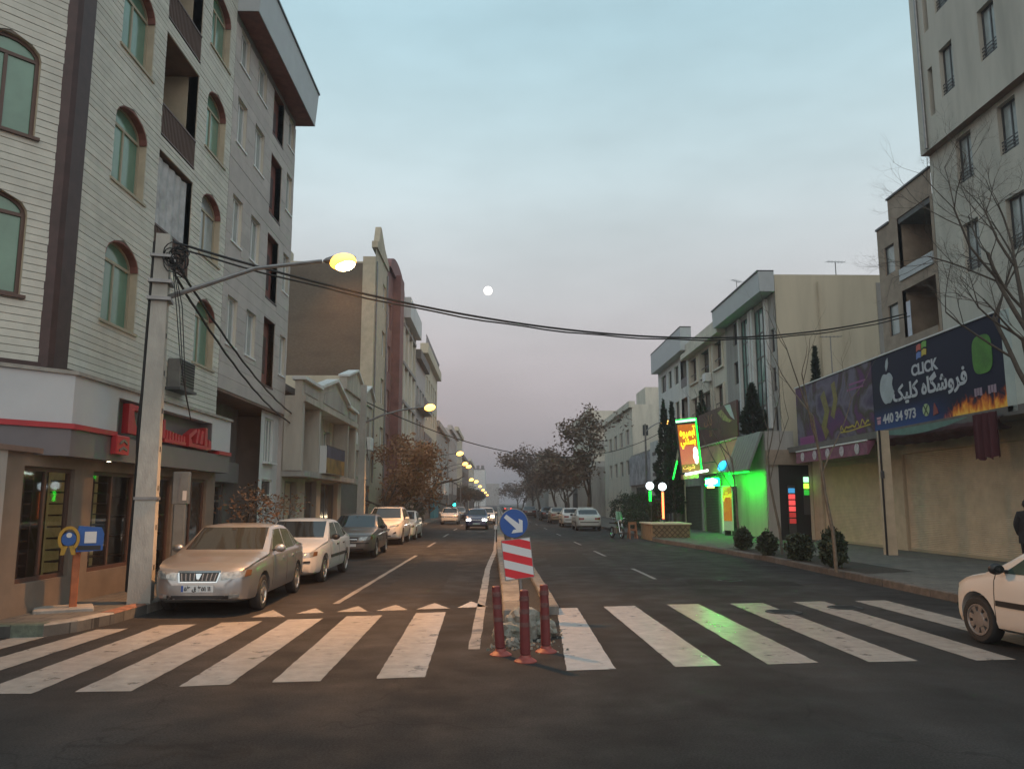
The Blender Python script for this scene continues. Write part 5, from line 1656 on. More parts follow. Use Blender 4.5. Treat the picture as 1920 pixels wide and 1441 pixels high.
# narrow side entrance with coloured LED boxes
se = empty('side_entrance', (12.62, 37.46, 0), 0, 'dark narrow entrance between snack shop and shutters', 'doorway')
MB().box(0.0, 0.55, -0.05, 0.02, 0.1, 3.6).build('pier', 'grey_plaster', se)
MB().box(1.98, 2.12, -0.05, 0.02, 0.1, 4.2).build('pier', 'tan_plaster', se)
MB().box(0.55, 1.98, 0.0, 0.02, 0.1, 3.6).build('dark_back', 'dark_void', se)  # near-black sheet stands for the shade inside the entrance
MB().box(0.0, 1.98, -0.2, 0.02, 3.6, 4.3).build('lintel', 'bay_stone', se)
lb_ = empty('led_box_stack', (13.72, 37.38, 0.9), 0, 'vertical stack of glowing red and blue LED boxes in the dark entrance', 'light', None)
rb = mat('led_red', (0.7, 0.1, 0.1), 0.4, emit=(1.0, 0.09, 0.09), es=0.9)
rb2 = mat('led_red_dim', (0.3, 0.04, 0.04), 0.4, emit=(1.0, 0.07, 0.06), es=0.3)
bl = mat('led_cyan', (0.1, 0.3, 0.5), 0.4, emit=(0.05, 0.35, 0.7), es=0.8)
for k in range(6):
    MB().bbox(-0.15, 0.15, -0.05, 0.02, 0.28 * k, 0.28 * k + 0.22, 0.02).build('led_box', (rb2, rb2, rb, rb, rb, bl)[k], lb_)
MB().box(-0.17, 0.17, 0.022, 0.05, -0.85, 1.75).build('backing', 'frame_dark', lb_)
lg_ = empty('led_box_stack', (14.42, 37.36, 2.2), 0, 'small stack of bright green LED boxes beside the tan pier', 'light')
for k, es in enumerate((0.6, 2.5, 2.0)):
    MB().bbox(-0.12, 0.12, -0.05, 0.02, 0.3 * k, 0.3 * k + 0.24, 0.02).build('led_box', mat('led_g%d' % k, (0.1, 0.5, 0.1), 0.4, emit=((0.02, 0.7, 0.05), (0.4, 1.0, 0.05), (0.4, 1.0, 0.5))[k], es=es), lg_)
MB().box(-0.14, 0.14, 0.022, 0.04, -0.9, 0.95).build('backing', 'frame_dark', lg_)
# ---- grey block with white pillar and faded print, farther left
bQ = Bld('shop_building', 'grey low shop with faded printed fascia and white pillar behind the planter', 'R', 12.6, 56.02, 75.5, 'shop')
qo = [bQ.op(58, 62, 0.15, 3.2), bQ.op(66.5, 73, 0.15, 3.2)]
bQ.sheet(0, bQ.W, 0.1, 6.2, qo, 'grey_plaster', d=0.2)
bQ.shell(0, bQ.W, 0.1, 6.2, 1.3, 'grey_plaster', y0=0.02)
for o in qo:
    bQ.window(o, 'frame_dark', 'glass_dark', y=0.15, mull=2)
bQ.part(MB().box(11.5, 14.8, -0.35, 0.0, 0.1, 6.6), 'pillar', 'white_plaster')
q = MB()
for k in range(3):
    q.box(12.6, 13.8, -0.4, -0.352, 3.9 + 0.8 * k, 4.15 + 0.8 * k)
bQ.part(q, 'pillar_slot', 'frame_dark')
bQ.part(MB().box(0, 10.8, -0.15, 0.0, 3.4, 6.0), 'printed_fascia', mat('print_faded', (0.34, 0.33, 0.36), 0.7, var=0.55, scale=1.4))
bo2 = empty('tilted_board', (12.0, 57.2, 3.5), R(-90), 'tan board leaning out left of the neon sign', 'sign')
MB().hexa([(0, 0, 0), (3.4, -0.2, 0), (3.4, -0.1, 0), (0, 0.1, 0)], [(0, 0.4, 2.1), (3.4, 0.3, 2.3), (3.4, 0.4, 2.3), (0, 0.5, 2.1)]).build('board', 'tan_plaster', bo2)
MB().tube([(3.45, -0.22, -0.1), (3.45, 0.1, 1.1)], 0.03, 6).build('neon_tube', gn, bo2)
# teal stall on the left far side
ts = empty('teal_stall', (-7.2, 92, 0.15), 0, 'small teal shop front beyond the left parked cars', 'shop')
MB().box(-0.15, 0.3, -3, 3.5, 0.0, 2.4).build('front', mat('teal_panel', (0.04, 0.25, 0.32), 0.6, var=0.2, scale=2), ts)
MB().box(-0.15, 1.4, -4, 5, 2.6, 4.4).build('canopy_sign', 'white_plaster', ts)
tl = empty('traffic_light', (-5.9, 112, 0.15), 0, 'distant green traffic light on the left', 'traffic light')
MB().tube([(0, 0, 0), (0, 0, 1.6)], 0.06, 8).build('pole', 'frame_dark', tl)
MB().bbox(-0.2, 0.2, -0.12, 0.12, 1.15, 2.0, 0.03).build('housing', 'frame_dark', tl)
MB().sphere((0, -0.14, 1.45), 0.2, 12, 8).build('lens', mat('lamp_greenlit', (0.1, 0.8, 0.6), 0.4, emit=(0.02, 1.0, 0.75), es=8), tl)
# ================================================================== CARS
mat('car_glass', (0.022, 0.026, 0.027), 0.05, spec=0.8)
mat('car_glass_side', (0.05, 0.075, 0.06), 0.06, spec=0.8)
mat('car_black', (0.014, 0.014, 0.015), 0.45)
mat('chrome', (0.62, 0.62, 0.62), 0.18, 1.0)
mat('rim_alloy', (0.45, 0.44, 0.42), 0.32, 0.8, var=0.1, scale=8)
mat('rim_steel', (0.24, 0.22, 0.21), 0.4, 0.5, var=0.2, scale=8)
mat('lamp_clear', (0.30, 0.31, 0.30), 0.1, 0.3, var=0.4, scale=14, spec=0.8)
mat('lamp_amber', (0.15, 0.07, 0.03), 0.15)
mat('lamp_red', (0.20, 0.012, 0.012), 0.15, spec=0.7)
mat('lamp_on', (1, 1, 1), 0.2, emit=(1.0, 0.93, 0.85), es=16)
mat('lamp_on_warm', (1, 1, 1), 0.2, emit=(1.0, 0.82, 0.5), es=26)
mat('tail_on', (0.8, 0.05, 0.03), 0.2, emit=(1.0, 0.06, 0.03), es=2.0)
mat('plate_white', (0.55, 0.56, 0.56), 0.5)
mat('plate_ink', (0.02, 0.02, 0.025), 0.5)
mat('well_black', (0.006, 0.006, 0.006), 0.95)
def lin(tab, x):
    if x <= tab[0][0]: return tab[0][1]
    for (a, b), (c, d) in zip(tab, tab[1:]):
        if x <= c:
            return b + (d - b) * (x - a) / (c - a)
    return tab[-1][1]
SPEC = {
 'sedan': dict(top=[(-2.25, .70), (-2.23, .88), (-2.17, .985), (-2.0, 1.015), (-1.62, 1.04), (-1.5, 1.06), (-0.98, 1.385), (-0.8, 1.43), (-0.4, 1.46), (0.05, 1.45), (0.24, 1.415), (0.98, 1.0), (1.06, .975), (1.5, .925), (1.9, .85), (2.08, .785), (2.18, .715), (2.23, .62), (2.25, .53)],
   belt=[(-2.25, .66), (-2.2, .86), (-2.1, .93), (-1.6, .95), (0, .925), (1.0, .90), (1.7, .83), (2.05, .73), (2.2, .62), (2.25, .5)],
   w=[(-2.25, .60), (-2.22, .70), (-2.12, .79), (-1.8, .84), (-1, .86), (1.2, .86), (1.7, .83), (1.98, .77), (2.13, .68), (2.22, .56), (2.25, .46)],
   bot=[(-2.25, .36), (-2.15, .29), (-1.8, .23), (1.8, .21), (2.1, .22), (2.25, .28)], ax=(1.33, -1.34), r=.305, H=1.46),
 'boxy': dict(top=[(-1.97, .66), (-1.96, .86), (-1.9, .95), (-1.75, .985), (-1.42, 1.0), (-1.36, 1.03), (-0.98, 1.38), (-0.8, 1.42), (-0.3, 1.455), (0.05, 1.44), (0.2, 1.40), (0.78, .97), (0.86, .945), (1.3, .905), (1.7, .86), (1.88, .82), (1.94, .74), (1.97, .6)],
   belt=[(-1.97, .62), (-1.93, .84), (-1.8, .90), (0, .88), (0.9, .87), (1.6, .81), (1.88, .74), (1.97, .56)],
   w=[(-1.97, .66), (-1.93, .74), (-1.8, .785), (-1, .80), (1.2, .80), (1.75, .775), (1.92, .71), (1.97, .64)],
   bot=[(-1.97, .34), (-1.85, .28), (-1.5, .23), (1.6, .21), (1.85, .24), (1.97, .30)], ax=(1.12, -1.22), r=.28, H=1.455),
 'suv': dict(top=[(-2.2, .80), (-2.17, 1.0), (-2.1, 1.12), (-1.95, 1.2), (-1.6, 1.56), (-1.4, 1.63), (-0.6, 1.69), (0, 1.68), (0.2, 1.64), (1.0, 1.14), (1.1, 1.11), (1.6, 1.05), (1.95, .96), (2.1, .88), (2.17, .75), (2.2, .6)],
   belt=[(-2.2, .76), (-2.1, 1.02), (-1.6, 1.08), (0, 1.04), (1.0, 1.02), (1.7, .95), (2.05, .82), (2.2, .56)],
   w=[(-2.2, .66), (-2.15, .78), (-1.95, .86), (-1, .90), (1.2, .90), (1.7, .87), (2.0, .79), (2.13, .68), (2.2, .52)],
   bot=[(-2.2, .42), (-2.1, .34), (-1.8, .27), (1.8, .25), (2.05, .27), (2.2, .36)], ax=(1.32, -1.32), r=.345, H=1.69),
 'hatch': dict(top=[(-1.92, .64), (-1.9, .86), (-1.82, 1.0), (-1.7, 1.06), (-1.36, 1.34), (-1.15, 1.40), (-0.5, 1.43), (0, 1.42), (0.2, 1.385), (0.42, 1.29), (1.02, .965), (1.1, .945), (1.35, .895), (1.6, .815), (1.76, .725), (1.86, .62), (1.9, .54), (1.92, .45)],
   belt=[(-1.92, .6), (-1.85, .9), (-1.6, .96), (0, .905), (1.0, .87), (1.4, .80), (1.68, .69), (1.84, .57), (1.92, .42)],
   w=[(-1.92, .6), (-1.88, .7), (-1.7, .78), (-1, .82), (1.1, .825), (1.45, .80), (1.68, .73), (1.82, .62), (1.9, .48), (1.92, .4)],
   bot=[(-1.92, .34), (-1.8, .27), (-1.5, .21), (1.5, .19), (1.75, .2), (1.92, .26)], ax=(1.22, -1.22), r=.305, H=1.43)}
def body_mesh(sp):
    T, Bl, Wd, Bt = sp['top'], sp['belt'], sp['w'], sp['bot']
    xs = {x for t in (T, Bl, Wd, Bt) for x, _ in t}
    x0, x1 = T[0][0], T[-1][0]
    n = 46
    xs |= {x0 + (x1 - x0) * k / n for k in range(n + 1)}
    xs = sorted(xs)
    ys = []
    for x in xs:
        if not ys or x - ys[-1] > 0.012:
            ys.append(x)
    ys[-1] = x1
    mb = MB()
    P = 0
    for x in ys:
        zt, zb, w = lin(T, x), lin(Bt, x), lin(Wd, x)
        zs = min(lin(Bl, x), zt - 0.015)
        h = zt - zs
        k = min(1.0, h / 0.25)
        wr = w * 0.955 - 0.36 * max(0, h - 0.08)
        sec = [(0, zb), (w * .80, zb), (w * .95, zb + .05), (w * .985, zb + .12), (w, zb + .45 * (zs - zb)), (w * .993, zb + .75 * (zs - zb)), (w * .975, zs - .025), (w * .955, zs),
               (w * .955 + (wr - w * .955) * .5, zs + (h - .09 * k) * .5), (wr + .004, zs + (h - .075 * k) * .97 if h > .1 else zs + h * .55), (wr * .93, zt - .028 * k - .008), (wr * .7, zt - .012 * k - .002), (wr * .35, zt - .003 * k), (0, zt)]
        P = len(sec)
        loop = [(x, y, z) for y, z in sec] + [(x, -y, z) for y, z in sec[-2:0:-1]]
        mb.v += loop
    L = 2 * P - 2
    for i in range(len(ys) - 1):
        for j in range(L):
            a, b = i * L + j, i * L + (j + 1) % L
            mb.f.append((a, b, b + L, a + L))
    mb.f.append(tuple(range(L - 1, -1, -1)))
    e = (len(ys) - 1) * L
    mb.f.append(tuple(range(e, e + L)))
    return mb
CARC = {}
def car_type(kind):
    if kind in CARC:
        return CARC[kind]
    sp = SPEC[kind]
    W = max(w for _, w in sp['w'])
    o = body_mesh(sp).build('tmp_body', fixn=True)
    cut = MB()
    for ax in sp['ax']:
        for s in (-1, 1):
            cut.lathe([(sp['r'] + .055, W - .26), (sp['r'] + .055, W + .2)] if s > 0 else [(sp['r'] + .055, -W - .2), (sp['r'] + .055, -W + .26)], (ax, 0, sp['r'] + .01), 'y', 30)
    c = cut.build('tmp_cut', fixn=True)
    md_ = o.modifiers.new('b', 'BOOLEAN')
    md_.operation = 'DIFFERENCE'
    md_.object = c
    md_.solver = 'EXACT'
    dg = bpy.context.evaluated_depsgraph_get()
    me = bpy.data.meshes.new_from_object(o.evaluated_get(dg))
    # faces inside the wheel wells go black: found by their distance to the axle
    for p in me.polygons:
        p.material_index = 0
        for ax in sp['ax']:
            d = math.hypot(p.center.x - ax, p.center.z - sp['r'] - .01)
            inside = abs(p.center.y) < W - .25 and d < sp['r'] + .05 and abs(abs(p.center.y) - (W - .26)) < .004
            if inside or (abs(d - sp['r'] - .055) < .004 and abs(p.center.y) < W):
                p.material_index = 1
    me.polygons.foreach_set('use_smooth', [True] * len(me.polygons))
    me.set_sharp_from_angle(angle=R(32))
    bm = bmesh.new()
    bm.from_mesh(me)
    bvh = BVHTree.FromBMesh(bm)
    bm.free()
    bpy.data.objects.remove(o)
    bpy.data.objects.remove(c)
    CARC[kind] = (me, bvh, sp, W)
    return CARC[kind]
def panel(bvh, q, axis, sgn, off=0.006, nu=8, nv=5):
    """A thin skin over the body: q are four corners in projection; axis x -> (y,z), y -> (x,z), z -> (x,y)."""
    mb = MB()
    top, bot = [], []
    ok = True
    for j in range(nv + 1):
        for i in range(nu + 1):
            u, v = i / nu, j / nv
            a = (q[0][0] * (1 - u) + q[1][0] * u) * (1 - v) + (q[3][0] * (1 - u) + q[2][0] * u) * v
            b = (q[0][1] * (1 - u) + q[1][1] * u) * (1 - v) + (q[3][1] * (1 - u) + q[2][1] * u) * v
            if axis == 'x': o, d = Vector((4 * sgn, a, b)), Vector((-sgn, 0, 0))
            elif axis == 'y': o, d = Vector((a, 3 * sgn, b)), Vector((0, -sgn, 0))
            else: o, d = Vector((a, b, 4)), Vector((0, 0, -1))
            h = bvh.ray_cast(o, d)
            if h[0] is None:
                h = bvh.find_nearest(Vector((a if axis != 'x' else 2.2 * sgn, b if axis == 'z' else (a if axis == 'x' else 0.85 * sgn), b if axis != 'z' else 1.0)))
            nrm = h[1] if h[1].dot(d) < 0 else -h[1]
            top.append(tuple(h[0] + nrm * off))
            bot.append(tuple(h[0] - nrm * 0.004))
    n = len(top)
    w = nu + 1
    mb.v = top + bot
    for j in range(nv):
        for i in range(nu):
            mb.f.append((j * w + i, j * w + i + 1, (j + 1) * w + i + 1, (j + 1) * w + i))
    ring = [i for i in range(w)] + [(j + 1) * w - 1 for j in range(1, nv + 1)] + [nv * w + i for i in range(nu - 1, -1, -1)] + [j * w for j in range(nv - 1, 0, -1)]
    for a, b in zip(ring, ring[1:] + ring[:1]):
        mb.f.append((a, b, b + n, a + n))
    return mb
WHEEL = {}
def wheel_meshes(r, rim):
    if (r, rim) in WHEEL:
        return WHEEL[(r, rim)]
    t = MB()
    w = .095
    prof = [(r * .66, -w * .8), (r * .72, -w), (r * .9, -w), (r * .975, -w * .8), (r, -w * .55), (r, w * .55), (r * .975, w * .8), (r * .9, w), (r * .72, w), (r * .66, w * .8)]
    t.lathe(prof, (0, 0, 0), 'y', 36, cap=False)
    d = MB().lathe([(.001, w * .35), (r * .66, w * .35), (r * .66, -w * .8), (.001, -w * .8)], (0, 0, 0), 'y', 28)
    s = MB()
    s.lathe([(r * .67, w * .4), (r * .67, w * .98), (r * .62, w * 1.0), (r * .58, w * .75), (r * .6, w * .4)], (0, 0, 0), 'y', 36, cap=False)
    if rim == 'alloy':
        for k in range(5):
            a = 2 * PI * k / 5 + .3
            for da, ww in ((0, .034),):
                ca, sa = math.cos(a), math.sin(a)
                p = []
                for rr, hw, yy in ((.03, .03, w * .85), (r * .62, .042, w * .9)):
                    for sg_ in (-1, 1):
                        p.append((ca * rr - sa * hw * sg_, sa * rr + ca * hw * sg_, yy))
                s.hexa([(p[0][0], w * .45, p[0][1]), (p[2][0], w * .45, p[2][1]), (p[3][0], w * .45, p[3][1]), (p[1][0], w * .45, p[1][1])],
                       [(p[0][0], p[0][2], p[0][1]), (p[2][0], p[2][2], p[2][1]), (p[3][0], p[3][2], p[3][1]), (p[1][0], p[1][2], p[1][1])])
        s.lathe([(.07, w * .45), (.07, w * .92), (.05, w * .98), (.001, w * .98)], (0, 0, 0), 'y', 20)
    else:
        # steel trim disc with a ring of holes between ribs
        s.lathe([(.001, w * .98), (.05, w * .98), (r * .33, w * .92), (r * .36, w * .8), (r * .36, w * .5)], (0, 0, 0), 'y', 28, cap=False)
        s.lathe([(r * .56, w * .5), (r * .56, w * .86), (r * .66, w * .9)], (0, 0, 0), 'y', 28, cap=False)
        for k in range(8):
            a = 2 * PI * k / 8
            ca, sa = math.cos(a), math.sin(a)
            p = []
            for rr, hw in ((r * .34, .03), (r * .58, .04)):
                for sg_ in (-1, 1):
                    p.append((ca * rr - sa * hw * sg_, sa * rr + ca * hw * sg_))
            s.hexa([(p[0][0], w * .5, p[0][1]), (p[2][0], w * .5, p[2][1]), (p[3][0], w * .5, p[3][1]), (p[1][0], w * .5, p[1][1])],
                   [(p[0][0], w * .88, p[0][1]), (p[2][0], w * .88, p[2][1]), (p[3][0], w * .88, p[3][1]), (p[1][0], w * .88, p[1][1])])
    WHEEL[(r, rim)] = (t, d, s)
    return WHEEL[(r, rim)]
def car(name, label, kind, paint, loc, heading, rim='alloy', lights=None, tail=None, trim=None, plate=None, grille='bars', roofsign=False, roofm=None, fogs=False, group=None, scale=None):
    me, bvh, sp, W = car_type(kind)
    root = empty(name, (loc[0], loc[1], 0), heading, label, 'car', group)
    if scale:
        root.scale = scale
    bme = me.copy()
    bme.materials.clear()
    bme.materials.append(paint)
    bme.materials.append(MATS['well_black'])
    body = bpy.data.objects.new('body', bme)
    col.objects.link(body)
    body.parent = root
    T = sp['top']
    xf = T[-1][0]
    xr = T[0][0]
    H = sp['H']
    def pan(nm, q, axis, sgn, m, off=.006, par=None, nu=8, nv=5):
        return panel(bvh, q, axis, sgn, off, nu, nv).build(nm, MATS[m] if isinstance(m, str) else m, par or root, smooth=30)
    roofz = H - .05
    # find key x positions from the profile
    hood = {'sedan': .98, 'boxy': .78, 'suv': 1.0, 'hatch': 1.02}[kind]
    ztop = {'sedan': 1.385, 'boxy': 1.37, 'suv': 1.60, 'hatch': 1.35}[kind]
    zbase = lin(T, hood) + .015
    wtop = W * .955 - .36 * (ztop - lin(sp['belt'], .3) - .08) - .075
    ws = pan('windshield', [(-W * .80, zbase), (W * .80, zbase), (wtop, ztop), (-wtop, ztop)], 'x', 1, 'car_glass', nu=12, nv=8)
    pan('mirror_bracket', [(-.03, ztop - .05), (.03, ztop - .05), (.025, ztop - .005), (-.025, ztop - .005)], 'x', 1, 'car_black', .012, ws, 2, 2)
    rz0 = {'sedan': 1.075, 'boxy': 1.04, 'suv': 1.22, 'hatch': 1.08}[kind]
    rz1 = {'sedan': 1.37, 'boxy': 1.37, 'suv': 1.55, 'hatch': 1.33}[kind]
    rw = W * .955 - .36 * max(0, rz1 - lin(sp['belt'], -1.2) - .08) - .08
    pan('rear_window', [(-W * .74, rz0), (W * .74, rz0), (rw, rz1), (-rw, rz1)], 'x', -1, 'car_glass', nu=10, nv=6)
    bz = {'sedan': .965, 'boxy': .925, 'suv': 1.085, 'hatch': .955}[kind]
    sz = {'sedan': 1.355, 'boxy': 1.345, 'suv': 1.575, 'hatch': 1.325}[kind]
    sw = {'sedan': [[(.66, bz), (-.26, bz), (-.26, sz), (.22, sz - .01)], [(-.34, bz), (-1.06, bz + .01), (-.86, sz - .03), (-.34, sz)], [(-1.11, bz + .02), (-1.42, bz + .06), (-1.18, bz + .19), (-.93, sz - .06)]],
          'boxy': [[(.5, bz), (-.3, bz), (-.3, sz), (.16, sz - .01)], [(-.38, bz), (-1.05, bz + .01), (-.88, sz - .03), (-.38, sz)]],
          'suv': [[(.7, bz), (-.26, bz), (-.26, sz), (.2, sz - .01)], [(-.34, bz), (-1.1, bz + .02), (-1.0, sz - .02), (-.34, sz)], [(-1.16, bz + .03), (-1.62, bz + .12), (-1.4, sz - .1), (-1.06, sz - .03)]],
          'hatch': [[(.72, bz - .005), (-.42, bz), (-.42, sz), (.17, sz - .01)], [(-.5, bz), (-1.2, bz + .03), (-1.02, sz - .03), (-.5, sz)]]}[kind]
    for s in (-1, 1):
        for k, q in enumerate(sw):
            pan('side_window', q, 'y', s, 'car_glass_side', .004)
        # door seams, handles, sills
        dl_ = MB()
        xs_ = {'sedan': (.78, -.30, -1.08), 'boxy': (.6, -.34, -1.06), 'suv': (.8, -.30, -1.12), 'hatch': (.86, -.46)}[kind]
        for x in xs_:
            pn_ = panel(bvh, [(x - .006, .30), (x + .006, .30), (x + .006, bz - .03), (x - .006, bz - .03)], 'y', s, .0025, 1, 8)
            dl_.add(pn_.v, pn_.f)
        dl_.build('door_seam', 'car_black', root)
        for x in ((xs_[1] + .14, xs_[2] + .16) if len(xs_) > 2 else (xs_[1] + .14,)):
            pan('door_handle', [(x, bz - .16), (x + .17, bz - .16), (x + .17, bz - .125), (x, bz - .125)], 'y', s, trim or paint, .022, None, 3, 1)
        zz = lin(sp['bot'], 0)
        if trim == 'car_black':
            for a, b in ((xs_[0] - .03, xs_[1] + .03), (xs_[1] - .03, (xs_[2] if len(xs_) > 2 else xs_[1] - .75))):
                pan('side_moulding', [(a, .53), (b, .53), (b, .60), (a, .60)], 'y', s, 'car_black', .014, None, 8, 2)
        # mirrors
        xm, ym = sw[0][0][0] - .06, lin(sp['w'], sw[0][0][0]) * .955
        mb = MB()
        mb.sphere((0, 0, 0), 1, 14, 8)
        mm = Matrix.Translation((xm + .03, s * (ym + .11), bz + .055)) @ Matrix.Diagonal((.065, .105, .075, 1))
        mr_ = mb.build('door_mirror', trim or paint, root, 'all', M=mm)
        MB().lathe([(.001, -.068), (.8, -.068)], (0, 0, 0), 'x', 14).build('mirror_glass', 'car_glass', mr_, M=Matrix.Translation((xm + .03, s * (ym + .11), bz + .055)) @ Matrix.Diagonal((.9, .09, .062, 1)))
        MB().box(xm - .01, xm + .05, min(s * (ym - .05), s * (ym + .06)), max(s * (ym - .05), s * (ym + .06)), bz + .01, bz + .04).build('mirror_arm', 'car_black', mr_)
        for ax in sp['ax']:
            t, d, sp_ = wheel_meshes(sp['r'], rim)
            Mx = Matrix.Translation((ax, s * (W - .115), sp['r'])) @ Matrix.Rotation(0 if s > 0 else PI, 4, 'Z') @ Matrix.Rotation(rnd.uniform(0, 2), 4, 'Y')
            wo_ = t.build('wheel', 'rubber', root, 35, M=Mx)
            d.build('rim_gap_shade', 'car_black', wo_, M=Mx)  # black disc stands for the shade seen between the rim spokes
            sp_.build('rim', 'rim_alloy' if rim == 'alloy' else 'rim_steel', wo_, 35, M=Mx)
    # ---- front
    f = {'sedan': dict(hl=[(.36, .585), (.70, .625), (.715, .735), (.36, .70)], gr=(.29, .565, .70), pl=.455, lo=(.52, .285, .345)),
         'boxy': dict(hl=[(.40, .60), (.70, .60), (.70, .74), (.40, .74)], gr=(.34, .63, .71), pl=.42, lo=(.5, .30, .36)),
         'suv': dict(hl=[(.36, .78), (.74, .84), (.76, .93), (.40, .84)], gr=(.36, .62, .72), pl=.50, lo=(.45, .34, .44)),
         'hatch': dict(hl=[(.34, .56), (.62, .60), (.64, .72), (.40, .66)], gr=(.26, .50, .56), pl=.40, lo=(.5, .25, .33))}[kind]
    g = f['gr']
    gp = pan('grille', [(-g[0], g[1]), (g[0], g[1]), (g[0] * 1.12, g[2]), (-g[0] * 1.12, g[2])], 'x', 1, 'car_black', .01, None, 10, 3)
    if grille == 'bars':
        for k in range(9):
            y = -g[0] + .03 + (2 * g[0] - .06) * k / 8
            pan('grille_bar', [(y - .008, g[1] + .012), (y + .008, g[1] + .012), (y * 1.1 + .008, g[2] - .012), (y * 1.1 - .008, g[2] - .012)], 'x', 1, 'rim_steel', .02, gp, 1, 3)
        for q in ([(-g[0] * 1.12 - .02, g[2]), (g[0] * 1.12 + .02, g[2]), (g[0] * 1.13 + .02, g[2] + .025), (-g[0] * 1.13 - .02, g[2] + .025)],
                  [(-g[0] - .02, g[1] - .02), (-g[0], g[1] - .02), (-g[0] * 1.12, g[2]), (-g[0] * 1.12 - .025, g[2])], [(g[0], g[1] - .02), (g[0] + .02, g[1] - .02), (g[0] * 1.12 + .025, g[2]), (g[0] * 1.12, g[2])],
                  [(-g[0], g[1] - .02), (g[0], g[1] - .02), (g[0], g[1]), (-g[0], g[1])]):
            pan('grille_frame', q, 'x', 1, 'chrome', .016, gp, 8, 1)
        pan('badge', [(-.02, g[1] + .035), (.02, g[1] + .035), (.05, g[2] - .02), (-.05, g[2] - .02)], 'x', 1, 'chrome', .03, gp, 2, 2)
    else:
        pan('grille_bar', [(-g[0], (g[1] + g[2]) / 2 - .008), (g[0], (g[1] + g[2]) / 2 - .008), (g[0], (g[1] + g[2]) / 2 + .008), (-g[0], (g[1] + g[2]) / 2 + .008)], 'x', 1, 'chrome', .018, gp, 8, 1)
    pan('lower_intake', [(-f['lo'][0], f['lo'][1]), (f['lo'][0], f['lo'][1]), (f['lo'][0] * .95, f['lo'][2]), (-f['lo'][0] * .95, f['lo'][2])], 'x', 1, 'car_black', .006, None, 10, 2)
    if trim == 'car_black':
        pan('bumper_strip', [(-.66, g[1] - .075), (.66, g[1] - .075), (.66, g[1] - .03), (-.66, g[1] - .03)], 'x', 1, 'car_black', .02, None, 14, 2)
    pz = f['pl']
    pl_ = pan('number_plate', [(-.26, pz - .055), (.26, pz - .055), (.26, pz + .055), (-.26, pz + .055)], 'x', 1, 'plate_white', .018, None, 6, 2)
    if plate:
        h = bvh.ray_cast(Vector((4, 0, pz)), Vector((-1, 0, 0)))[0]
        vs, fs = text_mesh(plate, .092, .004, .004)
        mb = MB()
        mb.add([(h.x + .021 - v[2], -v[0] * 1.0 * -1, pz - .032 + v[1]) for v in vs], fs)
        mb.build('plate_lettering', 'plate_ink', pl_)
        pan('plate_band', [(-.26, pz - .05), (-.225, pz - .05), (-.225, pz + .05), (-.26, pz + .05)], 'x', 1, mat('plate_blue', (.03, .08, .3), .5), .021, pl_, 1, 1)
    for s in (-1, 1):
        q = [(a * s, b) for a, b in f['hl']]
        hl = pan('headlight', q, 'x', 1, lights or 'lamp_clear', .008, None, 8, 4)
        if kind in ('sedan', 'boxy') and not lights:
            c = f['hl']
            q2 = [(c[1][0] * s, c[1][1]), ((c[1][0] + .07) * s, c[1][1] + .02), ((c[2][0] + .055) * s, c[2][1]), (c[2][0] * s, c[2][1])]
            pan('indicator', q2, 'x', 1, 'lamp_amber', .008, hl, 3, 3)
            pan('reflector', [((c[0][0] + .06) * s, c[0][1] + .03), ((c[0][0] + .17) * s, c[0][1] + .035), ((c[0][0] + .17) * s, c[3][1] - .02), ((c[0][0] + .06) * s, c[3][1] - .02)], 'x', 1, 'lamp_clear', .012, hl, 4, 3)
        if fogs:
            fg = pan('fog_light', [(s * .50, .30), (s * .64, .315), (s * .64, .365), (s * .50, .36)], 'x', 1, 'lamp_clear', .012, None, 4, 2)
        # ---- rear lamps
        rz = {'sedan': (.72, .86), 'boxy': (.68, .84), 'suv': (.85, 1.05), 'hatch': (.66, .86)}[kind]
        rwid = lin(sp['w'], xr + .05)
        pan('tail_light', [(s * rwid * .5, rz[0]), (s * rwid * .97, rz[0]), (s * rwid * .97, rz[1]), (s * rwid * .5, rz[1])], 'x', -1, tail or 'lamp_red', .01, None, 6, 3)
        if kind == 'suv':
            pan('fog_light', [(s * .5, .48), (s * .66, .52), (s * .66, .60), (s * .56, .56)], 'x', 1, 'car_black', .01, None, 3, 2)
    # ---- rear plate and bumper line
    pan('number_plate', [(-.26, .72), (.26, .72), (.26, .83), (-.26, .83)], 'x', -1, 'plate_white', .012, None, 4, 2)
    pan('rear_bumper_strip', [(-.62, .55), (.62, .55), (.62, .60), (-.62, .60)], 'x', -1, 'car_black', .016, None, 12, 2)
    MB().tube([(-.2, 0, lin(T, -.2)), (-.55, 0, lin(T, -.2) + .32)], [.008, .003], 5).build('aerial', 'car_black', root) if kind in ('hatch',) else None
    if roofsign:
        MB().bbox(-.32, .22, -.52, .52, H + .0, H + .07, .03).build('roof_sign', 'white_metal', root)
        MB().box(-.2, .1, -.4, .4, H - .01, H + .01).build('roof_sign_mount', 'car_black', root)
    if roofm:
        rp = []
        pan('roof_panel', [(-1.2, -W * .6), (.15, -W * .6), (.15, W * .6), (-1.2, W * .6)], 'z', 1, roofm, .008, None, 10, 8)
    return root
P_ = lambda n, c, metal=0.0, r=.3, coat=.6: mat(n, c, r, metal, var=0.03, scale=2, coat=coat)
silver = P_('paint_silver', (.33, .335, .34), .7, .3)
white = P_('paint_white', (.62, .60, .57))
white2 = P_('paint_white_dusty', (.55, .525, .49), 0, .42, .3)
brown = P_('paint_grey_brown', (.14, .115, .10), .4, .38)
tanp = P_('paint_tan', (.33, .28, .22), .4, .35)
dark = P_('paint_dark', (.03, .03, .034), .2)
blue = P_('paint_blue', (.045, .055, .13), .1)
DN = R(-90)
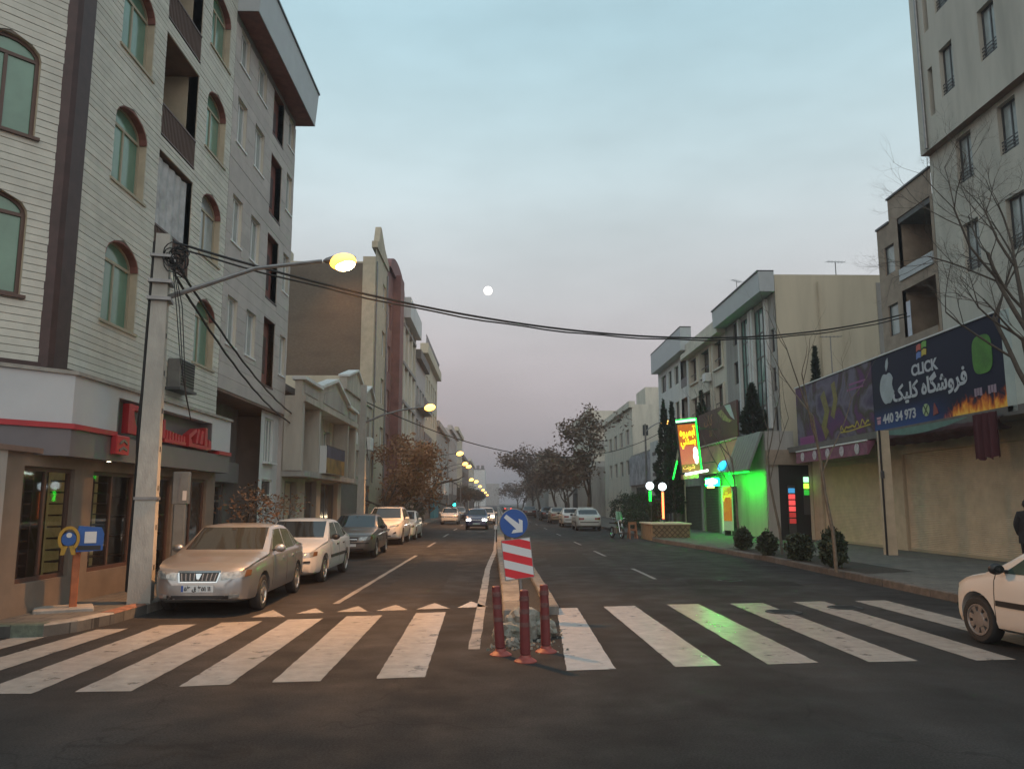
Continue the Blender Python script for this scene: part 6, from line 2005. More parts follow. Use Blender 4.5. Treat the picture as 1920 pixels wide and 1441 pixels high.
car('sedan_car', 'silver sedan with chrome barred grille parked nearest the corner shop', 'sedan', silver, (-4.97, 15.82), DN + R(1.5), plate='\u06F5\u06F3 \u0642 \u06F3\u06F5\u06F1 \u06F1\u06F1', fogs=True)
car('sedan_car', 'white sedan with black bumper strip parked behind the silver sedan', 'sedan', white2, (-4.92, 20.85), DN, trim='car_black', grille='slot', plate='\u06F2\u06F4 \u0642 \u06F7\u06F1')
car('sedan_car', 'grey brown sedan parked third in the left row', 'sedan', brown, (-5.0, 29.5), DN + R(1), grille='slot', trim='car_black')
car('crossover_car', 'white crossover with swept headlights parked fourth on the left', 'suv', white, (-5.1, 38.0), DN, grille='slot', roofm='car_black')
car('sedan_car', 'white sedan parked just behind the white crossover', 'sedan', white, (-4.92, 42.6), DN, grille='slot')
car('compact_car', 'small white car far down the left lane', 'boxy', white, (-4.1, 71.4), DN, grille='slot', rim='steel')
car('sedan_car', 'dark car almost hidden behind the far white car', 'sedan', dark, (-4.2, 88), DN, grille='slot')
car('compact_car', 'dark blue compact car driving towards us with headlights on', 'boxy', blue, (-1.42, 58.2), DN, grille='slot', rim='steel', lights='lamp_on')
car('compact_car', 'white car with glaring warm headlights behind the blue one', 'boxy', white, (-0.95, 72), DN, grille='slot', lights='lamp_on_warm')
UP = R(90)
car('taxi_car', 'white taxi with roof board parked nearest on the right', 'sedan', white2, (6.15, 56.1), UP, roofsign=True, trim='car_black', rim='steel')
car('sedan_car', 'white sedan parked just ahead of the taxi', 'sedan', white, (5.85, 64.2), UP, trim='car_black')
car('sedan_car', 'tan sedan parked third in the right row', 'sedan', tanp, (5.6, 74.6), UP, trim='car_black')
car('sedan_car', 'dark sedan parked fourth in the right row', 'sedan', dark, (5.25, 84), UP)
car('sedan_car', 'dark sedan farthest along the right row', 'sedan', dark, (4.0, 101), UP)
car('sedan_car', 'distant car with red tail lights lit near the end of street', 'sedan', dark, (2.0, 150), UP, tail='tail_on')
hd = R(97)
fx = Vector((math.cos(hd), math.sin(hd), 0))
lf = Vector((-fx.y, fx.x, 0))
ct = Vector((6.42, 10.94, 0)) - fx * 1.22 - lf * .825
car('hatchback_car', 'white hatchback at the right edge with black door moulding', 'hatch', white2, (ct.x, ct.y), hd, rim='steel', trim='car_black')
# ================================================================== STREET FURNITURE
mat('pole_concrete', (0.35, 0.335, 0.30), 0.9, var=0.18, scale=6, bump=0.3, stain=0.45, sscale=1.5, stretch=(1, 1, 0.4))
sod = (1.0, 0.44, 0.14)
mat('sodium_lens', (1, 0.8, 0.4), 0.3, emit=(1.0, 0.42, 0.04), es=5)
mat('sodium_core', (1, 0.9, 0.7), 0.3, emit=(1.0, 0.72, 0.35), es=60)
mat('sodium_far', (1, 0.8, 0.4), 0.3, emit=(1.0, 0.46, 0.08), es=6)
def lamp_arm(root, pts, head, r=0.04, far=False, lens='sodium_lens', k=1.0):
    arm = MB().tube(pts, [r * 1.25, r * 1.1, r, r * 0.9][:len(pts)], 8).build('arm', 'grey_metal', root, True)
    hd_ = MB()
    n = 10
    L = 0.62 * k
    for i in range(n):
        pass
    prof = [(0.02, 0), (0.07, 0.06), (0.11, 0.18), (0.14, 0.34), (0.13, 0.5), (0.05, 0.6), (0.001, 0.62)]
    hd_.lathe([(a * k, b * k) for a, b in prof], (0, 0, 0), 'x', 14)
    Mh = Matrix.Translation(head) @ Matrix.Rotation(R(-10), 4, 'Y') @ Matrix.Translation((-0.3 * k, 0, 0)) @ Matrix.Diagonal((1, 1, 0.7, 1))
    h_ = hd_.build('lamp_head', 'grey_metal', root, True, M=Mh)
    ln = MB().sphere((0.36 * k, 0, -0.07 * k), 0.25 * k, 18, 12, 0.85)  # lens swollen beyond a real one; its shape carries the lamp's glow
    ln.build('lens', lens, h_, True, M=Mh)
    if lens == 'sodium_lens':
        MB().sphere((0.38 * k, -0.03, -0.16 * k), 0.195 * k, 16, 10, 0.85).build('bulb_glare', 'sodium_core', h_, True, M=Mh)  # white core sized for the glare, larger than a real bulb
    return h_
def concrete_pole(root, h, b0, b1, steps=True):
    mb = MB()
    t = 0.5
    mb.hexa([(-b0, -b0, 0), (b0, -b0, 0), (b0, b0, 0), (-b0, b0, 0)], [(-b1, -b1, h), (b1, -b1, h), (b1, b1, h), (-b1, b1, h)])
    sh_ = mb.build('shaft', 'pole_concrete', root)
    if steps:
        for k in range(9):
            z = 0.55 + 0.68 * k
            w = b0 + (b1 - b0) * z / h
            MB().box(w - 0.03, w + 0.004, -0.045, 0.045, z, z + 0.09).build('hole_shade', 'dark_void', sh_)  # near-black block, coloured as the shade inside a step hole
    return sh_
pole = empty('street_lamp', (-6.12, 14.25, 0.15), R(14), 'square concrete pole with lit orange street lamp on a long arm', 'street lamp', 'street lamps')
concrete_pole(pole, 6.55, 0.185, 0.12)
inv = (Matrix.Translation((-6.12, 14.25, 0.15)) @ Matrix.Rotation(R(14), 4, 'Z')).inverted()
W2 = lambda *p: tuple(inv @ Vector(p))
lamp_arm(pole, [W2(-6.0, 14.3, 5.55), W2(-5.2, 14.42, 5.88), W2(-4.5, 14.5, 6.16), W2(-3.3, 14.6, 6.34)], Vector(W2(-2.98, 14.6, 6.37)))
q = MB()
q.box(-0.2, 0.2, -0.2, 0.2, 5.3, 5.36)
q.box(-0.2, 0.2, -0.2, 0.2, 5.62, 5.68)
q.box(-0.19, 0.19, -0.19, 0.19, 6.1, 6.15)
q.box(-0.19, 0.19, -0.19, 0.19, 1.75, 1.8)
q.build('clamp', 'grey_metal', pole)
# cables climbing the pole and the coil at its head
for k in range(5):
    pts = []
    for i in range(22):
        z = 0.2 + 6.2 * i / 21
        w = 0.19 + (0.12 - 0.19) * z / 6.5
        pts.append((-w - 0.02 - 0.012 * (k % 2) - 0.05 * max(0, math.sin(i * 0.5 + k)) * (1 if k > 2 and 6 < i < 14 else 0.15), -0.12 + 0.045 * k + 0.015 * math.sin(i * 0.9 + k * 2), z))
    MB().tube(pts, 0.012 if k != 1 else 0.022, 6).build('climbing_cable', 'cable', pole)
for k in range(11):
    pts = []
    rr = rnd.uniform(0.08, 0.19)
    cx0, cz0 = 0.2 + rnd.uniform(-0.06, 0.14), 6.05 + rnd.uniform(-0.25, 0.2)
    tl_ = rnd.uniform(-0.6, 0.6)
    for i in range(15):
        a = 2 * PI * i / 14
        pts.append((cx0 + rr * math.cos(a), -0.16 + rnd.uniform(-0.05, 0.05) + tl_ * 0.2 * math.sin(a), cz0 + rr * math.sin(a)))
    MB().tube(pts, 0.011, 5).build('cable_coil', 'cable', pole)
for k in range(3):
    MB().tube([(0.15, -0.12, 6.25), (0.3 + 0.05 * k, -0.15, 5.2), (0.42 + 0.06 * k, -0.1, 4.2 - 0.3 * k), (0.6, 0.3, 3.2)], 0.009, 5).build('loose_cable', 'cable', pole)
sl = bpy.data.lights.new('sodium_light', 'SPOT')
sl.energy = 3600
sl.spot_size = R(150)
sl.spot_blend = 0.75
sl.color = sod
sl.shadow_soft_size = 0.16
slo = bpy.data.objects.new('sodium_light', sl)
slo.location = (-2.93, 14.6, 6.12)
slo.rotation_euler = (R(6), R(-18), 0)
col.objects.link(slo)
# second pole and lamp
def far_lamp(x, y, lx, z, label, group='street lamps', energy=0, k=1.0, conc=False):
    e = empty('street_lamp', (x, y, 0.15), 0, label, 'street lamp', group)
    if conc:
        concrete_pole(e, z + 0.8, 0.17, 0.11, False)
    else:
        MB().lathe([(0.11, 0), (0.09, 2), (0.06, z - 0.3)], (0, 0, 0), 'z', 10).build('shaft', 'grey_metal', e, True)
    lamp_arm(e, [(0, 0, z - 0.9), (0.7 * (lx - x) / 2.5, 0, z - 0.55), (1.4 * (lx - x) / 2.5, 0, z - 0.32), (lx - x - 0.25, 0, z - 0.17)], Vector((lx - x, 0, z - 0.15)), far=True, lens='sodium_far', k=k)
    if energy:
        l = bpy.data.lights.new('sodium_light', 'SPOT')
        l.spot_size = R(150)
        l.spot_blend = 0.75
        l.energy = energy
        l.color = sod
        l.shadow_soft_size = 0.16
        o = bpy.data.objects.new('sodium_light', l)
        o.location = (lx + 0.05, y, z - 0.25)
        o.rotation_euler = (0, R(-18), 0)
        col.objects.link(o)
    return e
far_lamp(-5.9, 35.2, -3.05, 6.05, 'lit orange street lamp on concrete pole by the brown tree', energy=3000, conc=True)
far_lamp(-6.1, 67, -3.2, 5.95, 'lit street lamp in front of the cream block with cornice', energy=2200, k=1.2)
for i, (y, z, k, wds) in enumerate(((88, 6.1, 1.3, 'third'), (99, 6.3, 1.35, 'fourth'), (110, 5.0, 1.3, 'fifth'), (135, 5.4, 1.5, 'sixth'), (165, 5.2, 1.5, 'seventh'), (200, 5.0, 1.6, 'eighth'), (240, 4.9, 1.7, 'ninth'), (290, 4.6, 1.8, 'farthest'))):
    far_lamp(-6.1, y, -3.6, z, 'small lit street lamp far down the left side, %s beyond the brown tree' % wds, energy=1500 if i in (0, 3) else 0, k=k)
rl_ = far_lamp(11.2, 60.2, 12.6, 7.9, 'lit warm lamp among the dark conifers on the right', energy=0, k=1.3)
# ---- overhead cables
def cable(a, b, sag, r, label, n=40, wob=0.0):
    a, b = Vector(a), Vector(b)
    pts = []
    for i in range(n + 1):
        t = i / n
        p = a.lerp(b, t)
        p.z -= sag * 4 * t * (1 - t)
        p.z += wob * math.sin(t * 60)
        p.x += wob * math.cos(t * 60)
        pts.append(p)
    return tag(MB().tube(pts, r, 6).build('overhead_cable', 'cable', smooth=True), label, 'cable', 'overhead cables')
cable((-5.95, 14.25, 6.58), (12.9, 24.4, 7.75), 1.24, 0.024, 'upper thick black cable strung across the street from the lamp pole')
cable((-5.95, 14.25, 6.48), (12.9, 24.2, 7.62), 1.2, 0.018, 'lower black cable strung across the street from the lamp pole', wob=0.012)
cable((-5.9, 14.3, 6.2), (-7.3, 29.5, 4.9), 0.35, 0.026, 'upper black service cable from lamp pole to low cream house', wob=0.006)
cable((-5.9, 14.3, 5.95), (-7.3, 29.0, 4.6), 0.4, 0.026, 'lower black service cable from lamp pole to low cream house', wob=0.006)
cable((-5.9, 35.2, 6.3), (12.8, 62, 7.3), 2.2, 0.025, 'thin far cable crossing the street by the second lamp')
cable((-5.9, 35.2, 6.4), (-7.2, 45, 4.2), 0.3, 0.02, 'cable dropping from second lamp pole past the brown tree')
# ---- steel cabinet on a post
cb = empty('junction_cabinet', (-6.72, 17.3, 0.15), R(10), 'grey steel junction cabinet on a post behind the lamp pole', 'cabinet')
MB().bbox(-0.17, 0.17, -0.1, 0.1, 1.68, 2.35, 0.02).build('box', mat('cabinet_grey', (0.16, 0.18, 0.185), 0.5, 0.2, var=0.15, scale=4), cb)
MB().box(-0.04, 0.0, -0.108, -0.1, 1.7, 2.33).build('door_edge', 'grey_metal', cb)
MB().box(0.05, 0.13, -0.108, -0.1, 1.75, 1.95).build('notice', 'plate_white', cb)
MB().bbox(-0.12, 0.12, -0.1, 0.1, 0, 1.68, 0.02).build('post', 'cabinet_grey', cb)
# ---- public telephone
ph = empty('public_telephone', (-6.78, 13.3, 0.15), R(28), 'blue public telephone with yellow side on orange post', 'telephone')
om = mat('post_orange', (0.34, 0.10, 0.035), 0.6, var=0.25, scale=6)
bm_ = mat('phone_blue', (0.018, 0.085, 0.30), 0.4, var=0.12, scale=4)
ymn = mat('phone_yellow', (0.36, 0.21, 0.02), 0.5)
MB().bbox(-0.055, 0.055, -0.055, 0.055, 0, 1.0, 0.01).build('post', om, ph)
MB().box(-0.14, 0.14, -0.14, 0.14, 0, 0.02).build('foot_plate', om, ph)
q = MB()
q.prism([(-0.02, 0.92), (0.36, 0.94), (0.37, 1.2), (0.33, 1.30), (0.0, 1.33), (-0.02, 1.25)], 'y', -0.16, 0.16)
q.build('shell', bm_, ph)
MB().box(0.09, 0.26, -0.172, -0.162, 1.06, 1.24).build('notice', 'plate_white', ph)
MB().box(0.0, 0.33, -0.168, -0.162, 0.95, 1.02).build('lower_slot', 'car_black', ph)
def ring_plate(y0, y1, outer, inner, name, m):
    mb = MB()
    n = 24
    vs = []
    for k in range(n + 1):
        a = R(-50) + R(280) * k / n
        for (rx, rz) in (outer, inner):
            vs.append((rx * math.cos(a), rz * math.sin(a)))
    for k in range(n):
        a, b, c, d = vs[2 * k], vs[2 * k + 1], vs[2 * k + 3], vs[2 * k + 2]
        mb.prism([(-0.13 + a[0], 1.13 + a[1]), (-0.13 + d[0], 1.13 + d[1]), (-0.13 + c[0], 1.13 + c[1]), (-0.13 + b[0], 1.13 + b[1])], 'y', y0, y1)
    return mb.build(name, m, ph)
ring_plate(-0.22, -0.15, (0.155, 0.2), (0.11, 0.155), 'side_shield', ymn)
MB().lathe([(0.001, -0.2), (0.105, -0.2), (0.115, -0.15)], (-0.13, 0, 1.13), 'y', 24).build('phone_face', bm_, ph)
MB().lathe([(0.001, -0.215), (0.04, -0.215), (0.04, -0.2)], (-0.13, 0, 1.19), 'y', 16).build('emblem', 'plate_white', ph)
MB().prism([(-0.24, 0.88), (-0.18, 0.88), (-0.14, 1.02), (-0.22, 1.02)], 'y', -0.2, -0.15).build('shield_foot', ymn, ph)
MB().prism([(-0.08, 0.88), (-0.02, 0.88), (-0.04, 1.02), (-0.12, 1.02)], 'y', -0.2, -0.15).build('shield_foot', ymn, ph)
MB().bbox(-0.55, 0.3, -0.25, 0.35, 0.0, 0.06, 0.02).build('plinth', 'concrete', ph)
# ---- bollards
bmr = mat('bollard_red', (0.135, 0.02, 0.02), 0.5, var=0.2, scale=10, stain=0.4, sscale=5)
bmb = mat('bollard_base', (0.24, 0.05, 0.038), 0.55, var=0.25, scale=10)
bmd = mat('bollard_band', (0.12, 0.05, 0.045), 0.55, var=0.3, scale=20)
for (x, y, tx, ty), lb in zip(((0.05, 10.22, -0.075, 0.02), (0.34, 9.8, -0.02, -0.02), (0.62, 10.4, -0.03, 0.0)),
                              ('leaning red traffic bollard, left of three at the median nose', 'red traffic bollard nearest us, middle of three', 'red traffic bollard, right of three at the median nose')):
    e = empty('bollard', (x, y, 0.0), 0, lb, 'bollard', 'bollards at the median')
    MB().lathe([(0.135, 0.0), (0.135, 0.01), (0.115, 0.025), (0.072, 0.05), (0.062, 0.08)], (0, 0, 0), 'z', 24).build('base', bmb, e, 30)
    mb = MB()
    n = 6
    pr_ = [(0.062, 0.09), (0.06, 0.3), (0.056, 0.6), (0.053, 0.78), (0.052, 0.815), (0.04, 0.825), (0.001, 0.825)]
    mb.lathe(pr_, (0, 0, 0), 'z', 20)
    S = Matrix.Identity(4)
    S[0][2], S[1][2] = tx, ty
    p = mb.build('post', bmr, e, 35, M=S)
    for z in (0.40, 0.55, 0.70):
        MB().lathe([(0.0595, z), (0.0605, z + 0.004), (0.0585, z + 0.05), (0.0575, z + 0.054)], (0, 0, 0), 'z', 20).build('band', bmd, p, M=S)
# ---- keep-right sign with hazard board
sn = empty('traffic_sign', (0.42, 13.05, 0.2), 0, 'round blue arrow sign above red and white striped hazard board', 'traffic sign')
sn.rotation_euler = (0, R(-6.5), R(4))
MB().tube([(0, 0.05, 0), (0, 0.05, 1.56)], 0.03, 10).build('pole', 'grey_metal', sn, True)
sb = mat('sign_blue', (0.012, 0.07, 0.27), 0.4)
sr = mat('sign_redfoil', (0.52, 0.018, 0.03), 0.4)
sw_ = mat('sign_whitefoil', (0.52, 0.54, 0.56), 0.4)
zc = 1.33
MB().lathe([(0.001, -0.006), (0.222, -0.006), (0.226, 0.006), (0.001, 0.006)], (0, 0, zc), 'y', 40).build('disc', sb, sn)
d_ = bpy.data.objects
arrow = [(-0.155, 0.165), (-0.115, 0.195), (0.085, -0.02), (0.085, 0.03), (0.135, 0.02), (0.12, -0.155), (-0.06, -0.135), (-0.05, -0.085), (0.03, -0.08)]
arrow = [(-0.15, 0.11), (-0.105, 0.155), (0.085, -0.02), (0.085, 0.065), (0.145, 0.03), (0.125, -0.15), (-0.055, -0.15), (-0.02, -0.10), (0.03, -0.095)]
q = MB()
q.prism([(a, zc + b) for a, b in arrow], 'y', -0.011, -0.0065)
q.build('arrow', sw_, sn)
MB().lathe([(0.226, -0.009), (0.236, -0.004), (0.236, 0.008), (0.226, 0.008)], (0, 0, zc), 'y', 40, cap=False).build('rim', 'grey_metal', sn)
hw, hh, zb_ = 0.225, 0.305, 0.77
MB().box(-hw - 0.012, hw + 0.012, 0.0, 0.02, zb_ - hh - 0.012, zb_ + hh + 0.012).build('board', 'grey_metal', sn)
def clip_band(lo, hi, s):
    # region of the board with lo <= z + s*x < hi
    poly = [(-hw, -hh), (hw, -hh), (hw, hh), (-hw, hh)]
    for sgn, lim in ((1, lo), (-1, hi)):
        out = []
        for i in range(len(poly)):
            a, b = poly[i], poly[(i + 1) % len(poly)]
            fa, fb = sgn * (a[1] + s * a[0] - lim), sgn * (b[1] + s * b[0] - lim)
            if fa >= 0: out.append(a)
            if fa * fb < 0:
                t = fa / (fa - fb)
                out.append((a[0] + (b[0] - a[0]) * t, a[1] + (b[1] - a[1]) * t))
        poly = out
        if not poly: return None
    return poly
bw = 0.132
for k in range(-3, 4):
    p = clip_band(-bw / 2 + k * bw, bw / 2 + k * bw, 0.36)
    if p and len(p) > 2:
        MB().prism([(a, zb_ + b) for a, b in p], 'y', -0.006, -0.0005).build('stripe', sr if k % 2 == 0 else sw_, sn)
mp_ = empty('thin_post', (-0.02, 33.5, 0.25), 0, 'thin dark post standing on the median behind the blue sign', 'post')
MB().tube([(0, 0, 0), (0, 0, 0.6)], 0.03, 8).build('shaft', 'frame_dark', mp_)
MB().box(-0.1, 0.02, -0.03, 0.03, 0.52, 0.68).build('plate', 'plate_white', mp_)
# ---- planter with lattice, globes and neon tubes
pb = mat('planter_brick', (0.26, 0.19, 0.11), 0.85, var=0.25, scale=5, bump=0.3, stain=0.3)
pn_ = empty('planter', (8.55, 41.3, 0.0), 0, 'square tan masonry planter with lattice front at the pavement edge', 'planter')
MB().bbox(-0.95, 0.95, -1.5, 1.5, 0, 0.78, 0.02).build('box', pb, pn_)
MB().bbox(-1.02, 1.02, -1.57, 1.57, 0.78, 0.86, 0.02).build('cap', 'tan_plaster', pn_)
q = MB()
for k in range(-4, 9):
    for s in (-1, 1):
        x = -0.9 + 0.26 * k
        a = (x, 0.1) if s > 0 else (x + 0.62, 0.1)
        b = (x + 0.62, 0.72) if s > 0 else (x, 0.72)
        def cl(p, q_):
            (x0, z0), (x1, z1) = p, q_
            t0, t1 = 0.0, 1.0
            dx = x1 - x0
            for lim, sg_ in ((-0.9, 1), (0.9, -1)):
                f0, f1 = sg_ * (x0 - lim), sg_ * (x1 - lim)
                if f0 < 0 and f1 < 0: return None
                if f0 < 0: t0 = max(t0, f0 / (f0 - f1))
                if f1 < 0: t1 = min(t1, f0 / (f0 - f1))
            return ((x0 + dx * t0, z0 + (z1 - z0) * t0), (x0 + dx * t1, z0 + (z1 - z0) * t1)) if t1 > t0 else None
        c = cl(a, b)
        if c:
            (x0, z0), (x1, z1) = c
            q.prism([(x0 - 0.02, z0), (x0 + 0.02, z0), (x1 + 0.02, z1), (x1 - 0.02, z1)], 'y', -1.535 - 0.008 * (s > 0), -1.503 - 0.008 * (s > 0))
q.build('lattice', mat('lattice_dark', (0.07, 0.05, 0.035), 0.8), pn_)
gm_ = mat('globe_white', (0.9, 0.95, 1.0), 0.3, emit=(0.80, 0.95, 1.0), es=2.6)
rn_ = mat('neon_redtube', (1, 0.3, 0.15), 0.3, emit=(1.0, 0.16, 0.05), es=5)
for (x, z, h0), col_, lb in (((7.98, 2.72, 1.85), gn, 'round white globe lamp over a green neon tube at the planter'), ((8.64, 2.68, 0.95), rn_, 'round white globe lamp over a red neon tube at the planter')):
    e = empty('globe_lamp', (x, 42.0, 0.8), 0, lb, 'lamp', 'globe lamps')
    MB().tube([(0.06, 0.08, 0), (0.06, 0.08, z - 1.0)], 0.025, 8).build('post', 'frame_dark', e)
    MB().sphere((0, 0, z - 0.8), 0.21, 20, 12).build('globe', gm_, e, 'all')
    MB().tube([(0, -0.02, h0 - 0.72), (0, -0.02, z - 1.08)], 0.055, 10).build('neon_tube', col_, e, True)
    MB().lathe([(0.1, z - 1.02), (0.06, z - 1.06)], (0.03, 0.04, 0), 'z', 12).build('collar', 'frame_dark', e)
# ---- wooden trestle and motorcycle
tr = empty('trestle', (7.05, 42.2, 0.0), R(8), 'small brown wooden trestle beside the motorcycle', 'barrier')
wm = mat('trestle_wood', (0.24, 0.12, 0.07), 0.8, var=0.25, scale=6)
MB().box(-0.22, 0.22, -0.04, 0.04, 0.72, 0.86).build('top_rail', wm, tr)
MB().box(-0.2, 0.2, -0.035, 0.035, 0.4, 0.5).build('rail', wm, tr)
for sx in (-1, 1):
    for sy in (-1, 1):
        MB().hexa([(sx * 0.2 - 0.03, sy * 0.2 - 0.03, 0), (sx * 0.2 + 0.03, sy * 0.2 - 0.03, 0), (sx * 0.2 + 0.03, sy * 0.2 + 0.03, 0), (sx * 0.2 - 0.03, sy * 0.2 + 0.03, 0)],
                  [(sx * 0.17 - 0.03, sy * 0.04 - 0.03, 0.74), (sx * 0.17 + 0.03, sy * 0.04 - 0.03, 0.74), (sx * 0.17 + 0.03, sy * 0.04 + 0.03, 0.74), (sx * 0.17 - 0.03, sy * 0.04 + 0.03, 0.74)]).build('leg', wm, tr)
mc = empty('motorcycle', (6.35, 43.0, 0.0), R(-90 + 14), 'parked motorcycle with green windshield at the right kerb', 'motorcycle')
mk = mat('moto_dark', (0.025, 0.028, 0.025), 0.35)
for x in (0.66, -0.62):
    w = MB()
    w.lathe([(0.23, -0.04), (0.27, -0.055), (0.3, -0.03), (0.3, 0.03), (0.27, 0.055), (0.23, 0.04)], (x, 0, 0.3), 'y', 28, cap=False)
    wh = w.build('wheel', 'rubber', mc, 30)
    s = MB()
    for k in range(6):
        a = PI * k / 6
        s.tube([(x - 0.24 * math.cos(a), 0, 0.3 - 0.24 * math.sin(a)), (x + 0.24 * math.cos(a), 0, 0.3 + 0.24 * math.sin(a))], 0.008, 4)
    s.lathe([(0.05, -0.06), (0.05, 0.06)], (x, 0, 0.3), 'y', 12)
    s.lathe([(0.215, -0.025), (0.235, -0.03), (0.235, 0.03), (0.215, 0.025)], (x, 0, 0.3), 'y', 24, cap=False)
    s.build('spokes', 'chrome', wh)
for s in (-1, 1):
    MB().tube([(0.66, 0.09 * s, 0.3), (0.42, 0.09 * s, 0.9)], 0.025, 8).build('fork', 'chrome', mc, True)
    MB().tube([(0.4, 0.05 * s, 0.98), (0.36, 0.3 * s, 1.05), (0.26, 0.38 * s, 1.04)], 0.014, 6).build('handlebar', 'chrome', mc, True)
    MB().tube([(0.33, 0.3 * s, 1.05), (0.38, 0.36 * s, 1.22)], 0.006, 5).build('mirror_stem', 'chrome', mc)
    MB().sphere((0.38, 0.37 * s, 1.24), 0.05, 10, 6, 0.7).build('mirror', mk, mc, 'all')
    MB().sphere((0.5, 0.2 * s, 0.82), 0.035, 8, 6).build('indicator', 'lamp_amber', mc, 'all')
MB().tube([(0.4, 0, 0.85), (0.1, 0, 0.55), (-0.3, 0, 0.5), (-0.62, 0, 0.3)], 0.035, 8).build('frame', mk, mc, True)
MB().sphere((0, 0, 0), 1, 14, 10).build('fuel_tank', mat('moto_green', (0.02, 0.07, 0.035), 0.3), mc, 'all', M=Matrix.Translation((0.15, 0, 0.82)) @ Matrix.Diagonal((0.27, 0.14, 0.13, 1)))
MB().bbox(-0.75, -0.05, -0.12, 0.12, 0.74, 0.84, 0.03).build('seat', 'car_black', mc)
MB().bbox(-0.12, 0.22, -0.13, 0.13, 0.25, 0.6, 0.04).build('engine', 'grey_metal', mc)
MB().sphere((0.52, 0, 0.9), 0.1, 14, 8).build('headlight', 'lamp_clear', mc, 'all')
q = MB()
n = 8
for i in range(n):
    for j in range(5):
        def PW(i, j):
            a = -0.9 + 1.8 * i / n
            t = j / 5
            return (0.5 - 0.2 * t - 0.06 * (1 - math.cos(a)) * 2, 0.24 * (1 - 0.25 * t) * a, 0.98 + 0.42 * t)
        q.quad(PW(i, j), PW(i + 1, j), PW(i + 1, j + 1), PW(i, j + 1))
q.build('windshield', mat('moto_screen', (0.05, 0.16, 0.08), 0.1, spec=0.8), mc, 'all')
MB().prism([(0.9, 0.42), (0.8, 0.6), (0.6, 0.64), (0.42, 0.55), (0.6, 0.61), (0.78, 0.57)], 'y', -0.06, 0.06).build('mudguard', 'moto_green', mc)
MB().tube([(-0.05, 0.14, 0.3), (-0.6, 0.16, 0.35)], 0.035, 8).build('exhaust', 'chrome', mc, True)
# ---- aerials on roofs
def aerial(loc, h, label, rz=0.0, n=6):
    e = empty('roof_aerial', loc, rz, label, 'aerial', 'roof aerials')
    MB().tube([(0, 0, 0), (0, 0, h)], 0.025, 6).build('mast', 'grey_metal', e)
    MB().tube([(-0.55, 0, h), (0.6, 0, h + 0.08)], 0.015, 5).build('boom', 'grey_metal', e)
    q = MB()
    for k in range(n):
        x = -0.5 + 1.0 * k / (n - 1)
        q.tube([(x, -0.2, h + 0.02 + 0.06 * k / n), (x, 0.2, h + 0.02 + 0.06 * k / n)], 0.008, 4)
    q.build('elements', 'grey_metal', e)
aerial((14.6, 47.2, 13.3), 1.9, 'thin roof aerial on the glass office roof beside its grey cornice', 0.8)
aerial((17.5, 39.8, 13.25), 0.9, 'roof aerial on top of the blank tan wall', 0.3)
aerial((15.6, 36.5, 4.5), 5.0, 'tall aerial mast rising from the shop row before the tan wall', 0.2)
# ================================================================== VEGETATION
mat('bark_grey', (0.085, 0.068, 0.055), 0.9, var=0.3, scale=9, bump=0.6)
mat('bark_pale', (0.13, 0.11, 0.085), 0.9, var=0.3, scale=9, bump=0.5)
mat('leaf_brown', (0.25, 0.125, 0.062), 0.8, var=0.4, scale=3)
mat('leaf_dry', (0.15, 0.10, 0.068), 0.8, var=0.4, scale=3)
mat('leaf_dark', (0.022, 0.035, 0.018), 0.7, var=0.4, scale=4)
mat('leaf_hedge', (0.022, 0.036, 0.016), 0.6, var=0.4, scale=8)
def rdir(q, d, ang):
    a = Vector((q.gauss(0, 1), q.gauss(0, 1), q.gauss(0, 1)))
    a = (a - d * a.dot(d)).normalized()
    return (d * math.cos(ang) + a * math.sin(ang)).normalized()
def grow(q, p, d, L, r, lev, maxl, out, tips, up=0.12, ang=(0.35, 0.75), kids=(2, 3), shrink=0.72, bend=0.12):
    n = 4 if lev < 3 else 3
    pts, rs = [p.copy()], [r]
    for i in range(n):
        d = (d + Vector((q.gauss(0, bend), q.gauss(0, bend), q.gauss(0, bend) + up * (0.4 if lev == 0 else 1)))).normalized()
        p = p + d * L / n
        pts.append(p.copy())
        rs.append(r * (1 - 0.4 * (i + 1) / n))
    out[min(lev, 1)].tube(pts, rs, 7 if lev == 0 else (5 if lev < 3 else 3), cap=False)
    if lev >= maxl:
        tips.append((p, d))
        return
    if lev >= 2:
        tips.append((pts[2], d))
    k = q.randint(*kids) + (1 if lev == 0 else 0)
    for j in range(k):
        t = q.uniform(0.55, 1.0) if j else 1.0
        i0 = min(n - 1, int(t * n))
        b = pts[i0].lerp(pts[i0 + 1], t * n - i0) if i0 < n else pts[-1]
        grow(q, b, rdir(q, d, q.uniform(*ang)), L * shrink * q.uniform(0.8, 1.15), rs[-1] * q.uniform(0.62, 0.85), lev + 1, maxl, out, tips, up, ang, kids, shrink, bend)
def leafcloud(q, pts, n, size, spread):
    mb = MB()
    for k in range(n):
        c, d = pts[q.randrange(len(pts))]
        c = c + Vector((q.gauss(0, spread), q.gauss(0, spread), q.gauss(0, spread * 0.8)))
        a = Vector((q.gauss(0, 1), q.gauss(0, 1), q.gauss(0, 0.6))).normalized()
        b = a.cross(Vector((q.gauss(0, 1), q.gauss(0, 1), q.gauss(0, 1)))).normalized()
        s = size * q.uniform(0.6, 1.3)
        mb.add([c - a * s, c + b * s * 0.45, c + a * s, c - b * s * 0.45], [(0, 1, 2, 3)])
    return mb
